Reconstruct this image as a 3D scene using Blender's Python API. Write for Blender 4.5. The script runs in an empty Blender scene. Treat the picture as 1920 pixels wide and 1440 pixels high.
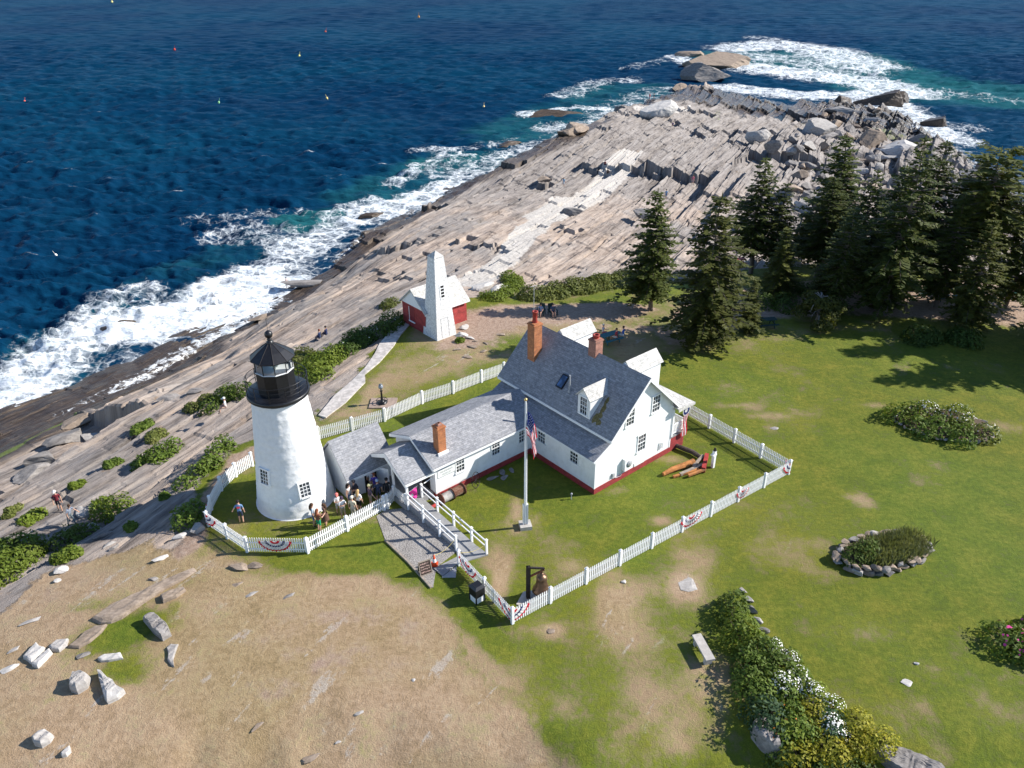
import bpy, bmesh, math, random
import numpy as np
from mathutils import Vector, Matrix

R = math.radians
scene = bpy.context.scene
COL = scene.collection

# ------------------------------------------------------------------ camera
CAM_H = 31.8; PITCH = R(29.5); ROLL = R(0.4); FPX = 1500.0
cam_d = bpy.data.cameras.new("camera"); cam = bpy.data.objects.new("camera", cam_d); COL.objects.link(cam)
cam.location = (0, 0, CAM_H)
cam_d.sensor_width = 36.0; cam_d.lens = FPX / 1920 * 36.0
cam_d.clip_start = 0.5; cam_d.clip_end = 60000
cam.matrix_world = (Matrix.Translation((0, 0, CAM_H)) @ Matrix.Rotation(R(90) - PITCH, 4, 'X')
                    @ Matrix.Rotation(-ROLL, 4, 'Z'))
scene.camera = cam
# ------------------------------------------------------------------ light
SUN_EL = R(34); SUN_AZ = R(8.5)           # azimuth measured from +X towards +Y
world = bpy.data.worlds.new("World"); scene.world = world; world.use_nodes = True
wn = world.node_tree.nodes; wl = world.node_tree.links
sky = wn.new('ShaderNodeTexSky'); sky.sky_type = 'NISHITA'; sky.sun_disc = False
sky.sun_elevation = SUN_EL; sky.sun_rotation = R(90) - SUN_AZ
sky.air_density = 0.75; sky.dust_density = 0.0; sky.ozone_density = 3.0
wn['Background'].inputs['Strength'].default_value = 0.12
wl.new(sky.outputs[0], wn['Background'].inputs['Color'])
sun_d = bpy.data.lights.new("sun", 'SUN'); sun = bpy.data.objects.new("sun", sun_d); COL.objects.link(sun)
sun_d.energy = 5.0; sun_d.angle = R(0.5); sun_d.color = (1.0, 0.95, 0.88)
sd = Vector((math.cos(SUN_EL) * math.cos(SUN_AZ), math.cos(SUN_EL) * math.sin(SUN_AZ), math.sin(SUN_EL)))
sun.rotation_euler = (-sd).to_track_quat('-Z', 'Y').to_euler()
sun.location = sd * 200
vs = scene.view_settings
vs.view_transform = 'Standard'; vs.look = 'None'; vs.exposure = 0.70; vs.gamma = 1.0; vs.use_curve_mapping = False
scene.cycles.max_bounces = 6; scene.cycles.transparent_max_bounces = 6
scene.cycles.use_denoising = True

# ------------------------------------------------------------------ survey helpers (photo pixel -> place on the ground)
_c, _s = math.cos(PITCH), math.sin(PITCH)
def ray(px, py):
    u = (px - 960) / FPX; v = (py - 720) / FPX
    cr, sr = math.cos(ROLL), math.sin(ROLL)
    u, v = u * cr - v * sr, v * cr + u * sr
    return u, _c - v * _s, -_s - v * _c
def G(px, py, z=0.0):
    dx, dy, dz = ray(px, py); t = (z - CAM_H) / dz
    return dx * t, dy * t
SEA = -14.0
rnd = random.Random(7)

# ------------------------------------------------------------------ numpy noise
def _hash(i, j, seed=0):
    i = i.astype(np.int64) & 0xffffffff; j = j.astype(np.int64) & 0xffffffff
    h = (i * 374761393 + j * 668265263 + seed * 2147483647) & 0xffffffff
    h = ((h ^ (h >> 13)) * 1274126177) & 0xffffffff
    h = ((h ^ (h >> 16)) * 2246822519) & 0xffffffff
    return ((h ^ (h >> 15)) & 0xffffff) / float(0xffffff)
def vnoise(x, y, seed=0):
    i = np.floor(x); j = np.floor(y); fx = x - i; fy = y - j
    fx = fx * fx * (3 - 2 * fx); fy = fy * fy * (3 - 2 * fy)
    a = _hash(i, j, seed); b = _hash(i + 1, j, seed); c = _hash(i, j + 1, seed); d = _hash(i + 1, j + 1, seed)
    return a + (b - a) * fx + (c - a) * fy + (a - b - c + d) * fx * fy
def fbm(x, y, seed=0, oct=4):
    r = 0; amp = .5; 
    for k in range(oct):
        r = r + amp * vnoise(x, y, seed + k * 17); x = x * 2.03 + 5.1; y = y * 2.03 + 1.7; amp *= .5
    return r / (1 - .5 ** oct)
def sstep(a, b, x):
    t = np.clip((x - a) / (b - a), 0, 1); return t * t * (3 - 2 * t)
def seg_dist(X, Y, P, closed=False):
    d = np.full(X.shape, 1e9)
    n = len(P)
    for k in range(n if closed else n - 1):
        ax, ay = P[k]; bx, by = P[(k + 1) % n]
        ex, ey = bx - ax, by - ay; L = ex * ex + ey * ey + 1e-9
        t = np.clip(((X - ax) * ex + (Y - ay) * ey) / L, 0, 1)
        d = np.minimum(d, np.hypot(X - ax - t * ex, Y - ay - t * ey))
    return d
def sdist(X, Y, P):
    """signed distance to polygon, positive inside"""
    d = seg_dist(X, Y, P, True); ins = np.zeros(X.shape, bool); n = len(P)
    for k in range(n):
        ax, ay = P[k]; bx, by = P[(k + 1) % n]
        if ay == by: continue
        c = ((ay > Y) != (by > Y)) & (X < (bx - ax) * (Y - ay) / (by - ay) + ax)
        ins ^= c
    return np.where(ins, d, -d)

# ------------------------------------------------------------------ terrain
SHORE_PX = [(-420, 1000), (-150, 860), (0, 770), (60, 745), (130, 725), (215, 690), (255, 690), (300, 655), (370, 620), (440, 588), (495, 560), (540, 528),
            (600, 482), (650, 442), (700, 428), (760, 398), (830, 376), (880, 342), (930, 326), (1000, 290), (1040, 258),
            (1100, 247), (1170, 228), (1205, 198), (1250, 186), (1275, 172), (1310, 166), (1362, 172), (1400, 184), (1450, 197), (1510, 206), (1560, 202), (1590, 208), (1640, 212), (1690, 218), (1725, 238),
            (1755, 266), (1790, 290), (1830, 318), (1870, 352), (1920, 385), (2010, 420), (2300, 520)]
SHORE = [G(x, y, SEA) for x, y in SHORE_PX] + [(320, 120), (320, 5), (-75, 5)]
CTRL = [(960, 1440, 0), (0, 1440, -.2), (0, 1200, -.5), (0, 1060, -1.6), (120, 1000, -1.7), (200, 960, -1.6), (330, 960, -.6), (300, 860, -2.2),
        (420, 800, -1.5), (100, 930, -3), (0, 930, -4.5), (200, 790, -5), (400, 690, -5.6), (550, 590, -5.8), (700, 500, -6.2), (800, 440, -6.8),
        (900, 390, -8), (1000, 340, -9), (0, 860, -9), (300, 720, -9), (500, 600, -9), (650, 490, -9.6),
        (500, 720, -1.4), (620, 650, -1.6), (740, 590, -1.2), (900, 545, -1.2), (960, 530, -1.5), (1100, 540, -1.2), (1200, 530, -1.6),
        (950, 480, -3), (1050, 400, -4.6), (1150, 300, -7), (1230, 215, -9.2), (1100, 480, -3), (1200, 420, -4), (1300, 350, -5.6),
        (1300, 250, -8.6), (1340, 200, -11.6), (1450, 250, -9.6), (1550, 290, -8.6), (1450, 350, -6.2), (1600, 350, -7), (1690, 300, -9.8),
        (1760, 350, -9.4), (1500, 450, -3.6), (1700, 450, -3.8), (1880, 450, -7), (1600, 560, -1), (1900, 560, -1.2), (1300, 560, -1.2),
        (1500, 640, -.4), (1900, 640, -.5), (1900, 800, 0), (1900, 1100, .1), (1900, 1440, .1), (1400, 1440, 0), (1300, 800, 0), (1500, 900, 0),
        (700, 1000, 0), (1000, 1000, 0), (500, 960, 0), (760, 700, 0), (850, 640, 0), (700, 1300, 0), (400, 1200, -.1), (1330, 110, -11.2), (1330, 130, -10.8), (2100, 600, -2.5), (2200, 900, 0), (2300, 1500, 0), (-300, 1500, -.6), (-300, 1150, -3.5)]
_cp = np.array([(*G(x, y, z), z) for x, y, z in CTRL])
def _U(r2): return np.where(r2 > 0, .5 * r2 * np.log(np.maximum(r2, 1e-12)), 0)
def _fit():
    n = len(_cp); X = _cp[:, 0] / 50; Y = _cp[:, 1] / 50
    K = _U((X[:, None] - X) ** 2 + (Y[:, None] - Y) ** 2) + np.eye(n) * .002
    Pm = np.c_[np.ones(n), X, Y]; A = np.zeros((n + 3, n + 3)); A[:n, :n] = K; A[:n, n:] = Pm; A[n:, :n] = Pm.T
    b = np.zeros(n + 3); b[:n] = _cp[:, 2]
    return np.linalg.solve(A, b)
_w = _fit()
def tps(X, Y):
    x = X / 50; y = Y / 50
    h = _w[-3] + _w[-2] * x + _w[-1] * y
    for k in range(len(_cp)):
        h = h + _w[k] * _U((x - _cp[k, 0] / 50) ** 2 + (y - _cp[k, 1] / 50) ** 2)
    return h
def pxpoly(pts, z=0.0): return [G(x, y, z) for x, y in pts]
FLAT = pxpoly([(385, 1000), (385, 930), (440, 850), (600, 800), (760, 600), (880, 560), (960, 600), (1290, 700), (1500, 800), (1900, 760), (2100, 900), (1900, 1400), (700, 1400), (470, 1060)])
# land that is not bare rock
LAND = pxpoly([(-350, 1330), (0, 1130), (110, 1075), (230, 1030), (330, 1035), (375, 1000), (385, 930), (430, 870), (500, 810), (602, 790), (625, 770), (690, 690), (745, 600), (800, 560), (890, 575), (930, 552), (965, 545),
               (1010, 548), (1200, 520)], -.6) + pxpoly([(1400, 500), (1560, 490), (1720, 500), (1860, 505), (2000, 520), (2400, 640)], -1.5) + [(90, 10), (-40, 5), (-60, 20)]
BED_C, BED_S = math.cos(R(63)), math.sin(R(63))
GULLY = pxpoly([(-120, 1075), (30, 968), (130, 890), (225, 818), (290, 768)], -6); GSTEP = GULLY + [(x - 22 * BED_S, y + 22 * BED_C) for x, y in GULLY[::-1]]; GULLY2 = pxpoly([(235, 800), (330, 730), (420, 660)], -6)
BED_C, BED_S = math.cos(R(63)), math.sin(R(63))
def strata_coords(X, Y):
    u = -X * BED_S + (Y - 60) * BED_C; t = X * BED_C + (Y - 60) * BED_S
    s = u + (vnoise(X / 60, Y / 60, 3) - .5) * 9 + (vnoise(X / 17, Y / 17, 5) - .5) * 1.3 - (np.clip(t, -40, 240) - 60) ** 2 * .00042
    return s, t
def slab(s, t, w, L, seed, tilt):
    q = s / w + (vnoise(t / (L * 1.6), s / (w * 6), seed + 1) - .5) * .2
    i = np.floor(q); f = q - i
    tt = (t + _hash(i, i * 0, seed) * L * 3) / (L * (.6 + .9 * _hash(i, i * 0 + 7, seed)))
    k = np.floor(s / 1.7); tt = tt + (_hash(k, k * 0, seed + 9) - .5) * .16
    j = np.floor(tt)
    h = _hash(i, j, seed + 3)
    return (h - .5) + tilt * (f - .5) + (_hash(i, j, seed + 5) - .5) * .5 * ((tt - j) - .5)
def rock_disp(X, Y):
    s, t = strata_coords(X, Y)
    tip = sstep(85, 150, Y)                                           # coarser, blockier towards the point
    rub = sstep(60, 95, X - (Y - 150) * .15) * sstep(110, 140, Y)     # broken blocks on the eastern side
    a0 = slab(s, t, 13.6, 17, 8, .25); a1 = slab(s, t, 4.6, 24, 11, .85); a2 = slab(s, t, 1.7, 11, 21, .5); a3 = slab(s, t, .6, 5, 31, .35)
    b1 = slab(s, t, 3.2, 5.5, 41, .4)
    b2 = slab(s * .8 + t * .3, t, 1.7, 2.6, 51, .4)
    d = a0 * (.50 + 1.7 * tip) + a1 * (.62 + .75 * tip) + a2 * (.36 + .16 * tip) + a3 * (.15 + .02 * tip)
    cr = slab(s, t + 3.3, 2.6, 13, 61, 0.); d = d - .5 * (1 - sstep(.0, .10, np.abs((s / 2.6 + .3 * vnoise(t / 9, s / 9, 66)) % 1 - .5))) * (cr > -.05) * (1 - .4 * tip)
    d = d * (1 - .5 * rub) + rub * (b1 * 1.7 + b2 * 1.2)
    d = d + (fbm(X / 1.3, Y / 1.3, 77, 3) - .5) * .16 * (1 - sstep(100, 160, Y))
    return d, s, t
def terrain(X, Y, full=False):
    X = np.asarray(X, float); Y = np.asarray(Y, float)
    base = tps(X, Y)
    fl = sstep(-6, 1.5, sdist(X, Y, FLAT)); base = base * (1 - fl)
    sdv = sdist(X, Y, SHORE) + (fbm(X / 9, Y / 9, 90, 4) - .5) * 6
    base = np.maximum(np.minimum(base, .3), SEA - 4)
    w = sstep(0, 20 - 13 * sstep(130, 190, Y), sdv)
    h = np.where(sdv > 0, (SEA + .16 * np.maximum(sdv, 0)) * (1 - w) + base * w, SEA + .3 * sdv)
    h = np.maximum(h, SEA - 5)
    ld = sdist(X, Y, LAND)
    rock = 1 - sstep(-2.2, 1.2, ld + (fbm(X / 3.2, Y / 3.2, 60, 4) - .5) * 5)
    rock = np.maximum(rock, 1 - sstep(-9, -7.5, h))
    d, s, t = rock_disp(X, Y)
    gd = sdist(X, Y, GSTEP); gl = seg_dist(X, Y, GULLY); h = np.maximum(h - 2.9 * sstep(-.25, .25, gd) * (1 - sstep(4, 15, gl)), np.minimum(h, SEA + 1.5)) - .9 * np.exp(-(seg_dist(X, Y, GULLY2) / 1.0) ** 2)
    h2 = h + d * rock * np.clip(.35 + np.maximum(-ld, 0) / 12, .35, 1) * (.55 + .45 * sstep(-2, 8, sdv))
    if full: return h2, rock, sdv, ld, s, t
    return h2
def ground(x, y):
    return float(terrain(np.array([x]), np.array([y]))[0])
def at(px, py, dz=0.0):
    """the point of the terrain seen at a photo pixel"""
    z = 0.0
    for k in range(14):
        x, y = G(px, py, z); zn = ground(x, y); z = z + (zn - z) * .6
        if abs(zn - z) < .01: break
    x, y = G(px, py, z)
    return Vector((x, y, ground(x, y) + dz))

# ------------------------------------------------------------------ materials
def nodes_of(name):
    m = bpy.data.materials.new(name); m.use_nodes = True
    nt = m.node_tree; b = nt.nodes['Principled BSDF']
    return m, nt, b
class NT:
    def __init__(s, nt): s.nt = nt; s.n = nt.nodes; s.l = nt.links
    def new(s, t, **k):
        n = s.n.new(t)
        for a, v in k.items(): setattr(n, a, v)
        return n
    def put(s, sock, v):
        if isinstance(v, bpy.types.NodeSocket): s.l.new(v, sock)
        elif isinstance(v, (tuple, list)):
            sock.default_value = tuple(v) + (1,) if len(v) == 3 and len(sock.default_value) == 4 else tuple(v)
        else: sock.default_value = v
    def attr(s, name): return s.new('ShaderNodeAttribute', attribute_name=name)
    def coord(s, which='Object'): return s.new('ShaderNodeTexCoord').outputs[which]
    def mapping(s, v, rot=(0, 0, 0), scale=(1, 1, 1), loc=(0, 0, 0)):
        n = s.new('ShaderNodeMapping'); s.put(n.inputs['Vector'], v); n.inputs['Rotation'].default_value = rot
        n.inputs['Scale'].default_value = scale; n.inputs['Location'].default_value = loc; return n.outputs[0]
    def noise(s, v, scale, detail=4, rough=.55, dist=0.0, out=0):
        n = s.new('ShaderNodeTexNoise'); s.put(n.inputs['Vector'], v); n.inputs['Scale'].default_value = scale
        n.inputs['Detail'].default_value = detail; n.inputs['Roughness'].default_value = rough; n.inputs['Distortion'].default_value = dist
        return n.outputs[out]
    def ramp(s, f, stops, interp='LINEAR'):
        n = s.new('ShaderNodeValToRGB'); n.color_ramp.interpolation = interp; e = n.color_ramp.elements
        while len(e) > 1: e.remove(e[-1])
        for k, (p, c) in enumerate(stops):
            x = e[0] if k == 0 else e.new(p); x.position = p
            x.color = (c, c, c, 1) if not isinstance(c, (tuple, list)) else tuple(c) + (1,)
        s.put(n.inputs[0], f); return n.outputs[0]
    def mix(s, f, a, b, mode='MIX'):
        n = s.new('ShaderNodeMix', data_type='RGBA', blend_type=mode); s.put(n.inputs[0], f); s.put(n.inputs[6], a); s.put(n.inputs[7], b); return n.outputs[2]
    def math(s, op, a, b=0.0, c=0.0, clamp=False):
        n = s.new('ShaderNodeMath', operation=op, use_clamp=clamp); s.put(n.inputs[0], a); s.put(n.inputs[1], b)
        if op in ('SMOOTHSTEP', 'MULTIPLY_ADD', 'COMPARE'): s.put(n.inputs[2], c)
        return n.outputs[0]
    def rng(s, v, a, b, c=0.0, d=1.0, smooth=True):
        n = s.new('ShaderNodeMapRange', interpolation_type='SMOOTHSTEP' if smooth else 'LINEAR')
        for k, x in enumerate((v, a, b, c, d)): s.put(n.inputs[k], x)
        return n.outputs[0]
    def bump(s, h, strength=.4, dist=.05, normal=None):
        n = s.new('ShaderNodeBump'); s.put(n.inputs['Height'], h); n.inputs['Strength'].default_value = strength; n.inputs['Distance'].default_value = dist
        if normal is not None: s.put(n.inputs['Normal'], normal)
        return n.outputs[0]
def pmat(name, col, rough=.6, var=.12, scale=3.0, metal=0.0, spec=.4, bump=0.0, bscale=20, dirt=None, coord='Object', stretch=(1, 1, 1)):
    """painted / plain surface with a little procedural unevenness"""
    m, nt, b = nodes_of(name); N = NT(nt); co = N.mapping(N.coord(coord), scale=stretch)
    n = N.noise(co, scale, 5, .6)
    f = N.rng(n, .3, .7, 1 - var, 1 + var)
    c = N.mix(1.0, col, f, 'MULTIPLY')
    if dirt:
        d = N.rng(N.noise(co, scale * .45, 6, .65, .4), .52, .72)
        c = N.mix(N.math('MULTIPLY', d, dirt[1]), c, dirt[0])
    N.put(b.inputs['Base Color'], c); b.inputs['Roughness'].default_value = rough; b.inputs['Metallic'].default_value = metal
    b.inputs['Specular IOR Level'].default_value = spec
    if bump: N.put(b.inputs['Normal'], N.bump(N.noise(co, bscale, 5, .6), bump, .03))
    return m

def mat_terrain():
    m, nt, b = nodes_of("terrain_surface"); N = NT(nt); co = N.coord()
    A = lambda n: N.attr(n).outputs['Fac']
    n_big = N.noise(co, .09, 5, .6); n_mid = N.noise(co, .55, 6, .65); n_f = N.noise(co, 3.2, 6, .7); n_ff = N.noise(co, 14, 4, .7)
    # grass
    mow = N.noise(N.mapping(co, rot=(0, 0, R(-25)), scale=(.5, 2.2, 1)), 1.6, 5, .65)
    green = N.ramp(N.math('ADD', N.math('MULTIPLY', n_mid, .55), N.math('ADD', N.math('MULTIPLY', mow, .15), N.math('MULTIPLY', n_f, .30))), [(.3, (.048, .090, .006)), (.47, (.098, .138, .008)), (.6, (.150, .170, .016)), (.75, (.205, .195, .034))])
    green = N.mix(N.rng(n_big, .35, .65), green, N.mix(1.0, green, (1.15, .98, .9), 'MULTIPLY'))
    dry = N.ramp(N.math('ADD', N.math('MULTIPLY', n_mid, .5), N.math('MULTIPLY', n_f, .5)), [(.3, (.255, .178, .096)), (.46, (.350, .242, .146)), (.58, (.415, .300, .192)), (.75, (.48, .37, .255))])
    dry = N.mix(N.rng(n_big, .42, .62, 0, .7), dry, N.mix(1.0, dry, (.82, .86, .66), 'MULTIPLY'))
    g = N.math('ADD', A('green'), N.math('MULTIPLY', N.math('SUBTRACT', N.math('ADD', N.math('MULTIPLY', n_mid, .6), N.math('MULTIPLY', n_f, .4)), .5), 2.7))
    grass = N.mix(N.rng(g, .05, .80), dry, green)
    chn = N.new('ShaderNodeCombineXYZ'); N.put(chn.inputs[0], N.math('MULTIPLY', A('bed_s'), 1.5)); N.put(chn.inputs[1], N.math('MULTIPLY', A('bed_t'), .30)); chip = chn.outputs[0]; cn = N.math('ADD', N.math('MULTIPLY', N.noise(chip, .62, 6, .62, .4), .75), N.math('MULTIPLY', n_f, .25))
    chips = N.math('MULTIPLY', N.rng(cn, .590, .640, 0, .8), N.rng(A('green'), .25, .6, 1, 0))
    fine = N.rng(N.math('ADD', N.math('MULTIPLY', n_ff, .5), N.math('MULTIPLY', n_f, .5)), .3, .7, .74, 1.22)
    fine = N.mix(N.rng(g, .05, .8, .5, 0), fine, (1, 1, 1)); grass = N.mix(1.0, grass, fine, 'MULTIPLY')
    grass = N.mix(chips, grass, N.ramp(n_ff, [(.3, (.27, .215, .165)), (.5, (.40, .345, .285)), (.7, (.52, .47, .41))]))
    dirtc = N.ramp(n_f, [(.3, (.23, .155, .105)), (.5, (.345, .243, .178)), (.7, (.43, .325, .25))])
    di = N.math('ADD', A('dirt'), N.math('MULTIPLY', N.math('SUBTRACT', n_mid, .5), 1.6))
    soil = N.mix(N.rng(di, .35, .75), grass, dirtc)
    # rock: long bands along the beds
    st = N.new('ShaderNodeCombineXYZ'); N.put(st.inputs[0], A('bed_s')); N.put(st.inputs[1], N.math('MULTIPLY', A('bed_t'), .10))
    band = N.noise(st.outputs[0], .8, 8, .68, .25); band2 = N.noise(st.outputs[0], 3.4, 6, .7, .2)
    rk = N.ramp(N.math('ADD', N.math('MULTIPLY', band, .6), N.math('MULTIPLY', band2, .4)), [(.32, (.036, .031, .028)), (.41, (.120, .105, .095)), (.49, (.235, .208, .188)), (.60, (.325, .294, .268)), (.75, (.42, .39, .36))])
    tan = N.mix(N.rng(n_big, .35, .62, 0, .7), rk, N.mix(1.0, rk, (1.72, 1.50, 1.30), 'MULTIPLY'))
    rk = N.mix(N.rng(A('warm'), 0, 1), rk, tan)
    wh = N.ramp(n_f, [(.3, (.34, .31, .28)), (.55, (.48, .45, .41)), (.75, (.57, .54, .505))])
    rk = N.mix(N.rng(N.math('ADD', A('white'), N.math('MULTIPLY', N.math('SUBTRACT', n_mid, .5), 1.0)), .35, .6), rk, wh)
    lich = N.rng(N.noise(co, .8, 6, .7), .60, .70, 0, .35)
    rk = N.mix(lich, rk, (.34, .21, .10))
    crack = N.rng(N.noise(st.outputs[0], 6, 5, .75, .3), .34, .42, .45, 1.0)
    rk = N.mix(1.0, rk, crack, 'MULTIPLY')
    wet = N.rng(N.math('ADD', A('wet'), N.math('MULTIPLY', N.math('SUBTRACT', band, .5), .9)), .3, .75)
    wetc = N.ramp(band2, [(.3, (.018, .014, .012)), (.5, (.055, .040, .030)), (.7, (.13, .095, .065))])
    rk = N.mix(wet, rk, wetc)
    al = N.rng(N.math('ADD', A('algae'), N.math('MULTIPLY', N.math('SUBTRACT', band2, .5), 1.2)), .45, .75, 0, .85)
    rk = N.mix(al, rk, (.11, .14, .022))
    rf = N.rng(N.math('ADD', A('rock'), N.math('MULTIPLY', N.math('SUBTRACT', n_f, .5), .7)), .4, .6)
    col = N.mix(rf, soil, rk)
    foam = N.rng(N.math('ADD', A('wash'), N.math('MULTIPLY', N.math('SUBTRACT', N.noise(co, .9, 8, .72, 1.2), .5), 2.2)), .45, .8)
    col = N.mix(foam, col, (.78, .80, .80))
    N.put(b.inputs['Base Color'], col)
    N.put(b.inputs['Roughness'], N.math('SUBTRACT', .9, N.math('MULTIPLY', N.math('MULTIPLY', wet, rf), .62)))
    b.inputs['Specular IOR Level'].default_value = .3
    hb = N.mix(rf, N.math('ADD', N.math('MULTIPLY', n_ff, .8), n_f), N.math('ADD', N.math('MULTIPLY', band2, 1.6), N.math('ADD', n_ff, band)))
    N.put(b.inputs['Normal'], N.bump(hb, .75, .10))
    return m

def fan_grid(y0, y1, step, ratio, cstep, extra=None):
    rows = np.exp(np.arange(math.log(y0), math.log(y1), step))
    if extra is not None: rows = np.r_[rows, extra]
    cols = np.arange(-ratio, ratio + 1e-6, cstep)
    Y = np.repeat(rows[:, None], len(cols), 1); X = Y * cols[None, :]
    return X, Y
def grid_obj(name, X, Y, Z, mat, attrs, smooth=True):
    nr, nc = X.shape; me = bpy.data.meshes.new(name)
    co = np.stack([X, Y, Z], -1).reshape(-1, 3).astype(np.float32)
    idx = np.arange(nr * nc).reshape(nr, nc)
    q = np.stack([idx[:-1, :-1], idx[:-1, 1:], idx[1:, 1:], idx[1:, :-1]], -1).reshape(-1, 4)
    me.vertices.add(len(co)); me.vertices.foreach_set('co', co.ravel())
    me.loops.add(q.size); me.loops.foreach_set('vertex_index', q.ravel().astype(np.int32))
    me.polygons.add(len(q)); me.polygons.foreach_set('loop_start', np.arange(0, q.size, 4, dtype=np.int32))
    me.polygons.foreach_set('use_smooth', np.full(len(q), smooth))
    me.update(calc_edges=True)
    for k, v in attrs.items():
        a = me.attributes.new(k, 'FLOAT', 'POINT'); a.data.foreach_set('value', np.asarray(v, np.float32).ravel())
    me.materials.append(mat)
    o = bpy.data.objects.new(name, me); COL.objects.link(o); return o

def blobs(X, Y, lst, z=0.0):
    """soft patches: (px, py, rx, ry metres, strength)"""
    v = np.zeros(X.shape)
    for px, py, rx, ry, k in lst:
        x, y = G(px, py, z); d = ((X - x) / rx) ** 2 + ((Y - y) / ry) ** 2
        v = v + k * np.exp(-d)
    return v
def strokes(X, Y, lst, z):
    """soft bands: (pixel polyline, width m, strength)"""
    v = np.zeros(X.shape)
    for pts, w, k in lst:
        P = [G(a, b, z) for a, b in pts]
        v = np.maximum(v, k * (1 - sstep(w * .35, w, seg_dist(X, Y, P))))
    return v
QUICK = False
def build_terrain():
    # the sheet's grid lines follow the beds of the rock, so ledges stay straight and sharp
    sv = np.r_[np.arange(-85, -26, .34), np.arange(-26, 66, .18), np.arange(66, 125, .40)]
    dt = []; q = -58.0
    while q < 262: dt.append(q); q += .24 + max(0, q) * .0014
    tv = np.array(dt); S_, T_ = np.meshgrid(sv, tv); X = -S_ * BED_S + T_ * BED_C; Y = 60 + S_ * BED_C + T_ * BED_S
    for k in range(9):
        s_, t_ = strata_coords(X, Y); ds = S_ - s_; dtt = T_ - t_; X = X - ds * BED_S * .9 + dtt * BED_C * .9; Y = Y + ds * BED_C * .9 + dtt * BED_S * .9
    Z, rock, sdv, ld, s, t = terrain(X, Y, True)
    # lawn / dry ground
    tanf = pxpoly([(-500, 880), (300, 940), (385, 1012), (465, 1052), (560, 1065), (690, 1075), (790, 1105), (865, 1180), (895, 1240), (960, 1320), (1040, 1400), (1090, 1470), (-400, 1700), (-700, 1100)])
    green = .93 - .91 * sstep(-1.3, 1.3, sdist(X, Y, tanf) + (fbm(X / 2, Y / 2, 8, 4) - .5) * 2.4)
    green += blobs(X, Y, [(215, 1190, 2.0, 1.5, .9), (270, 1160, 1.6, 1.3, .9), (230, 1260, 1.6, .9, .7), (350, 1090, 1.5, .8, .35), (560, 1055, 3, 1, .5), (640, 1050, 2.6, 1.0, .5), (180, 1130, 2.5, .7, .3),
                          (700, 780, 2.5, 2, -.2), (1300, 1050, 1.5, 3, -.55), (1160, 1130, 1.3, 2.2, -.55), (1220, 1105, 1.6, 1.2, -.35), (1285, 1100, .9, 1.1, -.9), (1190, 1200, 2.5, 1.6, -.35), (1250, 1350, 2.5, 2.2, -.4), (1320, 1280, 1, 1, -.5), (1200, 1290, 3, 1.2, -.2),
                          (945, 1065, .7, 1.6, -.7), (935, 1090, .6, 1.4, -.6), (970, 950, .6, 1.6, -.7), (1000, 970, 1, .6, -.4), (950, 980, 1.5, 1, -.25), (1075, 1060, 1, .7, -.4), (1235, 975, .8, .6, -.55), (1160, 920, 1.5, .6, -.35), (1250, 860, 1.4, .7, -.6),
                          (1430, 780, 1.8, .5, -.6), (1440, 800, .6, .8, -.45), (1620, 940, .7, 1.0, -.7), (1600, 1180, 3, 1.0, -.35), (1860, 1330, 2, 1.2, -.4), (1890, 800, 2, 1, -.5), (1560, 1080, 2, .8, -.3), (1750, 1250, 2, .9, -.25),
                          (1590, 930, .6, .5, -.5), (1380, 760, 2.5, .5, -.35), (1640, 760, 1.4, .4, -.6), (1150, 1140, 1.4, 2.5, -.3), (1400, 950, 5, 2, -.22), (1500, 1000, 6, 2.5, -.15), (1700, 900, 6, 3, .12), (1650, 1130, 5, 2, .15),
                          (1010, 1180, 1.6, .9, -.35), (1035, 1180, .6, .5, -.5), (520, 920, 1.4, .6, -.3), (460, 880, 1, 1, -.35)])
    green -= .34 * sstep(.52, .74, fbm(X / 5.5, Y / 4.5, 101, 4)) * (green > .5)
    mott = pxpoly([(890, 1220), (1080, 1090), (1330, 1060), (1340, 1200), (1430, 1440), (1090, 1500)]); green -= .15 * sstep(-2, 2.5, sdist(X, Y, mott))
    back = pxpoly([(600, 800), (760, 600), (1000, 560), (1250, 640), (1240, 690), (1000, 740), (930, 690), (740, 760)])
    green -= .62 * sstep(-1.5, 3, sdist(X, Y, back))
    green += blobs(X, Y, [(960, 640, 3, 1.5, .5), (780, 660, 2.5, 2, .25), (1000, 655, 4, 1.2, .25)])
    dirt = blobs(X, Y, [(870, 640, 4.0, 2.5, .75), (900, 610, 4, 2.5, .75), (960, 590, 5, 2.2, .8), (1080, 580, 6, 2.2, .9), (1160, 565, 5, 2, .8), (1010, 575, 4, 2, .6), (1100, 610, 5, 2.5, .4), (1290, 640, 2.5, 1.8, .6), (1240, 610, 4, 2.5, .6),
                        (470, 1045, 1.6, .5, .25), (860, 1100, 2, .9, .3), (420, 1060, 1.6, .8, .45), (300, 960, 3, 2, .5), (1285, 1095, .7, .8, .35), (500, 1180, 5, 2, .3), (700, 1160, 4, 1.2, .4), (600, 1250, 4, 2, .35), (780, 1230, 3, 2, .3), (480, 1330, 4, 2, .25), (850, 1350, 3, 2, .2), (120, 1080, 3, 1.5, .3), (300, 1060, 3, 1, .3), (60, 1110, 2, 1, .3), (1240, 870, 1.2, .9, .25)])
    dirt = np.maximum(dirt, .85 * sstep(-.6, .9, sdist(X, Y, pxpoly([(330, 1062), (393, 1012), (388, 985), (394, 955), (413, 920), (440, 894), (472, 874), (520, 845), (600, 812), (598, 770), (430, 850), (360, 940), (280, 1010)]))))
    trees = pxpoly([(1240, 600), (1330, 650), (1420, 610), (1560, 595), (1700, 605), (1940, 625), (2300, 640), (2300, 540), (1900, 520), (1560, 510), (1300, 540)], -1)
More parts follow.
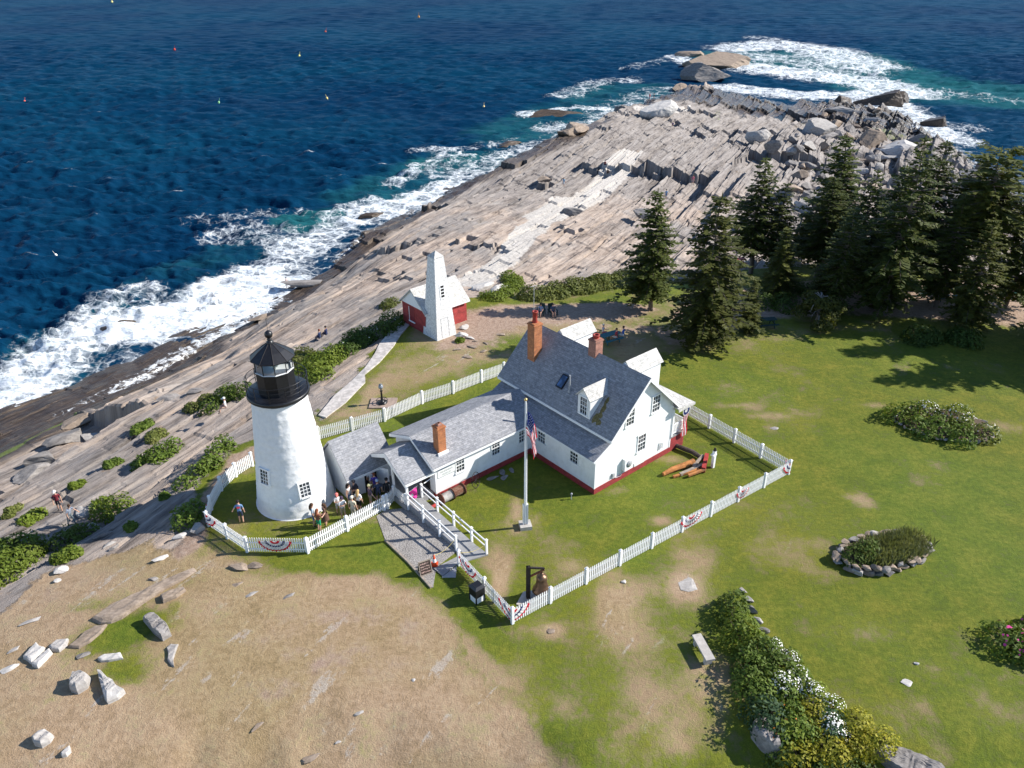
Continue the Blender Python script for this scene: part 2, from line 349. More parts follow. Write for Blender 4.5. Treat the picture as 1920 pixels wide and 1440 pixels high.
    dirt = np.maximum(dirt, .95 * sstep(-1.5, 2, sdist(X, Y, trees)))
    dirt = np.maximum(dirt, .8 * sstep(-.8, .8, sdist(X, Y, pxpoly([(540, 740), (600, 700), (740, 590), (700, 600), (610, 670), (590, 760), (600, 800)], -.8))))
    wet = 1 - sstep(SEA + .9, SEA + 3.4, Z + (fbm(X / 12, Y / 12, 44, 3) - .5) * 2.2)
    wet = np.maximum(wet, .95 * strokes(X, Y, [([(-120, 930), (60, 830), (150, 770), (260, 715), (330, 690)], 9, 1), ([(330, 690), (430, 630)], 4, .8), ([(640, 465), (700, 450), (790, 405)], 5, .9), ([(880, 355), (960, 330), (1060, 290), (1120, 265)], 7, .7), ([(1290, 190), (1420, 205), (1560, 225), (1720, 250)], 26, .72)], SEA + 1))
    warm = np.clip(1 - sstep(100, 150, Y) + sstep(250, 285, Y) * 1.3, 0, 1)
    white = strokes(X, Y, [([(890, 575), (945, 510), (1000, 430), (1020, 410)], 2.8, 1), ([(1020, 405), (1090, 360), (1130, 320), (1180, 272)], 4.5, 1), ([(1075, 350), (1050, 380)], 4, .8)], -4.5)
    white = np.maximum(white, strokes(X, Y, [([(1215, 215), (1265, 212)], 6, 1)], -9.5))
    algae = strokes(X, Y, [([(-60, 920), (60, 840), (130, 790)], 1.8, .95), ([(1345, 225), (1340, 250)], 1.6, .5), ([(1510, 240), (1560, 235)], 4, .5), ([(1650, 250), (1680, 265)], 4, .6)], -11.5)
    wash = strokes(X, Y, [([(230, 740), (330, 680), (440, 612), (520, 565)], 2.4, .62), ([(120, 790), (230, 735)], 1.6, .45), ([(40, 740), (120, 700)], 2, .4), ([(600, 500), (700, 440)], 2.5, .5), ([(770, 400), (900, 345)], 3, .5), ([(1060, 262), (1200, 215)], 4, .55), ([(1390, 180), (1560, 205), (1700, 225), (1780, 285)], 6, .6)], SEA)
    wash = wash * (1 - sstep(SEA + .6, SEA + 2.6, Z))
    o = grid_obj('ground', X, Y, Z, mat_terrain(), dict(rock=rock, green=green, dirt=dirt, wet=wet, warm=warm, white=white, algae=algae, wash=wash, bed_s=s, bed_t=t))
    fr = rock.ravel(); me = o.data; nc = X.shape[1]; nr = X.shape[0]; rq = rock[:-1, :-1].ravel() < .5; me.polygons.foreach_set('use_smooth', rq)
    o['kind'] = 'structure'; return o
build_terrain()

# ------------------------------------------------------------------ sea
def mat_sea():
    m, nt, b = nodes_of("sea_water"); N = NT(nt); co = N.coord()
    A = lambda n: N.attr(n).outputs['Fac']
    wv = N.mapping(co, rot=(0, 0, R(6)), scale=(.55, 1.5, 1))
    big = N.noise(co, .012, 4, .55)
    c = N.mix(N.rng(big, .35, .65), (.0016, .025, .066), (.0026, .039, .084))
    teal = N.rng(N.math('ADD', A('teal'), N.math('MULTIPLY', N.math('SUBTRACT', N.noise(co, .11, 5, .6, .6), .5), .9)), .25, .95)
    c = N.mix(teal, c, (.013, .095, .112))
    n1 = N.noise(co, .20, 7, .62, 1.4); n2 = N.noise(N.mapping(co, rot=(0, 0, R(35)), scale=(.7, 1.4, 1)), .55, 7, .7, 1.0)
    rid = N.math('SUBTRACT', 1.0, N.math('MULTIPLY', N.math('ABSOLUTE', N.math('SUBTRACT', n2, .5)), 4.2))
    lace = N.math('ADD', N.math('MULTIPLY', n1, .62), N.math('MULTIPLY', rid, .30))
    wob = N.mix(.5, co, N.noise(co, .35, 3, .6, out=1), 'ADD')
    def web(sc, seed):
        v = N.new('ShaderNodeTexVoronoi', feature='DISTANCE_TO_EDGE'); N.put(v.inputs['Vector'], N.mix(1.0, co, N.mix(1.0, N.noise(N.mapping(co, loc=(seed, 0, 0)), sc * .8, 4, .65, out=1), (3.2 / sc * .5, 3.2 / sc * .5, 0), 'MULTIPLY'), 'ADD')); v.inputs['Scale'].default_value = sc
        return N.math('SUBTRACT', 1.0, N.rng(v.outputs['Distance'], 0, .16))
    webs = N.math('ADD', N.math('MULTIPLY', web(.22, 3), .55), N.math('MULTIPLY', web(.7, 9), .45))
    f = N.math('ADD', A('foam'), N.math('ADD', N.math('MULTIPLY', N.math('SUBTRACT', lace, .5), 1.2), N.math('MULTIPLY', N.math('SUBTRACT', webs, .42), .42)))
    foam = N.rng(f, .40, 1.06)
    caps = N.rng(N.math('ADD', A('crest'), N.math('MULTIPLY', N.noise(wv, .25, 8, .7), .75)), 1.42, 1.55, 0, .6)
    foam = N.math('MAXIMUM', foam, caps)
    fc = N.mix(N.rng(n2, .35, .65), (.66, .72, .74), (.86, .88, .88))
    N.put(b.inputs['Base Color'], N.mix(foam, c, fc))
    N.put(b.inputs['Roughness'], N.math('ADD', .42, N.math('MULTIPLY', foam, .6)))
    b.inputs['IOR'].default_value = 1.2; b.inputs['Specular IOR Level'].default_value = .07
    h = N.math('ADD', N.math('MULTIPLY', N.noise(wv, .45, 5, .6, .4), 1.0), N.math('MULTIPLY', N.noise(wv, 1.7, 4, .6, .3), .32))
    h = N.math('ADD', h, N.math('MULTIPLY', foam, .35))
    N.put(b.inputs['Normal'], N.bump(h, .8, .55))
    return m
def build_sea():
    X, Y = fan_grid(42, 900, .008 if QUICK else .0033, 1.0, .006 if QUICK else .0026, extra=np.array([960, 1100, 1400, 2000, 4000, 9000, 20000, 40000.]))
    sp = .0033 * Y; Z = np.zeros(X.shape); rg = np.random.RandomState(4)
    gust = .55 + .9 * fbm(X / 70, Y / 40, 13, 3)
    for k in range(44):
        lam = 1.5 * (15 / 1.5) ** (k / 43.0); th = R(-90 + 8 + rg.normal(0, 34)); a = min(lam, 6.5) * .0125 * rg.uniform(.6, 1.3)
        q = 2 * math.pi / lam * (X * math.cos(th) + Y * math.sin(th)) + rg.uniform(0, 6.28) + (vnoise(X / (lam * 5), Y / (lam * 4), k) - .5) * 5
        sn = (np.sin(q) + 1) / 2
        Z += .62 * a * (2 * sn ** 1.5 - .85) * sstep(3.0, 5.0, lam / sp) * (gust if lam < 12 else 1)
    for k, (lx, ly, a) in enumerate(((9, 3.6, .75), (5, 2.0, .50), (2.6, 1.2, .30))):
        q = fbm(X / lx + .15 * Y / ly, Y / ly, 200 + k * 9, 3); Z += a * (1 - 2 * np.abs(q - .5) * 2.2 - .3) * gust * sstep(2.0, 3.5, ly / sp)
    crest = np.clip(Z / 1.0, -1, 1)
    sdv = sdist(X, Y, SHORE)
    near = sstep(-14, 0, sdv)
    foam = .46 * sstep(-16, -1, sdv + (fbm(X / 16, Y / 16, 31, 3) - .5) * 16) * np.where(Y > 60, 1, 1)
    foam = np.maximum(foam, .86 * strokes(X, Y, [
        ([(20, 740), (110, 660), (190, 625), (300, 600), (400, 560), (480, 520)], 9, 1.05), ([(120, 640), (200, 575), (260, 550)], 6, .78), ([(190, 560), (270, 540), (300, 565)], 3.5, .62), ([(300, 620), (420, 590), (520, 535)], 8, 1.1), ([(560, 470), (520, 500), (470, 530)], 10, .75),
        ([(380, 415), (470, 405), (540, 400)], 6, .50), ([(430, 440), (520, 445), (570, 470)], 9, .62), ([(560, 480), (640, 420), (720, 400)], 7, .85), ([(620, 405), (700, 380)], 5, .75), ([(690, 400), (770, 385), (850, 350)], 8, .95), ([(740, 345), (820, 300), (850, 290)], 5, .75), ([(785, 285), (850, 282)], 4, .7), ([(820, 330), (870, 300)], 6, .6),
        ([(870, 330), (940, 300), (1010, 275)], 9, .72), ([(880, 280), (960, 262)], 4, .55), ([(985, 215), (1060, 205), (1130, 205)], 6, .85), ([(1060, 180), (1120, 155), (1175, 150)], 10, .62), ([(1040, 240), (1120, 235), (1190, 200)], 9, .72), ([(1130, 215), (1250, 170)], 14, .52), ([(1265, 105), (1290, 120)], 7, .85), ([(1180, 128), (1260, 110)], 7, .48),
        ([(1390, 90), (1450, 82), (1540, 95), (1620, 125)], 24, .88), ([(1400, 125), (1500, 140), (1600, 150), (1690, 175)], 20, .95), ([(1400, 105), (1500, 115), (1600, 135)], 22, .72), ([(1390, 118), (1440, 128), (1530, 140), (1580, 145)], 7, .95), ([(1380, 165), (1500, 180), (1620, 180), (1700, 215)], 14, .90), ([(1600, 195), (1680, 195), (1750, 245), (1800, 265)], 8, .95), ([(1620, 165), (1760, 170), (1850, 185), (1920, 192)], 10, .52), ([(1740, 230), (1810, 240)], 9, .6), ([(1790, 290), (1860, 330)], 5, .55), ([(1420, 70), (1470, 78)], 12, .6)], SEA))
    chan = strokes(X, Y, [([(230, 740), (330, 680), (440, 612)], 3.2, .8), ([(60, 750), (150, 700)], 2.5, .55)], SEA); foam = np.maximum(foam, chan)
    foam -= .35 * strokes(X, Y, [([(1390, 150), (1480, 162), (1570, 165)], 9, 1)], SEA)
    teal = strokes(X, Y, [([(60, 700), (250, 575), (440, 480), (560, 420), (620, 410)], 13, .42), ([(560, 415), (600, 410)], 8, 1.1), ([(700, 370), (830, 305), (900, 300)], 16, .6), ([(800, 305), (860, 300)], 8, 1.1), ([(1000, 250), (1180, 170)], 30, .6), ([(1400, 110), (1560, 110), (1700, 165), (1900, 180)], 40, .85), ([(1700, 165), (1800, 172)], 14, 1.0)], SEA)
    Z = Z * (.35 + .65 * (1 - near)) + foam * .28 * (fbm(X / 2.2, Y / 2.2, 71, 4) - .3)
    Z = Z + SEA - .05; Z[-8:] = SEA - .2
    o = grid_obj('sea', X, Y, Z, mat_sea(), dict(foam=foam, teal=teal, crest=crest))
    o['kind'] = 'structure'; return o
build_sea()

# ------------------------------------------------------------------ object helpers
class MB:
    """collects faces (with a material slot and metre-scaled UVs) for ONE mesh object"""
    def __init__(s): s.v = []; s.f = []; s.m = []; s.sm = []
    def add(s, vs, fs, mi=0, smooth=False):
        o = len(s.v); s.v += [tuple(v) for v in vs]
        for f in fs: s.f.append([i + o for i in f]); s.m.append(mi); s.sm.append(smooth)
        return s
    def box(s, a, b, mi=0, M=None):
        (x0, y0, z0), (x1, y1, z1) = a, b
        vs = [Vector(p) for p in ((x0, y0, z0), (x1, y0, z0), (x1, y1, z0), (x0, y1, z0), (x0, y0, z1), (x1, y0, z1), (x1, y1, z1), (x0, y1, z1))]
        if M is not None: vs = [M @ v for v in vs]
        return s.add(vs, [(0, 3, 2, 1), (4, 5, 6, 7), (0, 1, 5, 4), (1, 2, 6, 5), (2, 3, 7, 6), (3, 0, 4, 7)], mi)
    def beam(s, p, q, w, h, mi=0, up=(0, 0, 1)):
        p = Vector(p); q = Vector(q); d = (q - p).normalized(); up = Vector(up)
        if abs(d.dot(up)) > .98: up = Vector((0, 1, 0))
        x = d.cross(up).normalized(); y = x.cross(d).normalized(); vs = []
        for e in (p, q):
            for a, b in ((-1, -1), (1, -1), (1, 1), (-1, 1)): vs.append(e + x * a * w / 2 + y * b * h / 2)
        return s.add(vs, [(0, 3, 2, 1), (4, 5, 6, 7), (0, 1, 5, 4), (1, 2, 6, 5), (2, 3, 7, 6), (3, 0, 4, 7)], mi)
    def tube(s, pts, rad, n=8, mi=0, cap=True, smooth=True):
        pts = [Vector(p) for p in pts]; rad = rad if isinstance(rad, (list, tuple)) else [rad] * len(pts)
        rings = []
        for k, p in enumerate(pts):
            d = (pts[min(k + 1, len(pts) - 1)] - pts[max(k - 1, 0)]).normalized()
            up = Vector((0, 0, 1)) if abs(d.z) < .9 else Vector((1, 0, 0))
            x = d.cross(up).normalized(); y = d.cross(x).normalized()
            rings.append([p + (x * math.cos(2 * math.pi * i / n) + y * math.sin(2 * math.pi * i / n)) * rad[k] for i in range(n)])
        vs = [v for r in rings for v in r]; fs = []
        for k in range(len(pts) - 1):
            for i in range(n): fs.append((k * n + i, (k + 1) * n + i, (k + 1) * n + (i + 1) % n, k * n + (i + 1) % n))
        s.add(vs, fs, mi, smooth)
        if cap:
            s.add(rings[0], [tuple(range(n))], mi); s.add(rings[-1], [tuple(range(n))[::-1]], mi)
        return s
    def lathe(s, prof, n=32, mi=0, c=(0, 0), smooth=True, a0=0.0):
        vs = []; fs = []
        for r, z in prof:
            for i in range(n):
                a = a0 + 2 * math.pi * i / n; vs.append((c[0] + r * math.cos(a), c[1] + r * math.sin(a), z))
        for k in range(len(prof) - 1):
            for i in range(n): fs.append((k * n + i, k * n + (i + 1) % n, (k + 1) * n + (i + 1) % n, (k + 1) * n + i))
        return s.add(vs, fs, mi, smooth)
    def ball(s, c, r, n=12, mi=0, sc=(1, 1, 1), M=None):
        vs = []; fs = []; m = n // 2 + 1
        for k in range(m + 1):
            t = math.pi * k / m
            for i in range(n):
                a = 2 * math.pi * i / n
                v = Vector((r * math.sin(t) * math.cos(a) * sc[0], r * math.sin(t) * math.sin(a) * sc[1], r * math.cos(t) * sc[2]))
                if M is not None: v = M @ v
                vs.append(Vector(c) + v)
        for k in range(m):
            for i in range(n): fs.append((k * n + i, (k + 1) * n + i, (k + 1) * n + (i + 1) % n, k * n + (i + 1) % n))
        return s.add(vs, fs, mi, True)
    def quad(s, a, b, c, d, mi=0): return s.add([a, b, c, d], [(0, 1, 2, 3)], mi)
    def poly(s, pts, mi=0): return s.add(pts, [tuple(range(len(pts)))], mi)
    def slab(s, pts, th, mi=0):
        """a flat polygon given thickness along its normal (downwards)"""
        P = [Vector(p) for p in pts]; n = (P[1] - P[0]).cross(P[2] - P[0]).normalized()
        if n.z < 0: P.reverse(); n = -n
        k = len(P); Q = [p - n * th for p in P]
        s.add(P + Q, [tuple(range(k)), tuple(range(2 * k - 1, k - 1, -1))] + [(i, i + k, (i + 1) % k + k, (i + 1) % k) for i in range(k)], mi); return s
    def extrude(s, pts, d, mi=0):
        """prism: polygon pts moved by vector d"""
        P = [Vector(p) for p in pts]; d = Vector(d); k = len(P); n = Vector((0, 0, 0))
        for i in range(k): n += P[i].cross(P[(i + 1) % k])
        if n.dot(d) > 0: P.reverse()
        Q = [p + d for p in P]
        return s.add(P + Q, [tuple(range(k)), tuple(range(2 * k - 1, k - 1, -1))] + [(i, i + k, (i + 1) % k + k, (i + 1) % k) for i in range(k)][::1], mi)
    def mesh(s, name, mats):
        me = bpy.data.meshes.new(name); me.from_pydata(s.v, [], s.f)
        me.polygons.foreach_set('material_index', s.m); me.polygons.foreach_set('use_smooth', s.sm)
        for m in (mats if isinstance(mats, (list, tuple)) else [mats]): me.materials.append(m)
        uv = me.uv_layers.new(name='UVMap')
        for p in me.polygons:
            n = p.normal; u = Vector((-n.y, n.x, 0))
            u = u.normalized() if u.length > .05 else Vector((1, 0, 0)); w = n.cross(u)
            for li in p.loop_indices:
                c = me.vertices[me.loops[li].vertex_index].co; uv.data[li].uv = (c.dot(u), c.dot(w))
        me.update(); return me
def link(name, me, parent=None):
    o = bpy.data.objects.new(name, me); COL.objects.link(o)
    if parent is not None: o.parent = parent
    return o
def part(name, mb, mats, parent, label=None):
    o = link(name, mb.mesh(name, mats), parent)
    if label: o['label'] = label
    return o
def tag(o, label, cat, group=None):
    o['label'] = label; o['category'] = cat
    if group: o['group'] = group
    return o
def thing(name, label, cat, loc=(0, 0, 0), rz=0.0, group=None):
    o = link(name, None); o.location = loc; o.rotation_euler = (0, 0, rz); return tag(o, label, cat, group)
def single(name, mb, mats, label, cat, loc=(0, 0, 0), rz=0.0, group=None):
    o = link(name, mb.mesh(name, mats)); o.location = loc; o.rotation_euler = (0, 0, rz); return tag(o, label, cat, group)
def lay(o): o['kind'] = 'structure'; return o

# ------------------------------------------------------------------ object materials
def mat_white(name, bscale=(1, 1, 1), kind='clap'):
    m, nt, b = nodes_of(name); N = NT(nt); uv = N.new('ShaderNodeUVMap').outputs[0]
    n = N.noise(N.coord(), 2.2, 6, .65)
    c = N.ramp(n, [(.3, (.70, .70, .68)), (.5, (.80, .80, .79)), (.7, (.84, .84, .83))])
    N.put(b.inputs['Base Color'], c); b.inputs['Roughness'].default_value = .55; b.inputs['Specular IOR Level'].default_value = .3
    if kind == 'clap':
        sx = N.new('ShaderNodeSeparateXYZ'); N.put(sx.inputs[0], uv)
        saw = N.math('FRACT', N.math('MULTIPLY', sx.outputs[1], 1 / .12))
        N.put(b.inputs['Normal'], N.bump(saw, .35, .012))
    return m
def mat_shingle(name, light, dark, tint):
    m, nt, b = nodes_of(name); N = NT(nt); uv = N.new('ShaderNodeUVMap').outputs[0]
    br = N.new('ShaderNodeTexBrick'); N.put(br.inputs['Vector'], uv)
    br.inputs['Scale'].default_value = 1.0; br.inputs['Brick Width'].default_value = .30; br.inputs['Row Height'].default_value = .14
    br.inputs['Mortar Size'].default_value = .006; br.inputs['Bias'].default_value = .1; br.offset = .5
    N.put(br.inputs['Color1'], light); N.put(br.inputs['Color2'], dark); N.put(br.inputs['Mortar'], tuple(x * .55 for x in dark))
    n = N.noise(uv, 5, 4, .6); n2 = N.noise(uv, .5, 4, .6)
    c = N.mix(1.0, br.outputs[0], N.rng(n, .3, .7, .8, 1.2), 'MULTIPLY')
    c = N.mix(N.rng(n2, .45, .7, 0, .35), c, tint)
    N.put(b.inputs['Base Color'], c); b.inputs['Roughness'].default_value = .9; b.inputs['Specular IOR Level'].default_value = .2
    N.put(b.inputs['Normal'], N.bump(br.outputs['Fac'], .5, -.01)); return m
def mat_brick(name, c1, c2, mortar, w=.22, h=.075):
    m, nt, b = nodes_of(name); N = NT(nt); uv = N.new('ShaderNodeUVMap').outputs[0]
    br = N.new('ShaderNodeTexBrick'); N.put(br.inputs['Vector'], uv); br.inputs['Scale'].default_value = 1.0
    br.inputs['Brick Width'].default_value = w; br.inputs['Row Height'].default_value = h; br.inputs['Mortar Size'].default_value = .008
    N.put(br.inputs['Color1'], c1); N.put(br.inputs['Color2'], c2); N.put(br.inputs['Mortar'], mortar)
    n = N.noise(uv, 2.5, 5, .65)
    N.put(b.inputs['Base Color'], N.mix(1.0, br.outputs[0], N.rng(n, .3, .7, .75, 1.25), 'MULTIPLY')); b.inputs['Roughness'].default_value = .85
    N.put(b.inputs['Normal'], N.bump(br.outputs['Fac'], .4, -.01)); return m
def mat_leaf(name, cols, yellow=None, trans=.25):
    m, nt, b = nodes_of(name); N = NT(nt); co = N.coord()
    n = N.math('ADD', N.math('MULTIPLY', N.noise(co, 1.1, 3, .6), .5), N.math('MULTIPLY', N.noise(co, 9, 2, .6), .5))
    c = N.ramp(n, [(.32, cols[0]), (.5, cols[1]), (.66, cols[2])])
    oi = N.new('ShaderNodeObjectInfo').outputs['Random']
    c = N.mix(1.0, c, N.rng(oi, 0, 1, .78, 1.2, False), 'MULTIPLY')
    N.put(b.inputs['Base Color'], c); b.inputs['Roughness'].default_value = .65; b.inputs['Specular IOR Level'].default_value = .25
    t = N.new('ShaderNodeBsdfTranslucent'); N.put(t.inputs[0], N.mix(1.0, c, (1.3, 1.25, .5), 'MULTIPLY'))
    mx = N.new('ShaderNodeMixShader'); mx.inputs[0].default_value = trans
    nt.links.new(b.outputs[0], mx.inputs[1]); nt.links.new(t.outputs[0], mx.inputs[2]); nt.links.new(mx.outputs[0], nt.nodes['Material Output'].inputs[0]); return m
def mat_cloth(name, col):
    m, nt, b = nodes_of(name); N = NT(nt); c = N.mix(1.0, col, N.rng(N.noise(N.coord(), 7, 4), .3, .7, .9, 1.1), 'MULTIPLY'); N.put(b.inputs['Base Color'], c); b.inputs['Roughness'].default_value = .8; b.inputs['Specular IOR Level'].default_value = .2
    t = N.new('ShaderNodeBsdfTranslucent'); N.put(t.inputs[0], c); mx = N.new('ShaderNodeMixShader'); mx.inputs[0].default_value = .45
    nt.links.new(b.outputs[0], mx.inputs[1]); nt.links.new(t.outputs[0], mx.inputs[2]); nt.links.new(mx.outputs[0], nt.nodes['Material Output'].inputs[0]); return m
def mat_glass(name, col=(.02, .025, .03)):
    m, nt, b = nodes_of(name); N = NT(nt)
    n = N.noise(N.coord(), 1.5, 3, .5)
    N.put(b.inputs['Base Color'], N.mix(N.rng(n, .35, .65), col, tuple(x * 3 + .01 for x in col))); b.inputs['Roughness'].default_value = .06; b.inputs['Specular IOR Level'].default_value = .6; return m
def mat_rock(name, cols, rough=.9, bump=.6):
    m, nt, b = nodes_of(name); N = NT(nt); co = N.mapping(N.coord(), rot=(0, R(15), R(-57)), scale=(.35, 1.6, 1.2))
    n = N.math('ADD', N.math('MULTIPLY', N.noise(co, 2.2, 7, .7, .3), .65), N.math('MULTIPLY', N.noise(N.coord(), 7, 5, .7), .35))
    c = N.ramp(n, [(.3, cols[0]), (.46, cols[1]), (.6, cols[2]), (.74, cols[3])])
    oi = N.new('ShaderNodeObjectInfo').outputs['Random']
    N.put(b.inputs['Base Color'], N.mix(1.0, c, N.rng(oi, 0, 1, .86, 1.12, False), 'MULTIPLY')); b.inputs['Roughness'].default_value = rough; b.inputs['Specular IOR Level'].default_value = .25
    N.put(b.inputs['Normal'], N.bump(n, bump, .06)); return m

M_WHITE = pmat('white_paint', (.80, .80, .79), .5, .06, 4)
M_CLAP = mat_white('white_clapboard'); M_TRIM = pmat('white_trim', (.82, .82, .81), .45, .04, 5)
M_SHG = mat_shingle('grey_shingle', (.335, .335, .345), (.235, .24, .255), (.37, .365, .36))
M_SHGW = mat_shingle('weathered_white_shingle', (.62, .60, .56), (.46, .45, .42), (.66, .64, .60))
M_RED = mat_brick('red_painted_brick', (.33, .035, .035), (.26, .028, .03), (.24, .03, .03))
M_BRICK = mat_brick('orange_brick', (.46, .155, .045), (.34, .105, .035), (.36, .22, .14))
M_BRICK2 = mat_brick('brown_brick', (.36, .15, .10), (.28, .11, .075), (.34, .25, .20))
M_CLAY = pmat('clay_pot', (.30, .035, .022), .6, .2, 6)
M_BLACK = pmat('black_metal', (.010, .010, .012), .38, .3, 6, spec=.5)
M_IRON = pmat('dark_iron', (.022, .016, .014), .6, .4, 8)
M_GLASS = mat_glass('window_glass'); M_DARK = pmat('dark_interior', (.012, .011, .011), .8, .2, 3)
M_DECK = pmat('grey_deck_paint', (.27, .27, .27), .65, .12, 3)
M_CONC = pmat('concrete', (.45, .42, .38), .85, .15, 3, bump=.2)
M_GREYMET = pmat('grey_metal', (.35, .36, .37), .45, .1, 4)
M_REDCL, M_BLUECL, M_WHCL = [mat_cloth(*a) for a in (('red_cloth', (.60, .015, .035)), ('navy_cloth', (.022, .035, .16)), ('white_cloth', (.80, .79, .78)))]
M_WOODW = pmat('weathered_wood', (.30, .25, .20), .85, .25, 5, stretch=(1, 1, 6))

# ------------------------------------------------------------------ windows
def window(parent, cx, z0, z1, w, plane, cols=3, rows=4, name='window', sub=True, depth=.05):
    """plane: function (along, out, z) -> local point"""
    f = MB(); t = .075
    def bx(a0, a1, za, zb, d0, d1, mi=0, mb=f):
        p = [plane(a, o, z) for a in (a0, a1) for o in (d0, d1) for z in (za, zb)]
        mb.box([min(q[i] for q in p) for i in range(3)], [max(q[i] for q in p) for i in range(3)], mi)
    bx(cx - w / 2, cx - w / 2 + t, z0 + t, z1 - t, .002, depth); bx(cx + w / 2 - t, cx + w / 2, z0 + t, z1 - t, .002, depth)
    bx(cx - w / 2 - .03, cx + w / 2 + .03, z1 - t, z1 + .02, .002, depth + .015); bx(cx - w / 2 - .04, cx + w / 2 + .04, z0 - .02, z0 + t, .002, depth + .04)
    zm = (z0 + z1) / 2; bx(cx - w / 2 + t, cx + w / 2 - t, zm - .025, zm + .025, .012, depth - .008)
    iw = w - 2 * t; ih = z1 - z0 - 2 * t
    for k in range(1, cols): bx(cx - iw / 2 + iw * k / cols - .012, cx - iw / 2 + iw * k / cols + .012, z0 + t, z1 - t, .010, .030)
    for k in range(1, rows):
        if k * 2 != rows: bx(cx - w / 2 + t, cx + w / 2 - t, z0 + t + ih * k / rows - .012, z0 + t + ih * k / rows + .012, .011, .028)
    g = MB(); bx(cx - w / 2 + .02, cx + w / 2 - .02, z0 + .02, z1 - .02, -.01, .008, 0, g)
    if sub:
        fr = part(name, f, M_TRIM, parent); part('pane', g, M_GLASS, fr); return fr
    o = len(f.v); f.v += g.v; f.f += [[i + o for i in q] for q in g.f]; f.m += [1] * len(g.f); f.sm += g.sm
    return part(name, f, [M_TRIM, M_GLASS], parent)

# ------------------------------------------------------------------ keeper's house (local frame: x along the gable, y along the ridge)
HO = (5.25, 41.6, 0.0); HA = R(40)
house = thing('keeper_house', "white clapboard keeper's house with steep slate grey roof, red foundation and long low wing", 'house', HO, HA)
FND = .42
fb = MB()
fb.box((-.02, -.03, -.6), (7.38, 10.6, FND)); fb.box((-8.02, 6.22, -.6), (-.03, 10.75, FND - .02)); part('foundation', fb, M_RED, house)
w = MB()
# main block with gable ends and lean-to
zE = 3.85; zR = 7.2; xr = 4.35
w.extrude([(1.35, 0, FND), (7.35, 0, FND), (7.35, 0, 4.15), (xr, 0, zR - .12), (1.35, 0, 4.12)], (0, 10.65, 0))
w.extrude([(0, .002, FND), (1.34, .002, FND), (1.34, .002, 3.50), (0, .002, 2.80)], (0, 10.6, 0))
part('wall', w, M_CLAP, house)
w = MB(); w.extrude([(-8.0, 6.25, FND - .02), (-8.0, 10.72, FND - .02), (-8.0, 10.72, 2.85), (-8.0, 8.45, 3.78), (-8.0, 6.25, 2.62)], (7.99, 0, 0)); part('wing_wall', w, M_CLAP, house)
for a, b_ in (((-.02, -.022, FND), (.1, .1, 2.74)), ((7.33, -.022, FND), (7.45, .1, 3.8)), ((-8.03, 6.225, .4), (-7.9, 6.33, 2.55))):
    tr = MB(); tr.box(a, b_); part('corner_board', tr, M_TRIM, house)
rf = MB(); k = (zR - zE) / (xr - 1.0)
rf.slab([(1.0, -.32, zE), (xr, -.32, zR), (xr, 10.95, zR), (1.0, 10.95, zE)], .10, 0)
rf.slab([(7.72, -.32, zE), (xr + .001, -.32, zR - .001), (xr + .001, 10.95, zR - .001), (7.72, 10.95, zE)], .10, 0)
roof = part('roof', rf, M_SHG, house)
tm = MB()
for y in (-.345, 10.952):
    tm.extrude([(1.0, y, zE - .03), (xr, y, zR - .03), (7.72, y, zE - .03), (7.72, y, zE - .25), (xr, y, zR - .27), (1.0, y, zE - .25)], (0, .02, 0), 0)
tm.box((.96, -.32, zE - .2), (.995, 10.95, zE - .02)); tm.box((7.725, -.32, zE - .2), (7.76, 10.95, zE - .02)); part('fascia', tm, M_TRIM, house)
rf = MB(); rf.slab([(-.28, -.12, 2.74), (1.345, -.12, 3.60), (1.345, 10.7, 3.60), (-.28, 10.7, 2.74)], .08); part('lean_to_roof', rf, M_SHG, house)
tm = MB(); tm.box((-.315, -.12, 2.58), (-.285, 6.0, 2.71)); tm.extrude([(-.28, -.145, 2.70), (1.345, -.145, 3.56), (1.345, -.145, 3.38), (-.28, -.145, 2.56)], (0, .02, 0)); part('lean_to_fascia', tm, M_TRIM, house)
rf = MB()
rf.slab([(-8.3, 6.0, 2.58), (-.2, 6.0, 2.58), (.75, 6.9, 3.03), (1.34, 8.45, 3.86), (-8.3, 8.45, 3.86)], .09); rf.slab([(-8.3, 11.0, 2.82), (-8.3, 8.451, 3.859), (1.34, 8.451, 3.859), (1.34, 11.0, 2.82)], .09)
part('wing_roof', rf, M_SHG, house)
tm = MB(); tm.box((-8.3, 5.965, 2.40), (-.3, 5.995, 2.55))
for (ya, za, yb, zb) in ((6.0, 2.55, 8.45, 3.83), (11.0, 2.79, 8.45, 3.83)): tm.extrude([(-8.335, ya, za), (-8.335, yb, zb), (-8.335, yb, zb - .2), (-8.335, ya, za - .2)], (.02, 0, 0))
part('wing_fascia', tm, M_TRIM, house)
# lichen patches on roof
M_LICH = pmat('lichen', (.15, .125, .05), .95, .4, 8)
# windows
gab = lambda a, o, z: (a, -o, z)
for cx, z0, z1 in ((3.0, 4.0, 5.35), (5.5, 4.05, 5.4), (4.35, 1.45, 2.85)): window(house, cx, z0, z1, .86, gab)
lean = lambda a, o, z: (-o, a, z)
for cx in (5.05, 1.9): window(house, cx, 1.45, 2.62, .84, lean)
wing = lambda a, o, z: (a, 6.25 - o, z)
for cx in (-6.05, -3.08, -.72): window(house, cx, 1.22, 2.38, .78, wing)
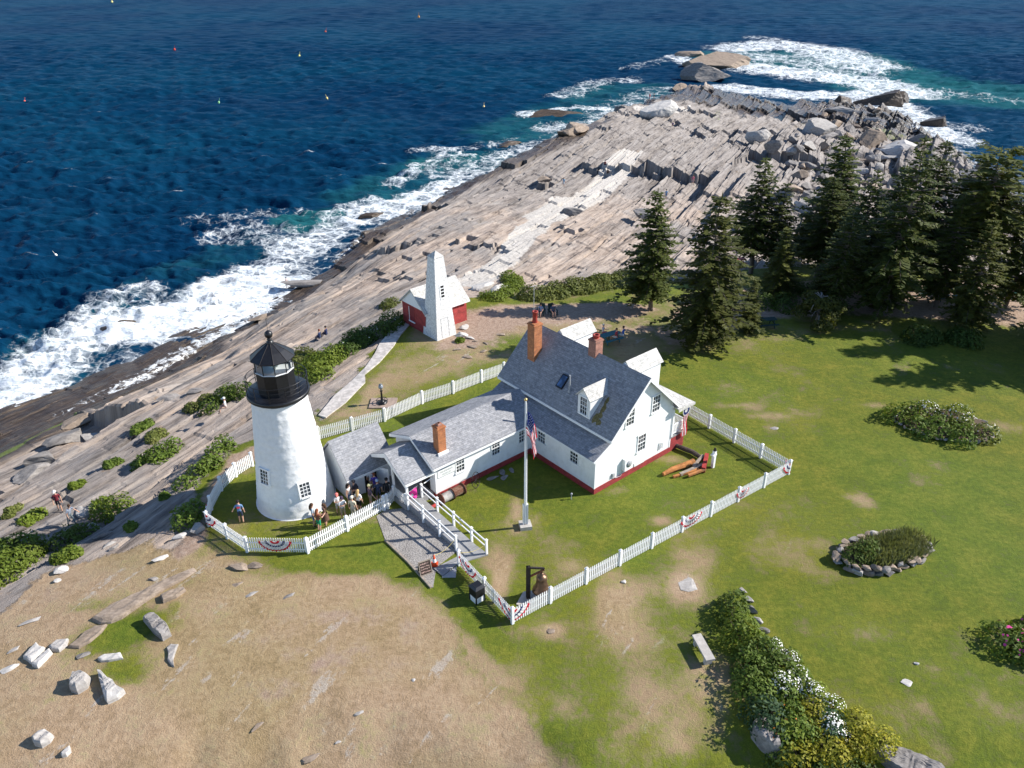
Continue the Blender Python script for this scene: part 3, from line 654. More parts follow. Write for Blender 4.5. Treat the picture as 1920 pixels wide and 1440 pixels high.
# chimneys
def chimney(x, y, w2, z0, z1, mats, pots, parent, round_pot=True):
    m = MB(); m.box((x - w2, y - w2, z0), (x + w2, y + w2, z1)); m.box((x - w2 - .04, y - w2 - .04, z1), (x + w2 + .04, y + w2 + .04, z1 + .1)); m.box((x - w2 + .03, y - w2 + .03, z1 + .1), (x + w2 - .03, y + w2 - .03, z1 + .17))
    c = part('chimney', m, mats, parent)
    if pots:
        q = MB(); r, h = pots; q.lathe([(r * 1.12, z1 + .172), (r, z1 + h * .5), (r, z1 + h - .12), (r * 1.25, z1 + h - .1), (r * 1.25, z1 + h), (r * .7, z1 + h), (r * .7, z1 + h - .3)], 14, 0, (x, y)); part('pot', q, M_CLAY, c)
    return c
chimney(2.85, 9.05, .36, 4.9, 8.05, M_BRICK, (.17, 1.0), house); chimney(xr, 4.6, .34, 6.8, 8.0, M_BRICK2, (.2, .42), house)
c = chimney(-7.05, 6.95, .29, 2.75, 4.75, M_BRICK, None, house)
q = MB(); q.lathe([(.24, 4.921), (.2, 5.0), (.14, 5.06), (.10, 5.06)], 4, 0, (-7.05, 6.95), False, R(45)); part('cap', q, M_BRICK2, c)
q = MB(); q.box((-7.45, 6.55, 2.62), (-6.65, 6.66, 3.06)); part('flashing', q, M_TRIM, c)
# skylight + vent pipe
q = MB(); ez = lambda x: zE + (x - 1.0) * k
n_ = Vector((-k, 0, 1)).normalized()
def onroof(x, y, d): return Vector((x, y, ez(x))) + n_ * d
q.extrude([onroof(1.95, 5.25, -.02), onroof(2.68, 5.25, -.02), onroof(2.68, 5.85, -.02), onroof(1.95, 5.85, -.02)], n_ * .12); sk = part('skylight', q, M_BLACK, house)
q = MB(); q.extrude([onroof(2.02, 5.32, .09), onroof(2.61, 5.32, .09), onroof(2.61, 5.78, .09), onroof(2.02, 5.78, .09)], n_ * .02); part('pane', q, mat_glass('skylight_glass', (.03, .06, .12)), sk)
q = MB(); q.tube([(2.05, 4.62, 4.7), (2.05, 4.62, 6.15)], .06, 10); q.lathe([(.14, 4.86), (.07, 5.05)], 10, 0, (2.05, 4.62)); part('vent_pipe', q, M_GREYMET, house)
# front dormer
def dormer(yc, xf, zb, ze, zr, hw, back, front):
    sgn = 1 if front else -1
    m = MB(); m.extrude([(xf, yc - hw, zb), (xf, yc + hw, zb), (xf, yc + hw, ze), (xf, yc, zr - .06), (xf, yc - hw, ze)], (sgn * back, 0, 0))
    d = part('dormer', m, M_CLAP, house); o = .13; kk = (zr - ze) / hw
    r = MB(); xo = xf - sgn * .15
    r.slab([(xo, yc - hw - o, ze - kk * o + .04), (xo, yc, zr + .04), (xf + sgn * back, yc, zr + .04), (xf + sgn * back, yc - hw - o, ze - kk * o + .04)], .06)
    r.slab([(xo, yc + hw + o, ze - kk * o + .04), (xo, yc, zr + .039), (xf + sgn * back, yc, zr + .039), (xf + sgn * back, yc + hw + o, ze - kk * o + .04)], .06)
    part('dormer_roof', r, M_SHGW, d)
    window(d, yc, zb + .18 if front else zb + .25, ze - .02, .74, (lambda a, oo, z: (xf - oo, a, z)) if front else (lambda a, oo, z: (xf + oo, a, z)), sub=False)
dormer(2.55, 1.36, 4.15, 5.72, 6.32, .56, 2.3, True)
dormer(8.25, 7.35, 4.3, 6.72, 7.36, .62, 2.85, False); dormer(2.0, 7.35, 4.3, 6.72, 7.36, .62, 2.85, False)
q = MB()
for (a, b_, s1, s2) in ((1.55, 1.62, .5, .35), (1.75, 1.45, .35, .3), (2.1, 1.5, .5, .25), (2.5, 1.6, .4, .2), (1.45, 1.25, .3, .3)): q.poly([onroof(a + s1 * .5 * math.cos(t) * (1 + .3 * math.sin(3 * t)), b_ + s2 * .7 * math.sin(t), .006 + a * .002) for t in [i * .7 for i in range(9)]])
part('lichen_patch', q, M_LICH, house)
# boxes on the gable wall
q = MB(); q.box((2.55, -.28, .75), (3.35, -.002, 1.65)); q.lathe([(.26, 0), (.26, .02), (.05, .03)], 16, 1); 
for i in range(len(q.v) - 48, len(q.v)): x, y, z = q.v[i]; q.v[i] = (2.95 + x, -.285 - z, 1.22 + y)
part('heat_pump', q, [M_TRIM, M_GREYMET], house)
q = MB(); q.box((3.75, -.06, .45), (4.75, -.032, .72)); part('basement_window', q, M_TRIM, house)
q = MB(); q.box((1.6, -.12, .62), (1.78, -.002, .9)); q.tube([(1.7, -.06, .62), (1.9, -.08, .45), (2.4, -.09, .4), (2.6, -.09, .75)], .025, 6); part('meter_box', q, M_GREYMET, house)
q = MB(); q.tube([(6.3, -.06, .75), (6.3, -.06, 1.3)], .04, 8); q.tube([(6.55, -.06, .8), (6.55, -.06, 1.25)], .04, 8); part('pipe', q, M_TRIM, house)
# side porch at the far corner
pc = MB(); pc.slab([(7.4, -.45, 3.74), (9.15, -.45, 3.62), (9.15, 6.5, 3.62), (7.76, 6.5, 3.72)], .1); pc.box((9.152, -.45, 3.44), (9.18, 6.5, 3.6)); pc.box((7.45, -.475, 3.44), (9.18, -.452, 3.62)); pr = part('porch_roof', pc, [M_SHGW], house)
pd = MB(); pd.box((7.39, -.05, 1.15), (8.95, 6.3, 1.27)); part('porch_floor', pd, M_DECK, house)
px_ = MB(); px_.box((7.40, -.02, -.3), (8.9, 6.2, 1.14)); part('porch_skirt', px_, M_RED, house)
for x, y in ((8.85, -.02), (8.85, 3.0), (8.85, 6.2), (7.5, -.02)):
    pp = MB(); pp.box((x - .07, y - .05, 1.27), (x + .07, y + .09, 3.5)); part('porch_post', pp, M_TRIM, house)
pr = MB()
for za in (1.42, 2.12): pr.box((7.57, -.03, za), (8.78, .03, za + .07)); pr.box((8.82, .09, za), (8.88, 2.95, za + .07))
for i in range(11): pr.box((7.66 + i * .105, -.02, 1.49), (7.70 + i * .105, .02, 2.12))
for i in range(26): pr.box((8.83, .2 + i * .105, 1.49), (8.87, .24 + i * .105, 2.12))
part('porch_railing', pr, M_TRIM, house)
# entrance breezeway on the wing's end
bz = MB(); bz.slab([(-10.25, 6.25, 2.2), (-8.02, 6.25, 2.2), (-8.02, 8.45, 3.42), (-10.25, 8.45, 3.42)], .08); bz.slab([(-10.25, 10.3, 2.42), (-10.25, 8.451, 3.419), (-8.02, 8.451, 3.419), (-8.02, 10.3, 2.42)], .08); part('breezeway_roof', bz, M_SHG, house)
bz = MB()
for (ya, za, yb, zb) in ((6.25, 2.17, 8.45, 3.39), (10.3, 2.39, 8.45, 3.39)): bz.extrude([(-10.28, ya, za), (-10.28, yb, zb), (-10.28, yb, zb - .32), (-10.28, ya, za - .22)], (.02, 0, 0))
bz.box((-10.25, 6.215, 2.0), (-8.05, 6.24, 2.17)); part('breezeway_fascia', bz, M_TRIM, house)
bz = MB(); bz.box((-10.1, 6.42, 0), (-9.96, 6.56, 2.05)); part('breezeway_post', bz, M_TRIM, house)
bz = MB(); bz.box((-10.1, 7.95, 0), (-9.98, 8.07, 2.95)); part('breezeway_post', bz, M_TRIM, house)
bz = MB(); bz.box((-10.2, 6.5, .02), (-8.05, 10.2, .40)); part('breezeway_floor', bz, M_DECK, house)
bz = MB(); bz.box((-8.06, 6.9, .42), (-8.005, 7.8, 2.3)); part('door', bz, M_DARK, house)
bz = MB(); bz.box((-10.0, 10.1, .40), (-8.05, 10.18, 2.3)); part('back_wall', bz, M_CLAP, house)
bz = MB(); bz.tube([(-8.7, 6.55, 1.4), (-8.06, 6.55, 1.55)], .035, 8); part('grab_rail', bz, M_TRIM, house)
# mast behind the ridge
q = MB(); q.tube([(xr, 10.85, 7.15), (xr, 10.85, 10.0)], .022, 6); q.tube([(xr - .35, 10.85, 9.95), (xr + .3, 10.85, 9.9)], .015, 6); part('antenna_mast', q, M_GREYMET, house)

# wall sign, fixed on the wing
M_SIGN = pmat('sign_board', (.74, .75, .72), .5, .05, 4); M_SIGNT = pmat('sign_grey_letters', (.36, .38, .37), .6, .05, 4)
def hp(x, y, z=0.0):
    return Vector((HO[0] + x * math.cos(HA) - y * math.sin(HA), HO[1] + x * math.sin(HA) + y * math.cos(HA), z))
sg = MB(); sg.box((-.68, -.03, 0), (.68, 0, .52)); sg.box((-.72, -.036, -.03), (.72, -.031, .0), 1); sg.box((-.72, -.036, .52), (.72, -.031, .55), 1); sg.box((-.72, -.036, 0), (-.69, -.031, .52), 1); sg.box((.69, -.036, 0), (.72, -.031, .52), 1)
sign = single('wall_sign', sg, [M_SIGN, M_SIGNT], 'pale rectangular sign board on the wing wall beside the breezeway', 'sign', hp(-7.15, 6.245, 1.55), HA)
def text_part(name, txt, size, mat, parent, loc, rot, ext=.003, align='CENTER'):
    cu = bpy.data.curves.new(name, 'FONT'); cu.body = txt; cu.size = size; cu.extrude = ext; cu.align_x = align
    t = bpy.data.objects.new(name, cu); COL.objects.link(t); bpy.context.view_layer.update()
    me = bpy.data.meshes.new_from_object(t); bpy.data.objects.remove(t); me.materials.clear(); me.materials.append(mat)
    o = link(name, me, parent); o.location = loc; o.rotation_euler = rot; return o
text_part('lettering', "FISHERMEN'S", .17, M_SIGNT, sign, (0, -.033, .29), (R(90), 0, 0)); text_part('lettering', "MUSEUM", .17, M_SIGNT, sign, (0, -.033, .08), (R(90), 0, 0))

# ------------------------------------------------------------------ stone entry building joined to the tower's foot
ent = thing('entry_building', 'small white entry building with grey shingle roof between the lighthouse and the breezeway', 'building', HO, HA)
w = MB(); w.extrude([(-12.35, 9.85, -.4), (-12.35, 13.1, -.4), (-12.35, 13.1, 1.9), (-12.35, 11.45, 3.62), (-12.35, 9.85, 1.82)], (3.4, 0, 0)); part('wall', w, M_WHITE, ent)
rf = MB(); rf.slab([(-12.5, 9.55, 1.70), (-8.85, 9.55, 1.70), (-8.85, 11.45, 3.78), (-12.5, 11.45, 3.78)], .08); rf.slab([(-12.5, 13.4, 1.72), (-12.5, 11.451, 3.779), (-8.85, 11.451, 3.779), (-8.85, 13.4, 1.72)], .08); part('roof', rf, M_SHG, ent)
tm = MB(); tm.box((-12.5, 9.515, 1.52), (-8.85, 9.545, 1.68)); part('fascia', tm, M_TRIM, ent)
q = MB(); q.box((-11.1, 9.83, -.1), (-10.2, 9.849, 1.72)); part('doorway', q, M_DARK, ent)
q = MB(); q.box((-11.2, 9.80, -.1), (-11.11, 9.848, 1.5)); q.box((-10.19, 9.80, -.1), (-10.1, 9.848, 1.5)); q.box((-11.2, 9.80, 1.5), (-10.1, 9.848, 1.58)); part('door_frame', q, M_TRIM, ent)
dm = Matrix.Translation((-10.18, 9.78, 0)) @ Matrix.Rotation(R(-62), 4, 'Z')
q = MB(); q.box((0, -.02, -.05), (.88, .02, 1.66), 0, dm); q.box((.1, -.032, .15), (.78, -.021, .75), 0, dm); q.box((.1, -.032, .9), (.78, -.021, 1.5), 0, dm); part('door', q, M_TRIM, ent)

# ------------------------------------------------------------------ lighthouse
TX, TY = -14.03, 41.62
lh = thing('lighthouse', 'tall white conical stone lighthouse with black lantern room on top', 'lighthouse', (TX, TY, 0))
def mat_rubble():
    m, nt, b = nodes_of('whitewashed_rubble'); N = NT(nt); co = N.coord()
    v = N.new('ShaderNodeTexVoronoi'); N.put(v.inputs['Vector'], N.mapping(co, scale=(1.5, 1.5, 3.0))); v.inputs['Scale'].default_value = 1.25; v.feature = 'SMOOTH_F1'
    n = N.noise(co, 3.5, 5, .6)
    N.put(b.inputs['Base Color'], N.ramp(n, [(.3, (.72, .72, .71)), (.55, (.80, .80, .79)), (.75, (.83, .82, .80))])); b.inputs['Roughness'].default_value = .7; b.inputs['Specular IOR Level'].default_value = .25
    h = N.math('ADD', N.math('MULTIPLY', v.outputs['Distance'], -1.0), N.math('MULTIPLY', n, .6)); N.put(b.inputs['Normal'], N.bump(h, .6, .05)); return m
prof = [(2.46, -.3)]
for i in range(61):
    z = 7.75 * i / 60; prof.append((2.46 - (2.46 - 1.60) * (z / 7.75) ** .93, z))
tw = MB(); NS = 120; tw.lathe(prof, NS)
va = np.array(tw.v); an = np.arctan2(va[:, 1], va[:, 0]); rr = np.hypot(va[:, 0], va[:, 1])
row = va[:, 2] / .30; ri = np.floor(row); cu_ = an * 2.2 / .55 + _hash(ri, ri * 0, 5)
bl = (_hash(ri, np.floor(cu_), 6) - .5) * .030 + (fbm(an * 7, va[:, 2] * 3, 61, 4) - .5) * .045
rr2 = rr + bl; tw.v = [(rr2[i] * math.cos(an[i]), rr2[i] * math.sin(an[i]), va[i, 2]) for i in range(len(va))]
tw.lathe([(2.55, -.3), (2.52, .02), (2.3, .03)], 48)
part('tower', tw, mat_rubble(), lh)
def trad(z): return 2.46 - (2.46 - 1.60) * (max(z, 0) / 7.75) ** .93
def tower_window(ang, zc, w_, h_):
    """a window pocket set on the tower face: splayed white surround, muntins and panes"""
    r = trad(zc); M_ = Matrix.Rotation(ang, 4, 'Z') @ Matrix.Translation((r, 0, zc)) @ Matrix.Rotation(-R(6.3), 4, 'Y')
    f = MB(); t = .10
    f.box((-.3, -w_ / 2 - t, -h_ / 2 - t), (.10, -w_ / 2, h_ / 2 + t), 0, M_); f.box((-.3, w_ / 2, -h_ / 2 - t), (.10, w_ / 2 + t, h_ / 2 + t), 0, M_)
    f.box((-.3, -w_ / 2, h_ / 2), (.10, w_ / 2, h_ / 2 + t), 0, M_); f.box((-.3, -w_ / 2 - .001, -h_ / 2 - t), (.13, w_ / 2 + .001, -h_ / 2), 0, M_)
    for i in range(1, 3): y = -w_ / 2 + w_ * i / 3; f.box((.055, y - .018, -h_ / 2), (.078, y + .018, h_ / 2), 0, M_)
    for i in range(1, 4): z = -h_ / 2 + h_ * i / 4; f.box((.056, -w_ / 2, z - .018), (.077, w_ / 2, z + .018), 0, M_)
    fr = part('window', f, M_TRIM, lh); g = MB(); g.box((-.1, -w_ / 2, -h_ / 2), (.05, w_ / 2, h_ / 2), 0, M_); part('pane', g, M_GLASS, fr)
tower_window(R(-57), 1.95, .62, .95); tower_window(R(-121), 2.9, .62, .95)
# gallery
ga = MB(); ga.lathe([(1.58, 7.55), (1.70, 7.72), (1.84, 7.78), (1.86, 7.82), (1.86, 7.98), (1.80, 8.02), (.9, 8.03)], 48); part('gallery', ga, M_BLACK, lh)
rl = MB()
for i in range(12):
    a = 2 * math.pi * i / 12; rl.tube([(1.80 * math.cos(a), 1.80 * math.sin(a), 8.0), (1.80 * math.cos(a), 1.80 * math.sin(a), 8.95)], .022, 6)
for z in (8.35, 8.65, 8.95): rl.tube([(1.80 * math.cos(2 * math.pi * i / 48), 1.80 * math.sin(2 * math.pi * i / 48), z) for i in range(49)], .016 if z < 8.9 else .022, 6, 0, False)
part('gallery_railing', rl, M_BLACK, lh)
A0 = R(18 - 90)
mu = MB(); mu.lathe([(1.14, 8.0), (1.14, 9.38), (1.19, 9.40), (1.19, 9.46), (1.05, 9.46)], 10, 0, (0, 0), False, A0); part('lantern_base', mu, M_BLACK, lh)
sill = MB(); sill.lathe([(1.17, 9.462), (1.17, 9.50), (1.0, 9.50)], 10, 0, (0, 0), False, A0); part('lantern_sill', sill, M_TRIM, lh)
def mat_lantern_glass():
    m, nt, b = nodes_of('lantern_glass'); N = NT(nt)
    g = N.new('ShaderNodeBsdfGlossy'); g.inputs['Roughness'].default_value = .03; t = N.new('ShaderNodeBsdfTransparent'); N.put(t.inputs[0], N.mix(N.rng(N.noise(N.coord(), 1.2, 3), .35, .65), (.86, .9, .9), (.95, .97, .97)))
    fz = N.new('ShaderNodeFresnel'); fz.inputs[0].default_value = 1.5; mx = N.new('ShaderNodeMixShader')
    N.put(mx.inputs[0], N.math('ADD', N.math('MULTIPLY', fz.outputs[0], .8), .10)); nt.links.new(t.outputs[0], mx.inputs[1]); nt.links.new(g.outputs[0], mx.inputs[2]); nt.links.new(mx.outputs[0], nt.nodes['Material Output'].inputs[0]); return m
M_LGL = mat_lantern_glass()
for i in range(10):
    a, b_ = A0 + 2 * math.pi * i / 10, A0 + 2 * math.pi * (i + 1) / 10
    g = MB(); P_ = lambda t, z, r=1.10: (r * math.cos(t), r * math.sin(t), z)
    g.quad(P_(a, 9.50), P_(b_, 9.50), P_(b_, 10.28), P_(a, 10.28)); part('lantern_pane', g, M_LGL, lh)
for i in range(10):
    mn = MB(); a = A0 + 2 * math.pi * i / 10; mn.tube([(1.12 * math.cos(a), 1.12 * math.sin(a), 9.50), (1.12 * math.cos(a), 1.12 * math.sin(a), 10.3)], .028, 6); part('lantern_mullion', mn, M_BLACK, lh)
ro = MB(); ro.lathe([(1.02, 10.26), (1.30, 10.22), (1.32, 10.28), (.80, 10.70), (.16, 11.12)], 10, 0, (0, 0), False, A0); part('lantern_roof', ro, M_BLACK, lh)
rs = MB()
for i in range(10):
    a = A0 + 2 * math.pi * i / 10; rs.tube([(1.32 * math.cos(a), 1.32 * math.sin(a), 10.285), (.80 * math.cos(a), .80 * math.sin(a), 10.705), (.16 * math.cos(a), .16 * math.sin(a), 11.125)], .018, 5)
part('roof_seam', rs, M_IRON, lh)
vb = MB(); vb.lathe([(.20, 11.08), (.20, 11.2), (.15, 11.24), (.11, 11.3), (.15, 11.36), (.12, 11.4), (.10, 11.44), (.205, 11.52), (.235, 11.66), (.20, 11.80), (.09, 11.89), (.02, 11.91)], 20); part('ventilator_ball', vb, M_BLACK, lh)
ltn = MB(); ltn.tube([(0, 0, 11.88), (0, 0, 12.75)], [.014, .006], 6); part('lightning_rod', ltn, M_IRON, lh)
ls = MB(); ls.lathe([(.10, 8.9), (.10, 9.55), (.26, 9.6), (.32, 9.75), (.36, 9.9), (.32, 10.05), (.24, 10.16), (.08, 10.2)], 24); part('lens', ls, mat_glass('lens_glass', (.30, .34, .34)), lh)
fl_ = MB(); fl_.lathe([(1.06, 9.40), (.02, 9.41)], 10, 0, (0, 0), False, A0); part('lantern_floor', fl_, M_TRIM, lh)

# ------------------------------------------------------------------ bell house: red brick shed with white pyramid bell tower
A_ = Vector((*G(757, 604), 0)); B_ = Vector((*G(800, 629), 0)); ang = math.atan2(B_.y - A_.y, B_.x - A_.x)
BA = (ang + (R(42) - R(90))) / 2
bh = thing('bell_house', 'red brick bell house with pale roof and tall white pyramid tower', 'building', A_, BA)      # x: along the lit-side corner to corner gable, y: along the long side
GW, GL = 3.6, 4.7
w = MB(); w.extrude([(0, 0, -.8), (GW, 0, -.8), (GW, 0, 2.35), (GW / 2, 0, 3.75), (0, 0, 2.35)], (0, GL, 0)); part('wall', w, mat_brick('red_shed_brick', (.36, .045, .04), (.28, .035, .034), (.26, .04, .035)), bh)
g = MB(); g.extrude([(-.25, -.04, 2.22), (GW + .25, -.04, 2.22), (GW / 2, -.04, 3.85)], (0, .036, 0)); part('gable_board', g, M_TRIM, bh)
rf = MB(); kz = (3.95 - 2.15) / (GW / 2 + .28)
rf.slab([(-.28, -.22, 2.15), (GW / 2, -.22, 3.95), (GW / 2, GL + .2, 3.95), (-.28, GL + .2, 2.15)], .1); rf.slab([(GW + .28, -.22, 2.15), (GW / 2 + .001, -.22, 3.949), (GW / 2 + .001, GL + .2, 3.949), (GW + .28, GL + .2, 2.15)], .1); part('roof', rf, M_SHGW, bh)
tm = MB(); tm.box((GW + .285, -.22, 1.96), (GW + .32, GL + .2, 2.13)); part('fascia', tm, M_TRIM, bh)
q = MB(); q.box((1.05, -.03, .62), (1.12, -.004, 2.0)); q.box((1.0, -.07, .52), (1.95, -.004, .64)); q.box((1.121, -.02, .645), (1.9, -.006, 2.0), 1); part('window', q, [M_TRIM, pmat('red_shutter', (.22, .025, .028), .6, .1)], bh)
# tower in the same frame
fc = bh.matrix_basis.copy(); inv = (Matrix.Translation(A_) @ Matrix.Rotation(BA, 4, 'Z')).inverted()
T0 = inv @ Vector((*G(820, 640), 0)); s0 = 2.15; s1 = .98; hT_ = 7.45
cx, cy = T0.x - s0 / 2 + .0, T0.y + s0 / 2
def lvl(s, z): return [(cx - s / 2, cy - s / 2, z), (cx + s / 2, cy - s / 2, z), (cx + s / 2, cy + s / 2, z), (cx - s / 2, cy + s / 2, z)]
t = MB(); Lv = [lvl(s0 + (s1 - s0) * z / hT_, z) for z in (-.5, 2.5, 5.0, hT_)]
for k_ in range(3): t.add(Lv[k_] + Lv[k_ + 1], [(i, (i + 1) % 4, (i + 1) % 4 + 4, i + 4) for i in range(4)])
part('bell_tower', t, mat_shingle('white_wood_shingle', (.76, .75, .73), (.68, .68, .67), (.74, .72, .68)), bh)
t = MB(); e = lvl(s1 + .10, hT_); t.add(e + [(cx, cy, hT_ + .52)], [(0, 1, 4), (1, 2, 4), (2, 3, 4), (3, 0, 4), (3, 2, 1, 0)]); part('tower_cap', t, M_SHGW, bh)
def tface(dx, z):   # point on the +x face of the tower
    s = s0 + (s1 - s0) * z / hT_; return Vector((cx + s / 2, cy + dx, z))
t = MB(); nrm = Vector((1, 0, .08))
def tq(d0, d1, za, zb, o, mi): t.extrude([tface(d0, za) - nrm * .02, tface(d1, za) - nrm * .02, tface(d1, zb) - nrm * .02, tface(d0, zb) - nrm * .02], nrm * (o + .02), mi)
tq(-.28, .28, 3.7, 5.05, .03, 0)
for i in range(4): tq(-.17, .17, 3.86 + i * .29, 3.86 + i * .29 + .2, .04, 1)
part('window', t, [M_TRIM, M_DARK], bh)
t = MB(); 
for d0, d1, za, zb in ((-.5, -.46, .1, 1.9), (.30, .34, .1, 1.9), (-.5, .34, 1.9, 1.94)): tq(d0, d1, za, zb, .012, 0)
part('door', t, M_GREYMET, bh)

# ------------------------------------------------------------------ fence
def fence(label, pts, post0=True, post1=True, h=1.08, name='picket_fence', sp=2.45):
    P = [Vector((*G(x, y), 0)) if not isinstance(x, Vector) else x for x, y in [(p if not isinstance(p, Vector) else (p, 0)) for p in pts]]
    for p in P: p.z = max(ground(p.x, p.y), -1.5)
    t = thing(name, label, 'fence', P[0], 0, None); o = P[0]
    for si in range(len(P) - 1):
        a, b = P[si] - o, P[si + 1] - o; L = (b - a).length; n = max(1, round(L / sp)); d = (b - a) / n; u = d.normalized(); nr = Vector((-u.y, u.x, 0)).normalized()
        rz = math.atan2(u.y, u.x)
        def post(p):
            m = MB(); M_ = Matrix.Translation(p) @ Matrix.Rotation(rz, 4, 'Z')
            m.box((-.075, -.075, -.25), (.075, .075, h + .02), 0, M_); m.box((-.10, -.10, h + .02), (.10, .10, h + .06), 0, M_)
            m.add([M_ @ Vector(q) for q in ((-.09, -.09, h + .06), (.09, -.09, h + .06), (.09, .09, h + .06), (-.09, .09, h + .06), (0, 0, h + .13))], [(0, 1, 4), (1, 2, 4), (2, 3, 4), (3, 0, 4)]); part('post', m, M_TRIM, t)
        for k in range(n + 1):
            if (k == 0 and si == 0 and not post0) or (k == 0 and si > 0) or (k == n and si == len(P) - 2 and not post1): continue
            post(a + d * k)
        for k in range(n):
            q0 = a + d * k; m = MB(); Lp = d.length; npk = max(2, int((Lp - .16) / .135))
            for zr in (.28, .76): m.beam(q0 + u * .08 + nr * .03 + Vector((0, 0, zr)), q0 + d - u * .08 + nr * .03 + Vector((0, 0, zr)), .035, .075)
            for i in range(npk):
                s_ = .08 + (Lp - .16) * (i + .5) / npk; c_ = q0 + u * s_; hw = .036
                zt = h + rnd.uniform(-.008, .008)
                pts_ = [c_ - u * hw + Vector((0, 0, .06)), c_ + u * hw + Vector((0, 0, .06)), c_ + u * hw + Vector((0, 0, zt - .04)), c_ + Vector((0, 0, zt + .02)), c_ - u * hw + Vector((0, 0, zt - .04))]
                m.extrude(pts_, -nr * .022)
            part('picket_panel', m, M_TRIM, t)
    return t
FC = (961, 1169); FR = (1478, 889)
fence('long white picket fence along the lawn from the bell corner to the far right corner', [FC, FR])
fence('white picket fence returning from the right corner to the house porch', [FR, (1285, 777)], post0=False)
fence('short white picket fence from the ramp foot down to the bell corner', [(861, 1060), FC], post1=False)
fence('white picket fence beside the waiting visitors, from gravel path to the tower lawn', [(721, 957), (578, 1037)])
fence('white picket fence curving round the front of the tower lawn', [(578, 1037), (464, 1035), (391, 985)], post0=False)
fence('short white picket fence climbing behind the left side of the lighthouse', [(391, 985), (397, 955), (416, 920), (443, 894), (474, 874)], post0=False, sp=1.7)
fence('white picket fence along the seaward side behind the wing', [(560, 838), (598, 825), (722, 790), (792, 757), (850, 738), (903, 717), (945, 702)], sp=3.2)
fence('small white picket gate beside the porch post', [hp(-10.95, 7.45), hp(-10.15, 7.9)], name='picket_gate', sp=3)
fence('narrow white picket section between gate and ramp', [hp(-10.08, 7.9), hp(-10.06, 6.7)], post0=False, sp=3)

# ------------------------------------------------------------------ ramp and its approach (house frame)
rp = thing('access_ramp', 'grey painted wooden ramp with white handrails leading down from the breezeway', 'ramp', HO, HA)
q = MB(); q.extrude([(-9.98, 6.48, .40), (-9.98, .9, .13), (-9.98, .9, .02), (-9.98, 6.48, .02)], (1.06, 0, 0)); part('ramp_deck', q, M_DECK, rp)
q = MB(); q.extrude([(-11.95, 1.0, .10), (-11.9, .2, .06), (-10.7, .45, .06), (-8.85, -.1, .10), (-8.9, .88, .12), (-10.0, .88, .12)], (0, 0, -.2)); part('landing', q, M_DECK, rp)
q = MB(); q.extrude([(-12.0, .15, .05), (-11.4, -.35, .02), (-10.8, .35, .05)], (0, 0, -.1)); part('landing_flap', q, M_GREYMET, rp)
for x, ys in ((-10.02, (4.82, 3.1, 1.44)), (-8.88, (6.6, 4.9, 3.2, 1.42, .0))):
    zz = lambda y: .13 + max(0, y - .9) / 5.58 * .27
    for y in ys:
        q = MB(); q.box((x - .06, y - .06, 0), (x + .06, y + .06, zz(y) + .98)); q.box((x - .08, y - .08, zz(y) + .98), (x + .08, y + .08, zz(y) + 1.02)); part('rail_post', q, M_TRIM, rp)
    q = MB(); y0, y1 = (6.5 if x < -9.5 else ys[0]), ys[-1]
    for dz in (.88, .48): q.beam((x, y0, zz(y0) + dz), (x, y1, zz(y1) + dz), .05, .10 if dz > .6 else .07)
    part('handrail', q, M_TRIM, rp)
def mat_gravel():
    m, nt, b = nodes_of('gravel'); N = NT(nt); co = N.coord()
    v = N.new('ShaderNodeTexVoronoi'); N.put(v.inputs['Vector'], co); v.inputs['Scale'].default_value = 13
    c = N.ramp(N.math('ADD', N.math('MULTIPLY', N.noise(co, 22, 4, .7), .6), N.math('MULTIPLY', N.noise(co, 1.2, 4), .4)), [(.3, (.20, .18, .165)), (.5, (.36, .335, .31)), (.7, (.50, .47, .44))])
    N.put(b.inputs['Base Color'], N.mix(1.0, c, N.rng(v.outputs['Distance'], 0, .8, 1.1, .6), 'MULTIPLY')); b.inputs['Roughness'].default_value = .95
    N.put(b.inputs['Normal'], N.bump(v.outputs['Distance'], .8, -.03)); return m
gp = MB(); gp.extrude([Vector((*G(x, y), .03)) for x, y in ((706, 968), (722, 957), (768, 952), (857, 1034), (818, 1064), (812, 1102), (806, 1101), (760, 1050), (722, 1012))], (0, 0, -.15)); lay(link('gravel_path', gp.mesh('gravel_path', mat_gravel())))
ed = MB()
E_ = [Vector((*G(x, y), .05)) for x, y in ((722, 1014), (765, 1055), (808, 1103))]
for a, b in zip(E_, E_[1:]): ed.beam(a, b, .10, .12)
single('timber_edging', ed, M_WOODW, 'long weathered timber edging along the left side of the gravel path', 'edging')
# stone slab walkway to the bell house
wk = MB(); LE = [(597, 780), (628, 742), (660, 715), (685, 690), (703, 664), (712, 645), (735, 618), (757, 600)]; RE = [(611, 784), (648, 756), (685, 718), (684, 703), (712, 680), (738, 650), (752, 628), (768, 610)]
LE = [at(*p) for p in LE]; RE = [at(*p) for p in RE]
for p in LE + RE: p.z += .10
n = len(LE); vs_ = LE + RE; vb_ = [v - Vector((0, 0, .5)) for v in vs_]
wk.add(vs_ + vb_, [(i, i + n, i + n + 1, i + 1) for i in range(n - 1)] + [(i, i + 1, i + 1 + 2 * n, i + 2 * n) for i in range(n - 1)] + [(i + n, i + 3 * n, i + 3 * n + 1, i + n + 1) for i in range(n - 1)] + [(0, 2 * n, 3 * n, n)])
lay(link('stone_walkway', wk.mesh('stone_walkway', pmat('pale_walkway_stone', (.50, .46, .42), .9, .25, 2.5, bump=.7, bscale=6))))

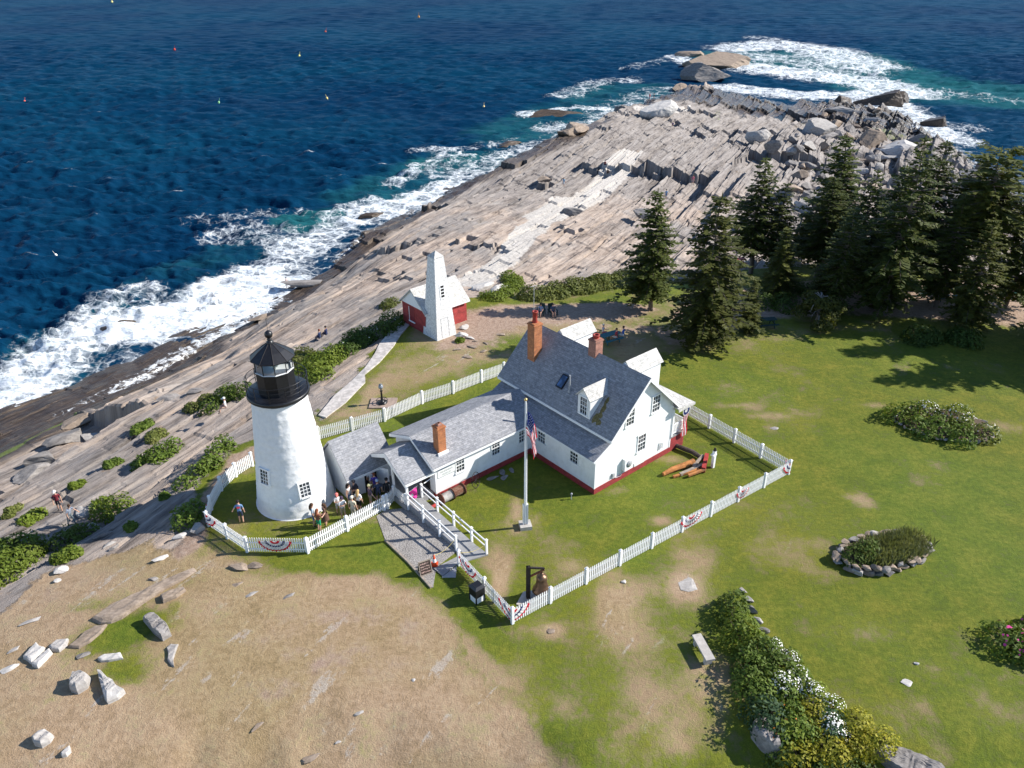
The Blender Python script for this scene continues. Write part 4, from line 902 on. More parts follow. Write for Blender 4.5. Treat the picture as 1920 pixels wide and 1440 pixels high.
# ------------------------------------------------------------------ stones
ROCKC = [(.10, .092, .085), (.21, .192, .178), (.31, .287, .267), (.42, .395, .37)]
M_ROCKL = mat_rock('light_stone', [(.20, .18, .165), (.34, .315, .29), (.44, .415, .385), (.54, .515, .485)])
M_ROCKG = mat_rock('grey_stone', ROCKC); M_ROCKT = mat_rock('tan_stone', [(.13, .098, .073), (.25, .195, .148), (.35, .278, .218), (.44, .37, .305)])
M_ROCKD = mat_rock('wet_dark_stone', [(.02, .017, .015), (.06, .045, .035), (.11, .08, .055), (.19, .14, .09)], .5)
M_ROCKW = mat_rock('white_granite', [(.30, .28, .26), (.45, .425, .395), (.54, .515, .48), (.62, .60, .57)])
def stone_mb(size, seed, cuts=9, sub=None, flat=.55, mi=0):
    rg = np.random.RandomState(seed); sub = sub or (5 if max(size) > 9 else 4 if max(size) > .8 else 3)
    bm = bmesh.new(); bmesh.ops.create_icosphere(bm, subdivisions=sub, radius=1.0)
    v = np.array([x.co[:] for x in bm.verts]); f = [[q.index for q in p.verts] for p in bm.faces]; bm.free()
    for k in range(cuts):
        n = rg.normal(size=3); n[2] = n[2] * .8 + (.35 if k % 3 == 0 else 0); n /= np.linalg.norm(n); d = rg.uniform(flat - .17, .74)
        o = v @ n - d; v = v - np.maximum(o, 0)[:, None] * n[None, :]
    v = v / np.abs(v).max(0)
    v += (np.stack([fbm(v[:, 0] * 2.2 + a * 7 + seed % 50, v[:, 1] * 2.2 + v[:, 2] * 1.7, seed + a, 4) for a in range(3)], 1) - .5) * .16
    v += ((fbm(v[:, 0] * 8 + seed, v[:, 1] * 8 + v[:, 2] * 6, seed + 9, 3) - .5) * .07)[:, None] * v
    v = v * (np.array(size) / 2)
    m = MB(); m.add([tuple(p) for p in v], f, mi, False); return m
def stone(px, py, size, rz, label, mat, seed, name='boulder', sink=.33, group=None, z=None, tilt=(0, 0)):
    p = at(px, py) if z is None else Vector((*G(px, py, z), z))
    me = stone_mb(size, seed).mesh(name, mat); o = link(name, me); o.location = p + Vector((0, 0, size[2] * (.5 - sink))); o.rotation_euler = (R(tilt[0]), R(tilt[1]), R(rz)); return tag(o, label, 'rock', group)
stone(156, 1230, (.7, .5, .2), 20, 'small rough grey stone left of the flat white stone', M_ROCKG, 19, 'stone')
stone(62, 1163, (1.4, .4, .16), 35, 'flat grey white stone sunk in dry grass at the far left', M_ROCKL, 47, 'stone', .4)
stone(15, 1255, (1.0, .45, .25), 40, 'white stone at the left picture edge above the rounded boulder', M_ROCKW, 49, 'stone')
stone(28, 1218, (.8, .25, .15), 45, 'sliver of white stone at the left edge near the outcrops', M_ROCKL, 51, 'stone')
stone(299, 1050, (1.1, .35, .3), 32, 'bright white narrow rock just above the long ledge top end', M_ROCKW, 53, 'stone')
stone(288, 1086, (.6, .4, .25), 20, 'small grey stone touching the upper side of the long ledge', M_ROCKG, 55, 'stone')
stone(470, 1115, (.95, .3, .1), 35, 'flat white stone on dry grass below the curved fence', M_ROCKL, 57, 'stone', .4)
stone(541, 1118, (.95, .32, .1), 40, 'flat grey stone on dry grass right of the white one below the fence', M_ROCKG, 59, 'stone', .4)
stone(447, 1095, (.7, .4, .12), 30, 'brown flat stone below the curved fence beside the cracked slab', M_ROCKT, 61, 'stone', .4)
stone(445, 1064, (1.4, .8, .35), -20, 'cracked tan slab just below the curved fence', M_ROCKT, 63, 'boulder', .35)
stone(478, 1062, (1.0, .6, .25), -15, 'brown slab right of the cracked one below the curved fence', M_ROCKT, 64, 'boulder', .35)
stone(368, 995, (1.0, .75, .7), 40, 'upright pale block leaning by the bunting at the fence curve', M_ROCKL, 65)
stone(338, 1008, (.95, .45, .35), 35, 'white stone left of the upright block at the fence curve', M_ROCKW, 67, 'stone')
stone(180, 992, (1.1, .9, .7), 0, 'grey white boulder in front of the yellow green bush', M_ROCKL, 69)
stone(155, 960, (1.7, .9, .6), -55, 'long pale rock on the left of the yellow green bush', M_ROCKL, 71)
stone(193, 1004, (1.2, .3, .3), 35, 'narrow pale stone in shade below the boulder by the bush', M_ROCKG, 73, 'stone')
stone(205, 1022, (.9, .35, .3), 35, 'pale stone on the shadow edge below the narrow stone', M_ROCKL, 75, 'stone')
stone(115, 1072, (.85, .6, .45), 50, 'white stone under the small bright green bush', M_ROCKW, 77, 'stone')
stone(108, 1090, (.45, .35, .25), 20, 'small round white stone below the bush stone', M_ROCKW, 79, 'stone')
stone(214, 1028, (.7, .3, .35), 60, 'dark edged grey stone near the shadow edge', M_ROCKG, 81, 'stone')
stone(1700, 1281, (.6, .5, .12), -20, 'flat square white stone in the lawn at lower right', M_ROCKW, 83, 'stone', .4)
stone(1719, 1245, (.3, .25, .2), 0, 'small white stone above the flat square one on the lawn', M_ROCKW, 85, 'stone')
stone(1452, 803, (.75, .45, .1), 0, 'flat pale stone in the lawn right of the house fence', M_ROCKL, 87, 'stone', .4)
stone(1168, 1091, (.35, .3, .15), 0, 'small white stone beside the worn grass outside the fence', M_ROCKW, 89, 'stone')
stone(1290, 1100, (1.3, 1.6, .14), 10, 'pale flat bedrock patch near the top of the flower border', M_ROCKL, 91, 'bedrock_patch', .6)
stone(1032, 1183, (.5, .4, .1), 10, 'small flat stone in bare earth outside the bell corner', M_ROCKT, 92, 'stone', .4)
stone(636, 1391, (.4, .2, .08), 30, 'small pale stone alone in the middle of the dry grass', M_ROCKL, 93, 'stone', .4)
stone(672, 1338, (.6, .2, .1), 30, 'thin pale stone in dry grass near the bottom', M_ROCKL, 94, 'stone', .4)
stone(485, 1360, (1.0, .35, .1), 50, 'splintered tan rock strip in dry grass near the bottom', M_ROCKT, 95, 'stone', .4)
stone(580, 1420, (1.2, .5, .12), 25, 'splintered tan rock at the bottom edge of the picture', M_ROCKT, 96, 'stone', .4)
stone(776, 1276, (.22, .18, .1), 0, 'tiny white stone in the dry grass right of the middle', M_ROCKW, 97, 'stone')
stone(697, 905, (.7, .45, .3), 30, 'pale stone at the foot of the entry wall', M_ROCKL, 98, 'stone')
# stones whose outline the picture shows clearly
def slab_stone(label, outline, h, mat, seed, name='boulder', top=.80, tiltz=0.0):
    rg = np.random.RandomState(seed); P = [at(*p) for p in outline]; c = sum(P, Vector()) / len(P); n = len(P); ring = []
    for a, b_ in zip(P, P[1:] + P[:1]):
        k = max(2, min(9, int((b_ - a).length / .16)))
        for i in range(k): ring.append(a + (b_ - a) * (i / k) - c)
    N_ = len(ring); size = max(p.length for p in ring); m = MB(); V_ = []
    lv = [(1.03, -.15), (1.0, .12 * h), (.985, .45 * h), (.93, .80 * h), (top, .97 * h)] + [(top * q_, (1.0 + .02 * (1 - q_)) * h) for q_ in (.88, .76, .64, .52, .40, .28, .16, .07)]
    for li, (sc, z) in enumerate(lv):
        for i, p in enumerate(ring):
            j_ = (fbm(np.array([p.x * 3 + seed]), np.array([p.y * 3 + z * 4]), seed, 3)[0] - .5)
            f = sc * (1 + j_ * .16 * min(1, .5 / size + .25) * (1 if li < 5 else .3)); qx, qy = p.x * f, p.y * f
            bed = qx * -.84 + qy * .54                                   # low ribs along the bedding
            zn = fbm(np.array([bed * 5 + seed]), np.array([(qx * .54 + qy * .84) * 1.1]), seed + 3, 3)[0] - .5
            zz = z + (zn * .55 * h if li > 2 else 0) + tiltz * p.x * (z / max(h, .01))
            V_.append((p.x * f, p.y * f, zz))
    fs = [(l * N_ + i, l * N_ + (i + 1) % N_, (l + 1) * N_ + (i + 1) % N_, (l + 1) * N_ + i) for l in range(len(lv) - 1) for i in range(N_)]
    o_ = len(V_); V_.append((0, 0, lv[-1][1])); fs += [((len(lv) - 1) * N_ + i, (len(lv) - 1) * N_ + (i + 1) % N_, o_) for i in range(N_)]
    area = sum(ring[i].x * ring[(i + 1) % N_].y - ring[(i + 1) % N_].x * ring[i].y for i in range(N_))
    if area < 0: fs = [f[::-1] for f in fs]
    m.add(V_, fs); o = link(name, m.mesh(name, mat)); o.location = c; return tag(o, label, 'rock')
slab_stone('rounded pale boulder standing on dry grass left of the pointed white rock', [(132, 1284), (140, 1272), (156, 1267), (171, 1275), (166, 1291), (147, 1302), (134, 1298)], .55, M_ROCKL, 3)
slab_stone('pointed triangular white rock lying on the dry grass', [(184, 1263), (191, 1264), (203, 1276), (214, 1281), (220, 1292), (236, 1300), (222, 1312), (203, 1321), (196, 1310), (190, 1288)], .42, M_ROCKW, 17, top=.55)
slab_stone('blocky pale boulder near the lower left corner of the dry grass', [(62, 1390), (74, 1378), (88, 1374), (102, 1382), (95, 1393), (80, 1403), (66, 1399)], .40, M_ROCKL, 8)
slab_stone('small pointed white stone beside the lower left boulder', [(115, 1417), (124, 1407), (132, 1400), (134, 1411), (126, 1419), (118, 1421)], .22, M_ROCKW, 21, 'stone')
slab_stone('grey slab shaped boulder at the right end of the green patch', [(270, 1166), (280, 1160), (292, 1158), (308, 1171), (318, 1180), (322, 1192), (306, 1202), (288, 1188)], .48, M_ROCKG, 5, top=.88)
slab_stone('flat white stone at the lower edge of the green patch', [(183, 1237), (196, 1230), (227, 1225), (231, 1236), (205, 1241), (190, 1242)], .16, M_ROCKW, 9, 'stone')
slab_stone('thin curved white stone on bare ground right of the green patch', [(313, 1216), (321, 1209), (335, 1209), (330, 1222), (325, 1238), (327, 1252), (322, 1250), (314, 1240), (316, 1228)], .15, M_ROCKL, 13, 'stone')
slab_stone('very long tan ledge of rock running diagonally above the green patch', [(173, 1164), (205, 1141), (244, 1122), (286, 1101), (333, 1077), (366, 1063), (371, 1070), (347, 1086), (308, 1107), (268, 1133), (229, 1161), (209, 1169), (190, 1171)], .22, M_ROCKT, 31, 'rock_ledge', .86)
slab_stone('tan ledge stone continuing below the long diagonal ledge', [(128, 1216), (148, 1200), (160, 1186), (182, 1175), (202, 1172), (190, 1188), (168, 1206), (148, 1217)], .16, M_ROCKT, 33, 'rock_ledge', .88)
slab_stone('smooth tan block beside the upper end of the long ledge', [(300, 1120), (322, 1111), (346, 1103), (350, 1108), (332, 1121), (306, 1132)], .24, M_ROCKT, 35, 'boulder', .9)
slab_stone('jagged white outcrop left of the lower tan ledge', [(44, 1236), (56, 1222), (70, 1209), (76, 1214), (86, 1217), (74, 1232), (60, 1247), (52, 1240)], .26, M_ROCKW, 41, 'outcrop')
slab_stone('narrow white outcrop lying against the jagged one', [(60, 1250), (78, 1232), (95, 1219), (99, 1226), (84, 1242), (72, 1254)], .26, M_ROCKW, 43, 'outcrop')
slab_stone('white broken slab between the outcrops and the tan ledge', [(93, 1216), (108, 1204), (130, 1201), (126, 1212), (112, 1223), (98, 1222)], .24, M_ROCKL, 45, 'outcrop')
slab_stone('large grey slab rock leaning at the lower left side of the flower border', [(1407, 1366), (1416, 1355), (1432, 1356), (1446, 1366), (1460, 1395), (1461, 1420), (1446, 1424), (1425, 1405), (1408, 1384)], .75, M_ROCKG, 401, 'boulder', .86)
slab_stone('broad flat grey rock at the bottom right below the border', [(1632, 1408), (1650, 1396), (1690, 1402), (1730, 1418), (1770, 1442), (1790, 1480), (1720, 1480), (1670, 1450)], .40, M_ROCKG, 403, 'boulder', .88)
# stones by the bell house and behind the house
stone(866, 628, (1.4, .9, .5), 10, 'white stone step at the right foot of the bell house tower', M_ROCKW, 101, 'boulder')
stone(868, 616, (1.2, .8, .6), 40, 'white rock under the brick corner of the bell house', M_ROCKW, 103)
stone(880, 634, (1.1, .5, .3), -20, 'low white stone lying right of the bell tower', M_ROCKW, 105, 'stone')
stone(938, 548, (3.6, 1.5, 1.3), 55, 'large smooth white granite ledge right of the bell house', M_ROCKW, 107, 'rock_ledge')
stone(905, 540, (3.2, 1.5, 1.1), 52, 'white granite ledge just behind the bell house roof', M_ROCKW, 109, 'rock_ledge')
stone(940, 627, (1.0, .7, .15), 0, 'flat stone in the small grass circle behind the house roof', M_ROCKT, 111, 'stone', .4)
for i, (a, b_, s_, r_) in enumerate([(858, 655, .8, 20), (885, 650, 1.2, -30), (905, 660, .9, 30), (875, 670, 1.1, 0), (912, 645, .8, -50), (890, 640, .7, 10)]):
    stone(a, b_, (s_, s_ * .5, .2), r_, 'thin brown ledge stone in the bare earth between bell house and main house', M_ROCKT, 120 + i, 'stone', .35, 'ledge stones in the bare earth')
stone(570, 536, (7.0, 2.2, 1.3), 3, 'big flat grey slab at the rock edge beside the surf', M_ROCKG, 131, 'boulder', .15)
stone(487, 598, (3.2, 1.8, .8), 30, 'brown slab on the rocks above the surf left of the flat slab', M_ROCKT, 133)
stone(318, 748, (2.4, 1.5, 1.0), 10, 'dark rounded boulder on the pale ledge left of the lighthouse', M_ROCKG, 135)
stone(365, 735, (1.7, .8, .6), 10, 'pair of dark stones on pale ledge nearer the lighthouse', M_ROCKG, 137)
stone(130, 830, (4.5, 2.6, 2.0), 40, 'large grey boulder fallen in the gully at far left', M_ROCKG, 139)
stone(80, 870, (3.0, 2.0, 1.6), 20, 'grey broken boulder in the gully below the large one', M_ROCKG, 141)
stone(55, 895, (4.0, 2.0, 1.4), 40, 'low grey slab in the gully near the left edge', M_ROCKG, 143)
stone(155, 795, (4.0, 2.2, 1.6), 42, 'brown grey boulder at the upper end of the gully', M_ROCKT, 145)
stone(165, 822, (1.8, 1.2, .9), 10, 'round grey boulder between the ledge and gully', M_ROCKL, 147)
# the point
stone(1234, 212, (11, 6.5, 5.5), 25, 'huge white granite block at the tip where two people stand', M_ROCKW, 151, 'boulder', .35)
stone(1530, 247, (9, 6, 4.4), 30, 'big pale boulder sitting on the middle of the broken rocks', M_ROCKL, 153)
stone(1597, 215, (14, 4.0, 3.4), -12, 'long white slab boulder near the breaking waves', M_ROCKL, 155)
stone(1682, 285, (9, 5.5, 4.2), -5, 'white granite boulder behind the spruce tops', M_ROCKW, 157)
stone(1660, 300, (7, 3.2, 2.2), -15, 'white slab left of the granite boulder behind the spruces', M_ROCKW, 159)
stone(1420, 262, (5.5, 4.5, 3.4), 10, 'pale rounded boulder on the ridge of the point', M_ROCKL, 161)
stone(1072, 404, (4.2, 2.2, 1.6), -15, 'grey lozenge boulder lying beside the white vein', M_ROCKG, 163)
stone(1205, 405, (3.6, 2.4, 1.5), -8, 'dark cracked block beside the small tide pool', M_ROCKG, 165)
stone(1448, 290, (3.2, 3.6, 3.0), 20, 'small upright boulder left of the spruce tops', M_ROCKG, 167)
stone(1630, 270, (7, 6, 5), 50, 'angular brown boulder among the broken rocks', M_ROCKT, 169)
stone(1022, 338, (3, 2.4, 1.2), 0, 'brown lump on the shore ledge left of the white vein', M_ROCKT, 171)
stone(1082, 246, (7, 5, 3.5), 60, 'tan rounded rock at the water beside the dark shore ledge', M_ROCKT, 173)
stone(1065, 252, (6, 5, 3.2), 30, 'tan split rock in the wash left of its neighbour', M_ROCKT, 175)
rg_ = random.Random(11)
for i in range(130):                                   # broken blocks on the eastern side of the point
    a, b_ = rg_.uniform(1480, 1850), rg_.uniform(215, 400)
    if b_ < 205 + max(0, a - 1640) * .55: continue
    s_ = rg_.uniform(1.3, 3.6)
    stone(a, b_, (s_ * rg_.uniform(.9, 1.7), s_ * rg_.uniform(.6, 1.0), s_ * rg_.uniform(.45, .8)), rg_.uniform(0, 180), 'angular grey block in the jumble of broken rocks on the right of the point', rg_.choice([M_ROCKG, M_ROCKT, M_ROCKG, M_ROCKL]), 200 + i, 'boulder', .25, 'broken blocks on the point', tilt=(rg_.uniform(-15, 15), rg_.uniform(-15, 15)))
# rocks standing in the water
def sea_rock(px, py, size, rz, label, seed, mat=M_ROCKD, lift=.0): stone(px, py, size, rz, label, mat, seed, 'sea_rock', .5 - lift, None, SEA)
sea_rock(1035, 216, (17, 7, 3.2), 15, 'low brown skerry with surf breaking over it left of the point', 301, lift=.12)
sea_rock(1316, 150, (21, 12, 9), 8, 'great dark rock across the channel off the tip of the point', 321, M_ROCKG, .14)
sea_rock(1340, 122, (27, 26, 8.5), -10, 'broad tan rock islet behind the great dark rock at the tip', 323, M_ROCKT, .18)
sea_rock(1302, 104, (17, 9, 4), 10, 'low brown rock on the seaward left side of the tan islet', 325, M_ROCKT, .1)
sea_rock(1272, 168, (4, 12, 3), -25, 'narrow tan rock at the left mouth of the channel off the tip', 327, M_ROCKT, .1)
sea_rock(222, 612, (4.5, 3.0, 1.4), 20, 'small dark rock awash in the white surf at left', 303, lift=.1)
sea_rock(1655, 195, (18, 10, 7), 5, 'dark weedy rock in the foam right of the long white slab', 305, lift=.12)
sea_rock(1575, 200, (8, 6, 7), 60, 'dark upright rock at the wave edge left of the weedy rock', 307, lift=.12)
sea_rock(1690, 192, (9, 6, 6), 20, 'isolated brown rock with waves pouring off it', 309, lift=.1)
sea_rock(1752, 235, (9, 6, 5), 20, 'dark rock in the surf right of the point', 311, lift=.1)
sea_rock(955, 272, (7, 4, 1.6), 20, 'brown rock just awash beside the shore ledge', 313, lift=.08)
sea_rock(700, 405, (6, 3.5, 1.4), 30, 'dark rock in the backwash below the teal water', 315, lift=.1)

# ------------------------------------------------------------------ foliage
def leaf_blob(m, centers, n, size, mi=0, seed=0, up=.35):
    """centers: (x, y, z, rx, ry, rz); leaf faces through the outer half of each clump"""
    rg = random.Random(seed); tot = sum(c[3] * c[4] for c in centers)
    for c in centers:
        k = int(n * c[3] * c[4] / tot)
        lumps = [(rg.gauss(0, 1), rg.gauss(0, 1), rg.gauss(0, 1), rg.uniform(.78, 1.06)) for _ in range(14)]
        lumps = [(Vector(l[:3]).normalized(), l[3]) for l in lumps]
        for _ in range(k):
            d = Vector((rg.gauss(0, 1), rg.gauss(0, 1), abs(rg.gauss(0, 1)) * 1.0 - .15)).normalized()
            lum = max(lumps, key=lambda l: l[0].dot(d))
            r = lum[1] * (.80 + .2 * lum[0].dot(d)) * (rg.random() ** .35 * .45 + .58)
            p = Vector((c[0] + d.x * r * c[3] * 1.1, c[1] + d.y * r * c[4] * 1.1, c[2] + max(d.z * r, -.05) * c[5] * 1.15))
            nrm = (d + Vector((rg.gauss(0, .55), rg.gauss(0, .55), rg.gauss(0, .55) + up))).normalized()
            a = nrm.cross(Vector((rg.gauss(0, 1), rg.gauss(0, 1), rg.gauss(0, 1)))).normalized(); b_ = nrm.cross(a); s = size * rg.uniform(.6, 1.35)
            m.add([p - a * s, p + b_ * s * .45, p + a * s, p - b_ * s * .45], [(0, 1, 2, 3)], mi)
LV = dict(
    blade=mat_leaf('grass_blade', [(.10, .125, .055), (.19, .215, .105), (.28, .29, .16)], trans=.4),
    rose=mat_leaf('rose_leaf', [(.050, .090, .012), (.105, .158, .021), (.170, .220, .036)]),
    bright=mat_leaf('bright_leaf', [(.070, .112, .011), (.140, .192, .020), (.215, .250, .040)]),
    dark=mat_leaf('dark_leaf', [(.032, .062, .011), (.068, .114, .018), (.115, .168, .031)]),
    blue=mat_leaf('blue_green_leaf', [(.028, .062, .026), (.058, .108, .044), (.096, .152, .062)]),
    grass=mat_leaf('tall_grass_leaf', [(.070, .090, .018), (.135, .160, .034), (.210, .215, .065)]),
    sage=mat_leaf('sage_leaf', [(.075, .090, .050), (.140, .160, .090), (.210, .225, .135)]),
    yellow=mat_leaf('yellow_bloom_leaf', [(.12, .14, .015), (.27, .26, .022), (.46, .40, .035)]))
M_WFL = pmat('white_petal', (.80, .79, .72), .7, .05, 8); M_PFL = pmat('pink_petal', (.62, .06, .26), .7, .1, 8); M_OFL = pmat('orange_petal', (.70, .22, .03), .7, .1, 8); M_STEM = pmat('woody_stem', (.10, .075, .05), .9, .3, 8)
def shrub(label, pts, r, h, mat='rose', n=None, size=.13, name='shrub', seed=0, flowers=None, cat='bush', z=None, group=None):
    """pts: pixels along the plant (ground points)"""
    P = [at(*p) if z is None else Vector((*G(*p, z), z)) for p in pts]; o = P[0].copy()
    rg = random.Random(seed + int(pts[0][0])); C = []
    if len(P) == 1:
        C.append((0, 0, 0, r, r * .95, h))
        for _ in range(4):
            a = rg.uniform(0, 6.28); C.append((math.cos(a) * r * .55, math.sin(a) * r * .55, 0, r * rg.uniform(.5, .7), r * rg.uniform(.5, .7), h * rg.uniform(.6, .95)))
    else:
        for a, b_ in zip(P, P[1:]):
            L = (b_ - a).length; k = max(1, int(L / (r * .75)))
            for i in range(k + 1):
                q = a + (b_ - a) * (i / k) - o + Vector((rg.gauss(0, r * .2), rg.gauss(0, r * .2), 0)); C.append((q.x, q.y, q.z, r * rg.uniform(.75, 1.1), r * rg.uniform(.75, 1.1), h * rg.uniform(.7, 1.1)))
    area = sum(c[3] * c[4] for c in C); n = n or int(min(14000, max(900, area * 6.5 / (size * size))))
    m = MB(); leaf_blob(m, C, n, size, 0, seed + 5)
    t = thing(name, label, cat, o, 0, group); part('foliage', m, LV[mat] if isinstance(mat, str) else mat, t)
    sm = MB()
    for c in C[:8]:
        for k in range(5):
            a = rg.uniform(0, 6.28); sm.tube([(c[0], c[1], c[2] - .1), (c[0] + math.cos(a) * c[3] * .3, c[1] + math.sin(a) * c[4] * .3, c[2] + c[5] * .5), (c[0] + math.cos(a) * c[3] * .6, c[1] + math.sin(a) * c[4] * .6, c[2] + c[5] * .8)], [.03, .02, .008], 5)
    part('stems', sm, M_STEM, t)
    if flowers:
        mf, nf, fs = flowers; fm = MB()
        for _ in range(nf):
            c = rg.choice(C); d = Vector((rg.gauss(0, .8), rg.gauss(0, .8) - .25, abs(rg.gauss(0, 1)) + .35)).normalized(); p = Vector((c[0] + d.x * c[3] * 1.0, c[1] + d.y * c[4] * 1.0, c[2] + d.z * c[5] * 1.04)); s = fs * rg.uniform(.6, 1.3)
            a = d.cross(Vector((rg.gauss(0, 1), rg.gauss(0, 1), .1))).normalized(); b_ = d.cross(a)
            fm.add([p + (a * math.cos(q) + b_ * math.sin(q)) * s for q in [i * math.pi / 3 for i in range(6)]], [(0, 1, 2, 3, 4, 5)])
        fo = part('flowers', fm, mf, t)
        if nf > 100: fo['kind'] = 'stuff'
    return t
shrub('big green rose bush at the left picture edge', [(-40, 1105), (10, 1080), (55, 1052)], 1.5, 1.3, 'bright', seed=1)
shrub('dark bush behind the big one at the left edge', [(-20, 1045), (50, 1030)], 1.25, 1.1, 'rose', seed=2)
shrub('yellow green bush beside the walking pair on the rocks', [(180, 955), (215, 965)], 1.15, 1.2, 'bright', seed=3)
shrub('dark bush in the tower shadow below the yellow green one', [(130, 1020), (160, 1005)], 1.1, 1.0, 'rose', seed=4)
shrub('small bright bush above the white stones at left', [(108, 1050), (132, 1045)], .65, .6, 'bright', seed=5)
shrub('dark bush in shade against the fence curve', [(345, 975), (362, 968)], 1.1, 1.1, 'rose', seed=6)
shrub('long narrow hedge of bush on bare rock left of the lighthouse fence', [(358, 905), (390, 875), (430, 838)], .85, .85, 'rose', seed=7)
shrub('oval green bush on the pale rock left of the narrow hedge', [(262, 872), (295, 858), (325, 838)], .9, .8, 'rose', seed=8)
shrub('olive bush above the oval bush on pale rock', [(285, 825), (305, 815)], .75, .7, 'grass', seed=9)
shrub('low green tuft above the olive bush on pale rock', [(258, 806), (280, 795)], .6, .5, 'rose', seed=10)
shrub('tiny bush on rock above the walking pair', [(135, 915), (150, 908)], .45, .4, 'bright', seed=11)
shrub('small bush left of the walking pair', [(45, 985), (65, 975)], .7, .6, 'bright', seed=12)
shrub('thin tuft near the left edge of the rocks', [(15, 968), (30, 955)], .5, .4, 'grass', seed=13)
shrub('small creeping tuft on rock beside the oval bush', [(222, 865), (205, 872)], .5, .4, 'rose', seed=14)
shrub('little weed on the cracked rock left of the fence', [(310, 932)], .35, .3, 'rose', seed=15)
shrub('little weed in the tower shadow on the rock', [(245, 990)], .4, .4, 'rose', seed=16)
shrub('dense bush directly left of the lantern room', [(395, 770), (430, 750), (462, 738)], 1.25, 1.25, 'rose', seed=17)
shrub('grassy fringe left of the dense lantern bush', [(365, 768), (385, 752)], .9, .6, 'grass', seed=18)
shrub('wild bush patch right of the lantern room', [(585, 715), (600, 690), (632, 668)], 1.5, 1.1, 'bright', seed=19)
shrub('brown green bush behind the lantern room', [(555, 690), (575, 668)], 1.3, .9, 'grass', seed=20)
shrub('dark rose thicket left of the stone walkway', [(640, 660), (685, 640), (735, 612)], 1.5, 1.3, 'dark', seed=21, flowers=(M_WFL, 25, .05))
shrub('yellowish tuft on rocks left of the bell house', [(725, 580), (740, 570)], .9, .7, 'grass', seed=22)
shrub('long clipped green hedge behind the house along the rocks', [(992, 560), (1050, 551), (1110, 541), (1160, 532)], 1.7, 1.25, 'grass', n=9000, size=.16, name='hedge', seed=23, cat='hedge')
shrub('bright green tall grass clump right of the white granite ledge', [(925, 562), (955, 545), (962, 522)], 1.3, .8, 'bright', seed=24)
shrub('dark bush joining the hedge to the first spruce', [(1180, 528), (1215, 540)], 1.9, 1.5, 'rose', seed=25)
shrub('dark round bush on the far lawn nearest the spruces', [(1722, 636)], 1.75, 1.35, 'dark', seed=26)
shrub('dark flat bush on the far lawn to the right of the round one', [(1808, 641)], 1.6, 1.05, 'dark', seed=27)
shrub('small weed growing at the right foot of the bell tower', [(862, 640)], .4, .4, 'bright', seed=28)
shrub('yellow green brush under the middle spruces', [(1500, 475), (1520, 470)], 1.8, 1.2, 'bright', seed=29)
shrub('green undergrowth behind the right hand spruces', [(1640, 490), (1700, 485)], 2.2, 1.5, 'bright', seed=30)
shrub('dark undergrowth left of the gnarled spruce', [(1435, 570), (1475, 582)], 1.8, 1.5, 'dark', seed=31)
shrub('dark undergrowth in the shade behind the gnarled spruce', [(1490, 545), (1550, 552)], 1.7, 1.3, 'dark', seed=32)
# long flower border
shrub('pale green upright bush at the top end of the flower border', [(1366, 1148), (1376, 1165)], 1.0, 1.5, 'rose', seed=41, size=.10)
shrub('olive bush second from the top of the flower border', [(1378, 1196), (1414, 1214)], 1.1, 1.6, 'bright', seed=42, size=.10)
shrub('dark green bush in the border nearest the stone bench', [(1408, 1255), (1420, 1310)], 1.1, 1.5, 'rose', seed=43, size=.10)
shrub('round green bush right of the bench bush in the border', [(1432, 1240), (1460, 1290)], 1.05, 1.35, 'rose', seed=44, size=.10)
shrub('blue green bush in the middle of the border', [(1432, 1338), (1460, 1375)], 1.1, 1.4, 'blue', seed=45, size=.10)
shrub('white daisies at the upper lawn side of the border', [(1440, 1215), (1465, 1240)], .7, .8, 'rose', seed=46, size=.09, flowers=(M_WFL, 130, .032), name='flower_clump', cat='flowers')
shrub('wide drift of white daisies in the middle of the border', [(1455, 1300), (1500, 1278)], .85, 1.0, 'rose', seed=47, size=.09, flowers=(M_WFL, 330, .034), name='flower_clump', cat='flowers')
shrub('white flower drift along the lawn edge lower in the border', [(1510, 1300), (1560, 1335)], .8, .95, 'bright', seed=48, size=.09, flowers=(M_WFL, 260, .032), name='flower_clump', cat='flowers')
shrub('orange spotted daylily clump in the border', [(1455, 1385), (1490, 1365)], 1.0, 1.0, 'bright', seed=49, size=.12, flowers=(M_OFL, 10, .06), name='flower_clump', cat='flowers')
shrub('cushion of white flowers low in the border among yellow blooms', [(1548, 1362), (1562, 1372)], .75, .9, 'blue', seed=50, size=.09, flowers=(M_WFL, 200, .034), name='flower_clump', cat='flowers')
shrub('yellow flowering mass at the bottom of the border', [(1500, 1420), (1550, 1412), (1600, 1410)], 1.15, 1.05, 'yellow', seed=51, size=.09, name='flower_clump', cat='flowers')
shrub('yellow flowering mass along the lower lawn side of the border', [(1590, 1360), (1650, 1395)], 1.0, .95, 'yellow', seed=52, size=.09, name='flower_clump', cat='flowers')
shrub('dark green clump at the bottom edge beside the large grey rock', [(1470, 1450), (1540, 1465), (1620, 1460)], 1.1, 1.1, 'dark', seed=53, size=.10)
shrub('yellow green spires between the daisies and the yellow mass', [(1520, 1345), (1540, 1375)], .8, .95, 'yellow', seed=54, size=.09, name='flower_clump', cat='flowers')
shrub('leafy green filler between the daylilies and the yellow mass', [(1480, 1330), (1505, 1395)], .95, 1.0, 'rose', seed=55, size=.10)
for i, (a, b_) in enumerate([(1392, 1108), (1402, 1125), (1410, 1145), (1422, 1165), (1432, 1185), (1448, 1205), (1463, 1225), (1475, 1240)]):
    stone(a, b_, (.7, .4, .35), -60 + i * 9, 'grey edging stone in the row along the lawn side of the flower border', M_ROCKL if i % 2 else M_ROCKG, 410 + i, 'edging_stone', .25, 'edging stones of the border')
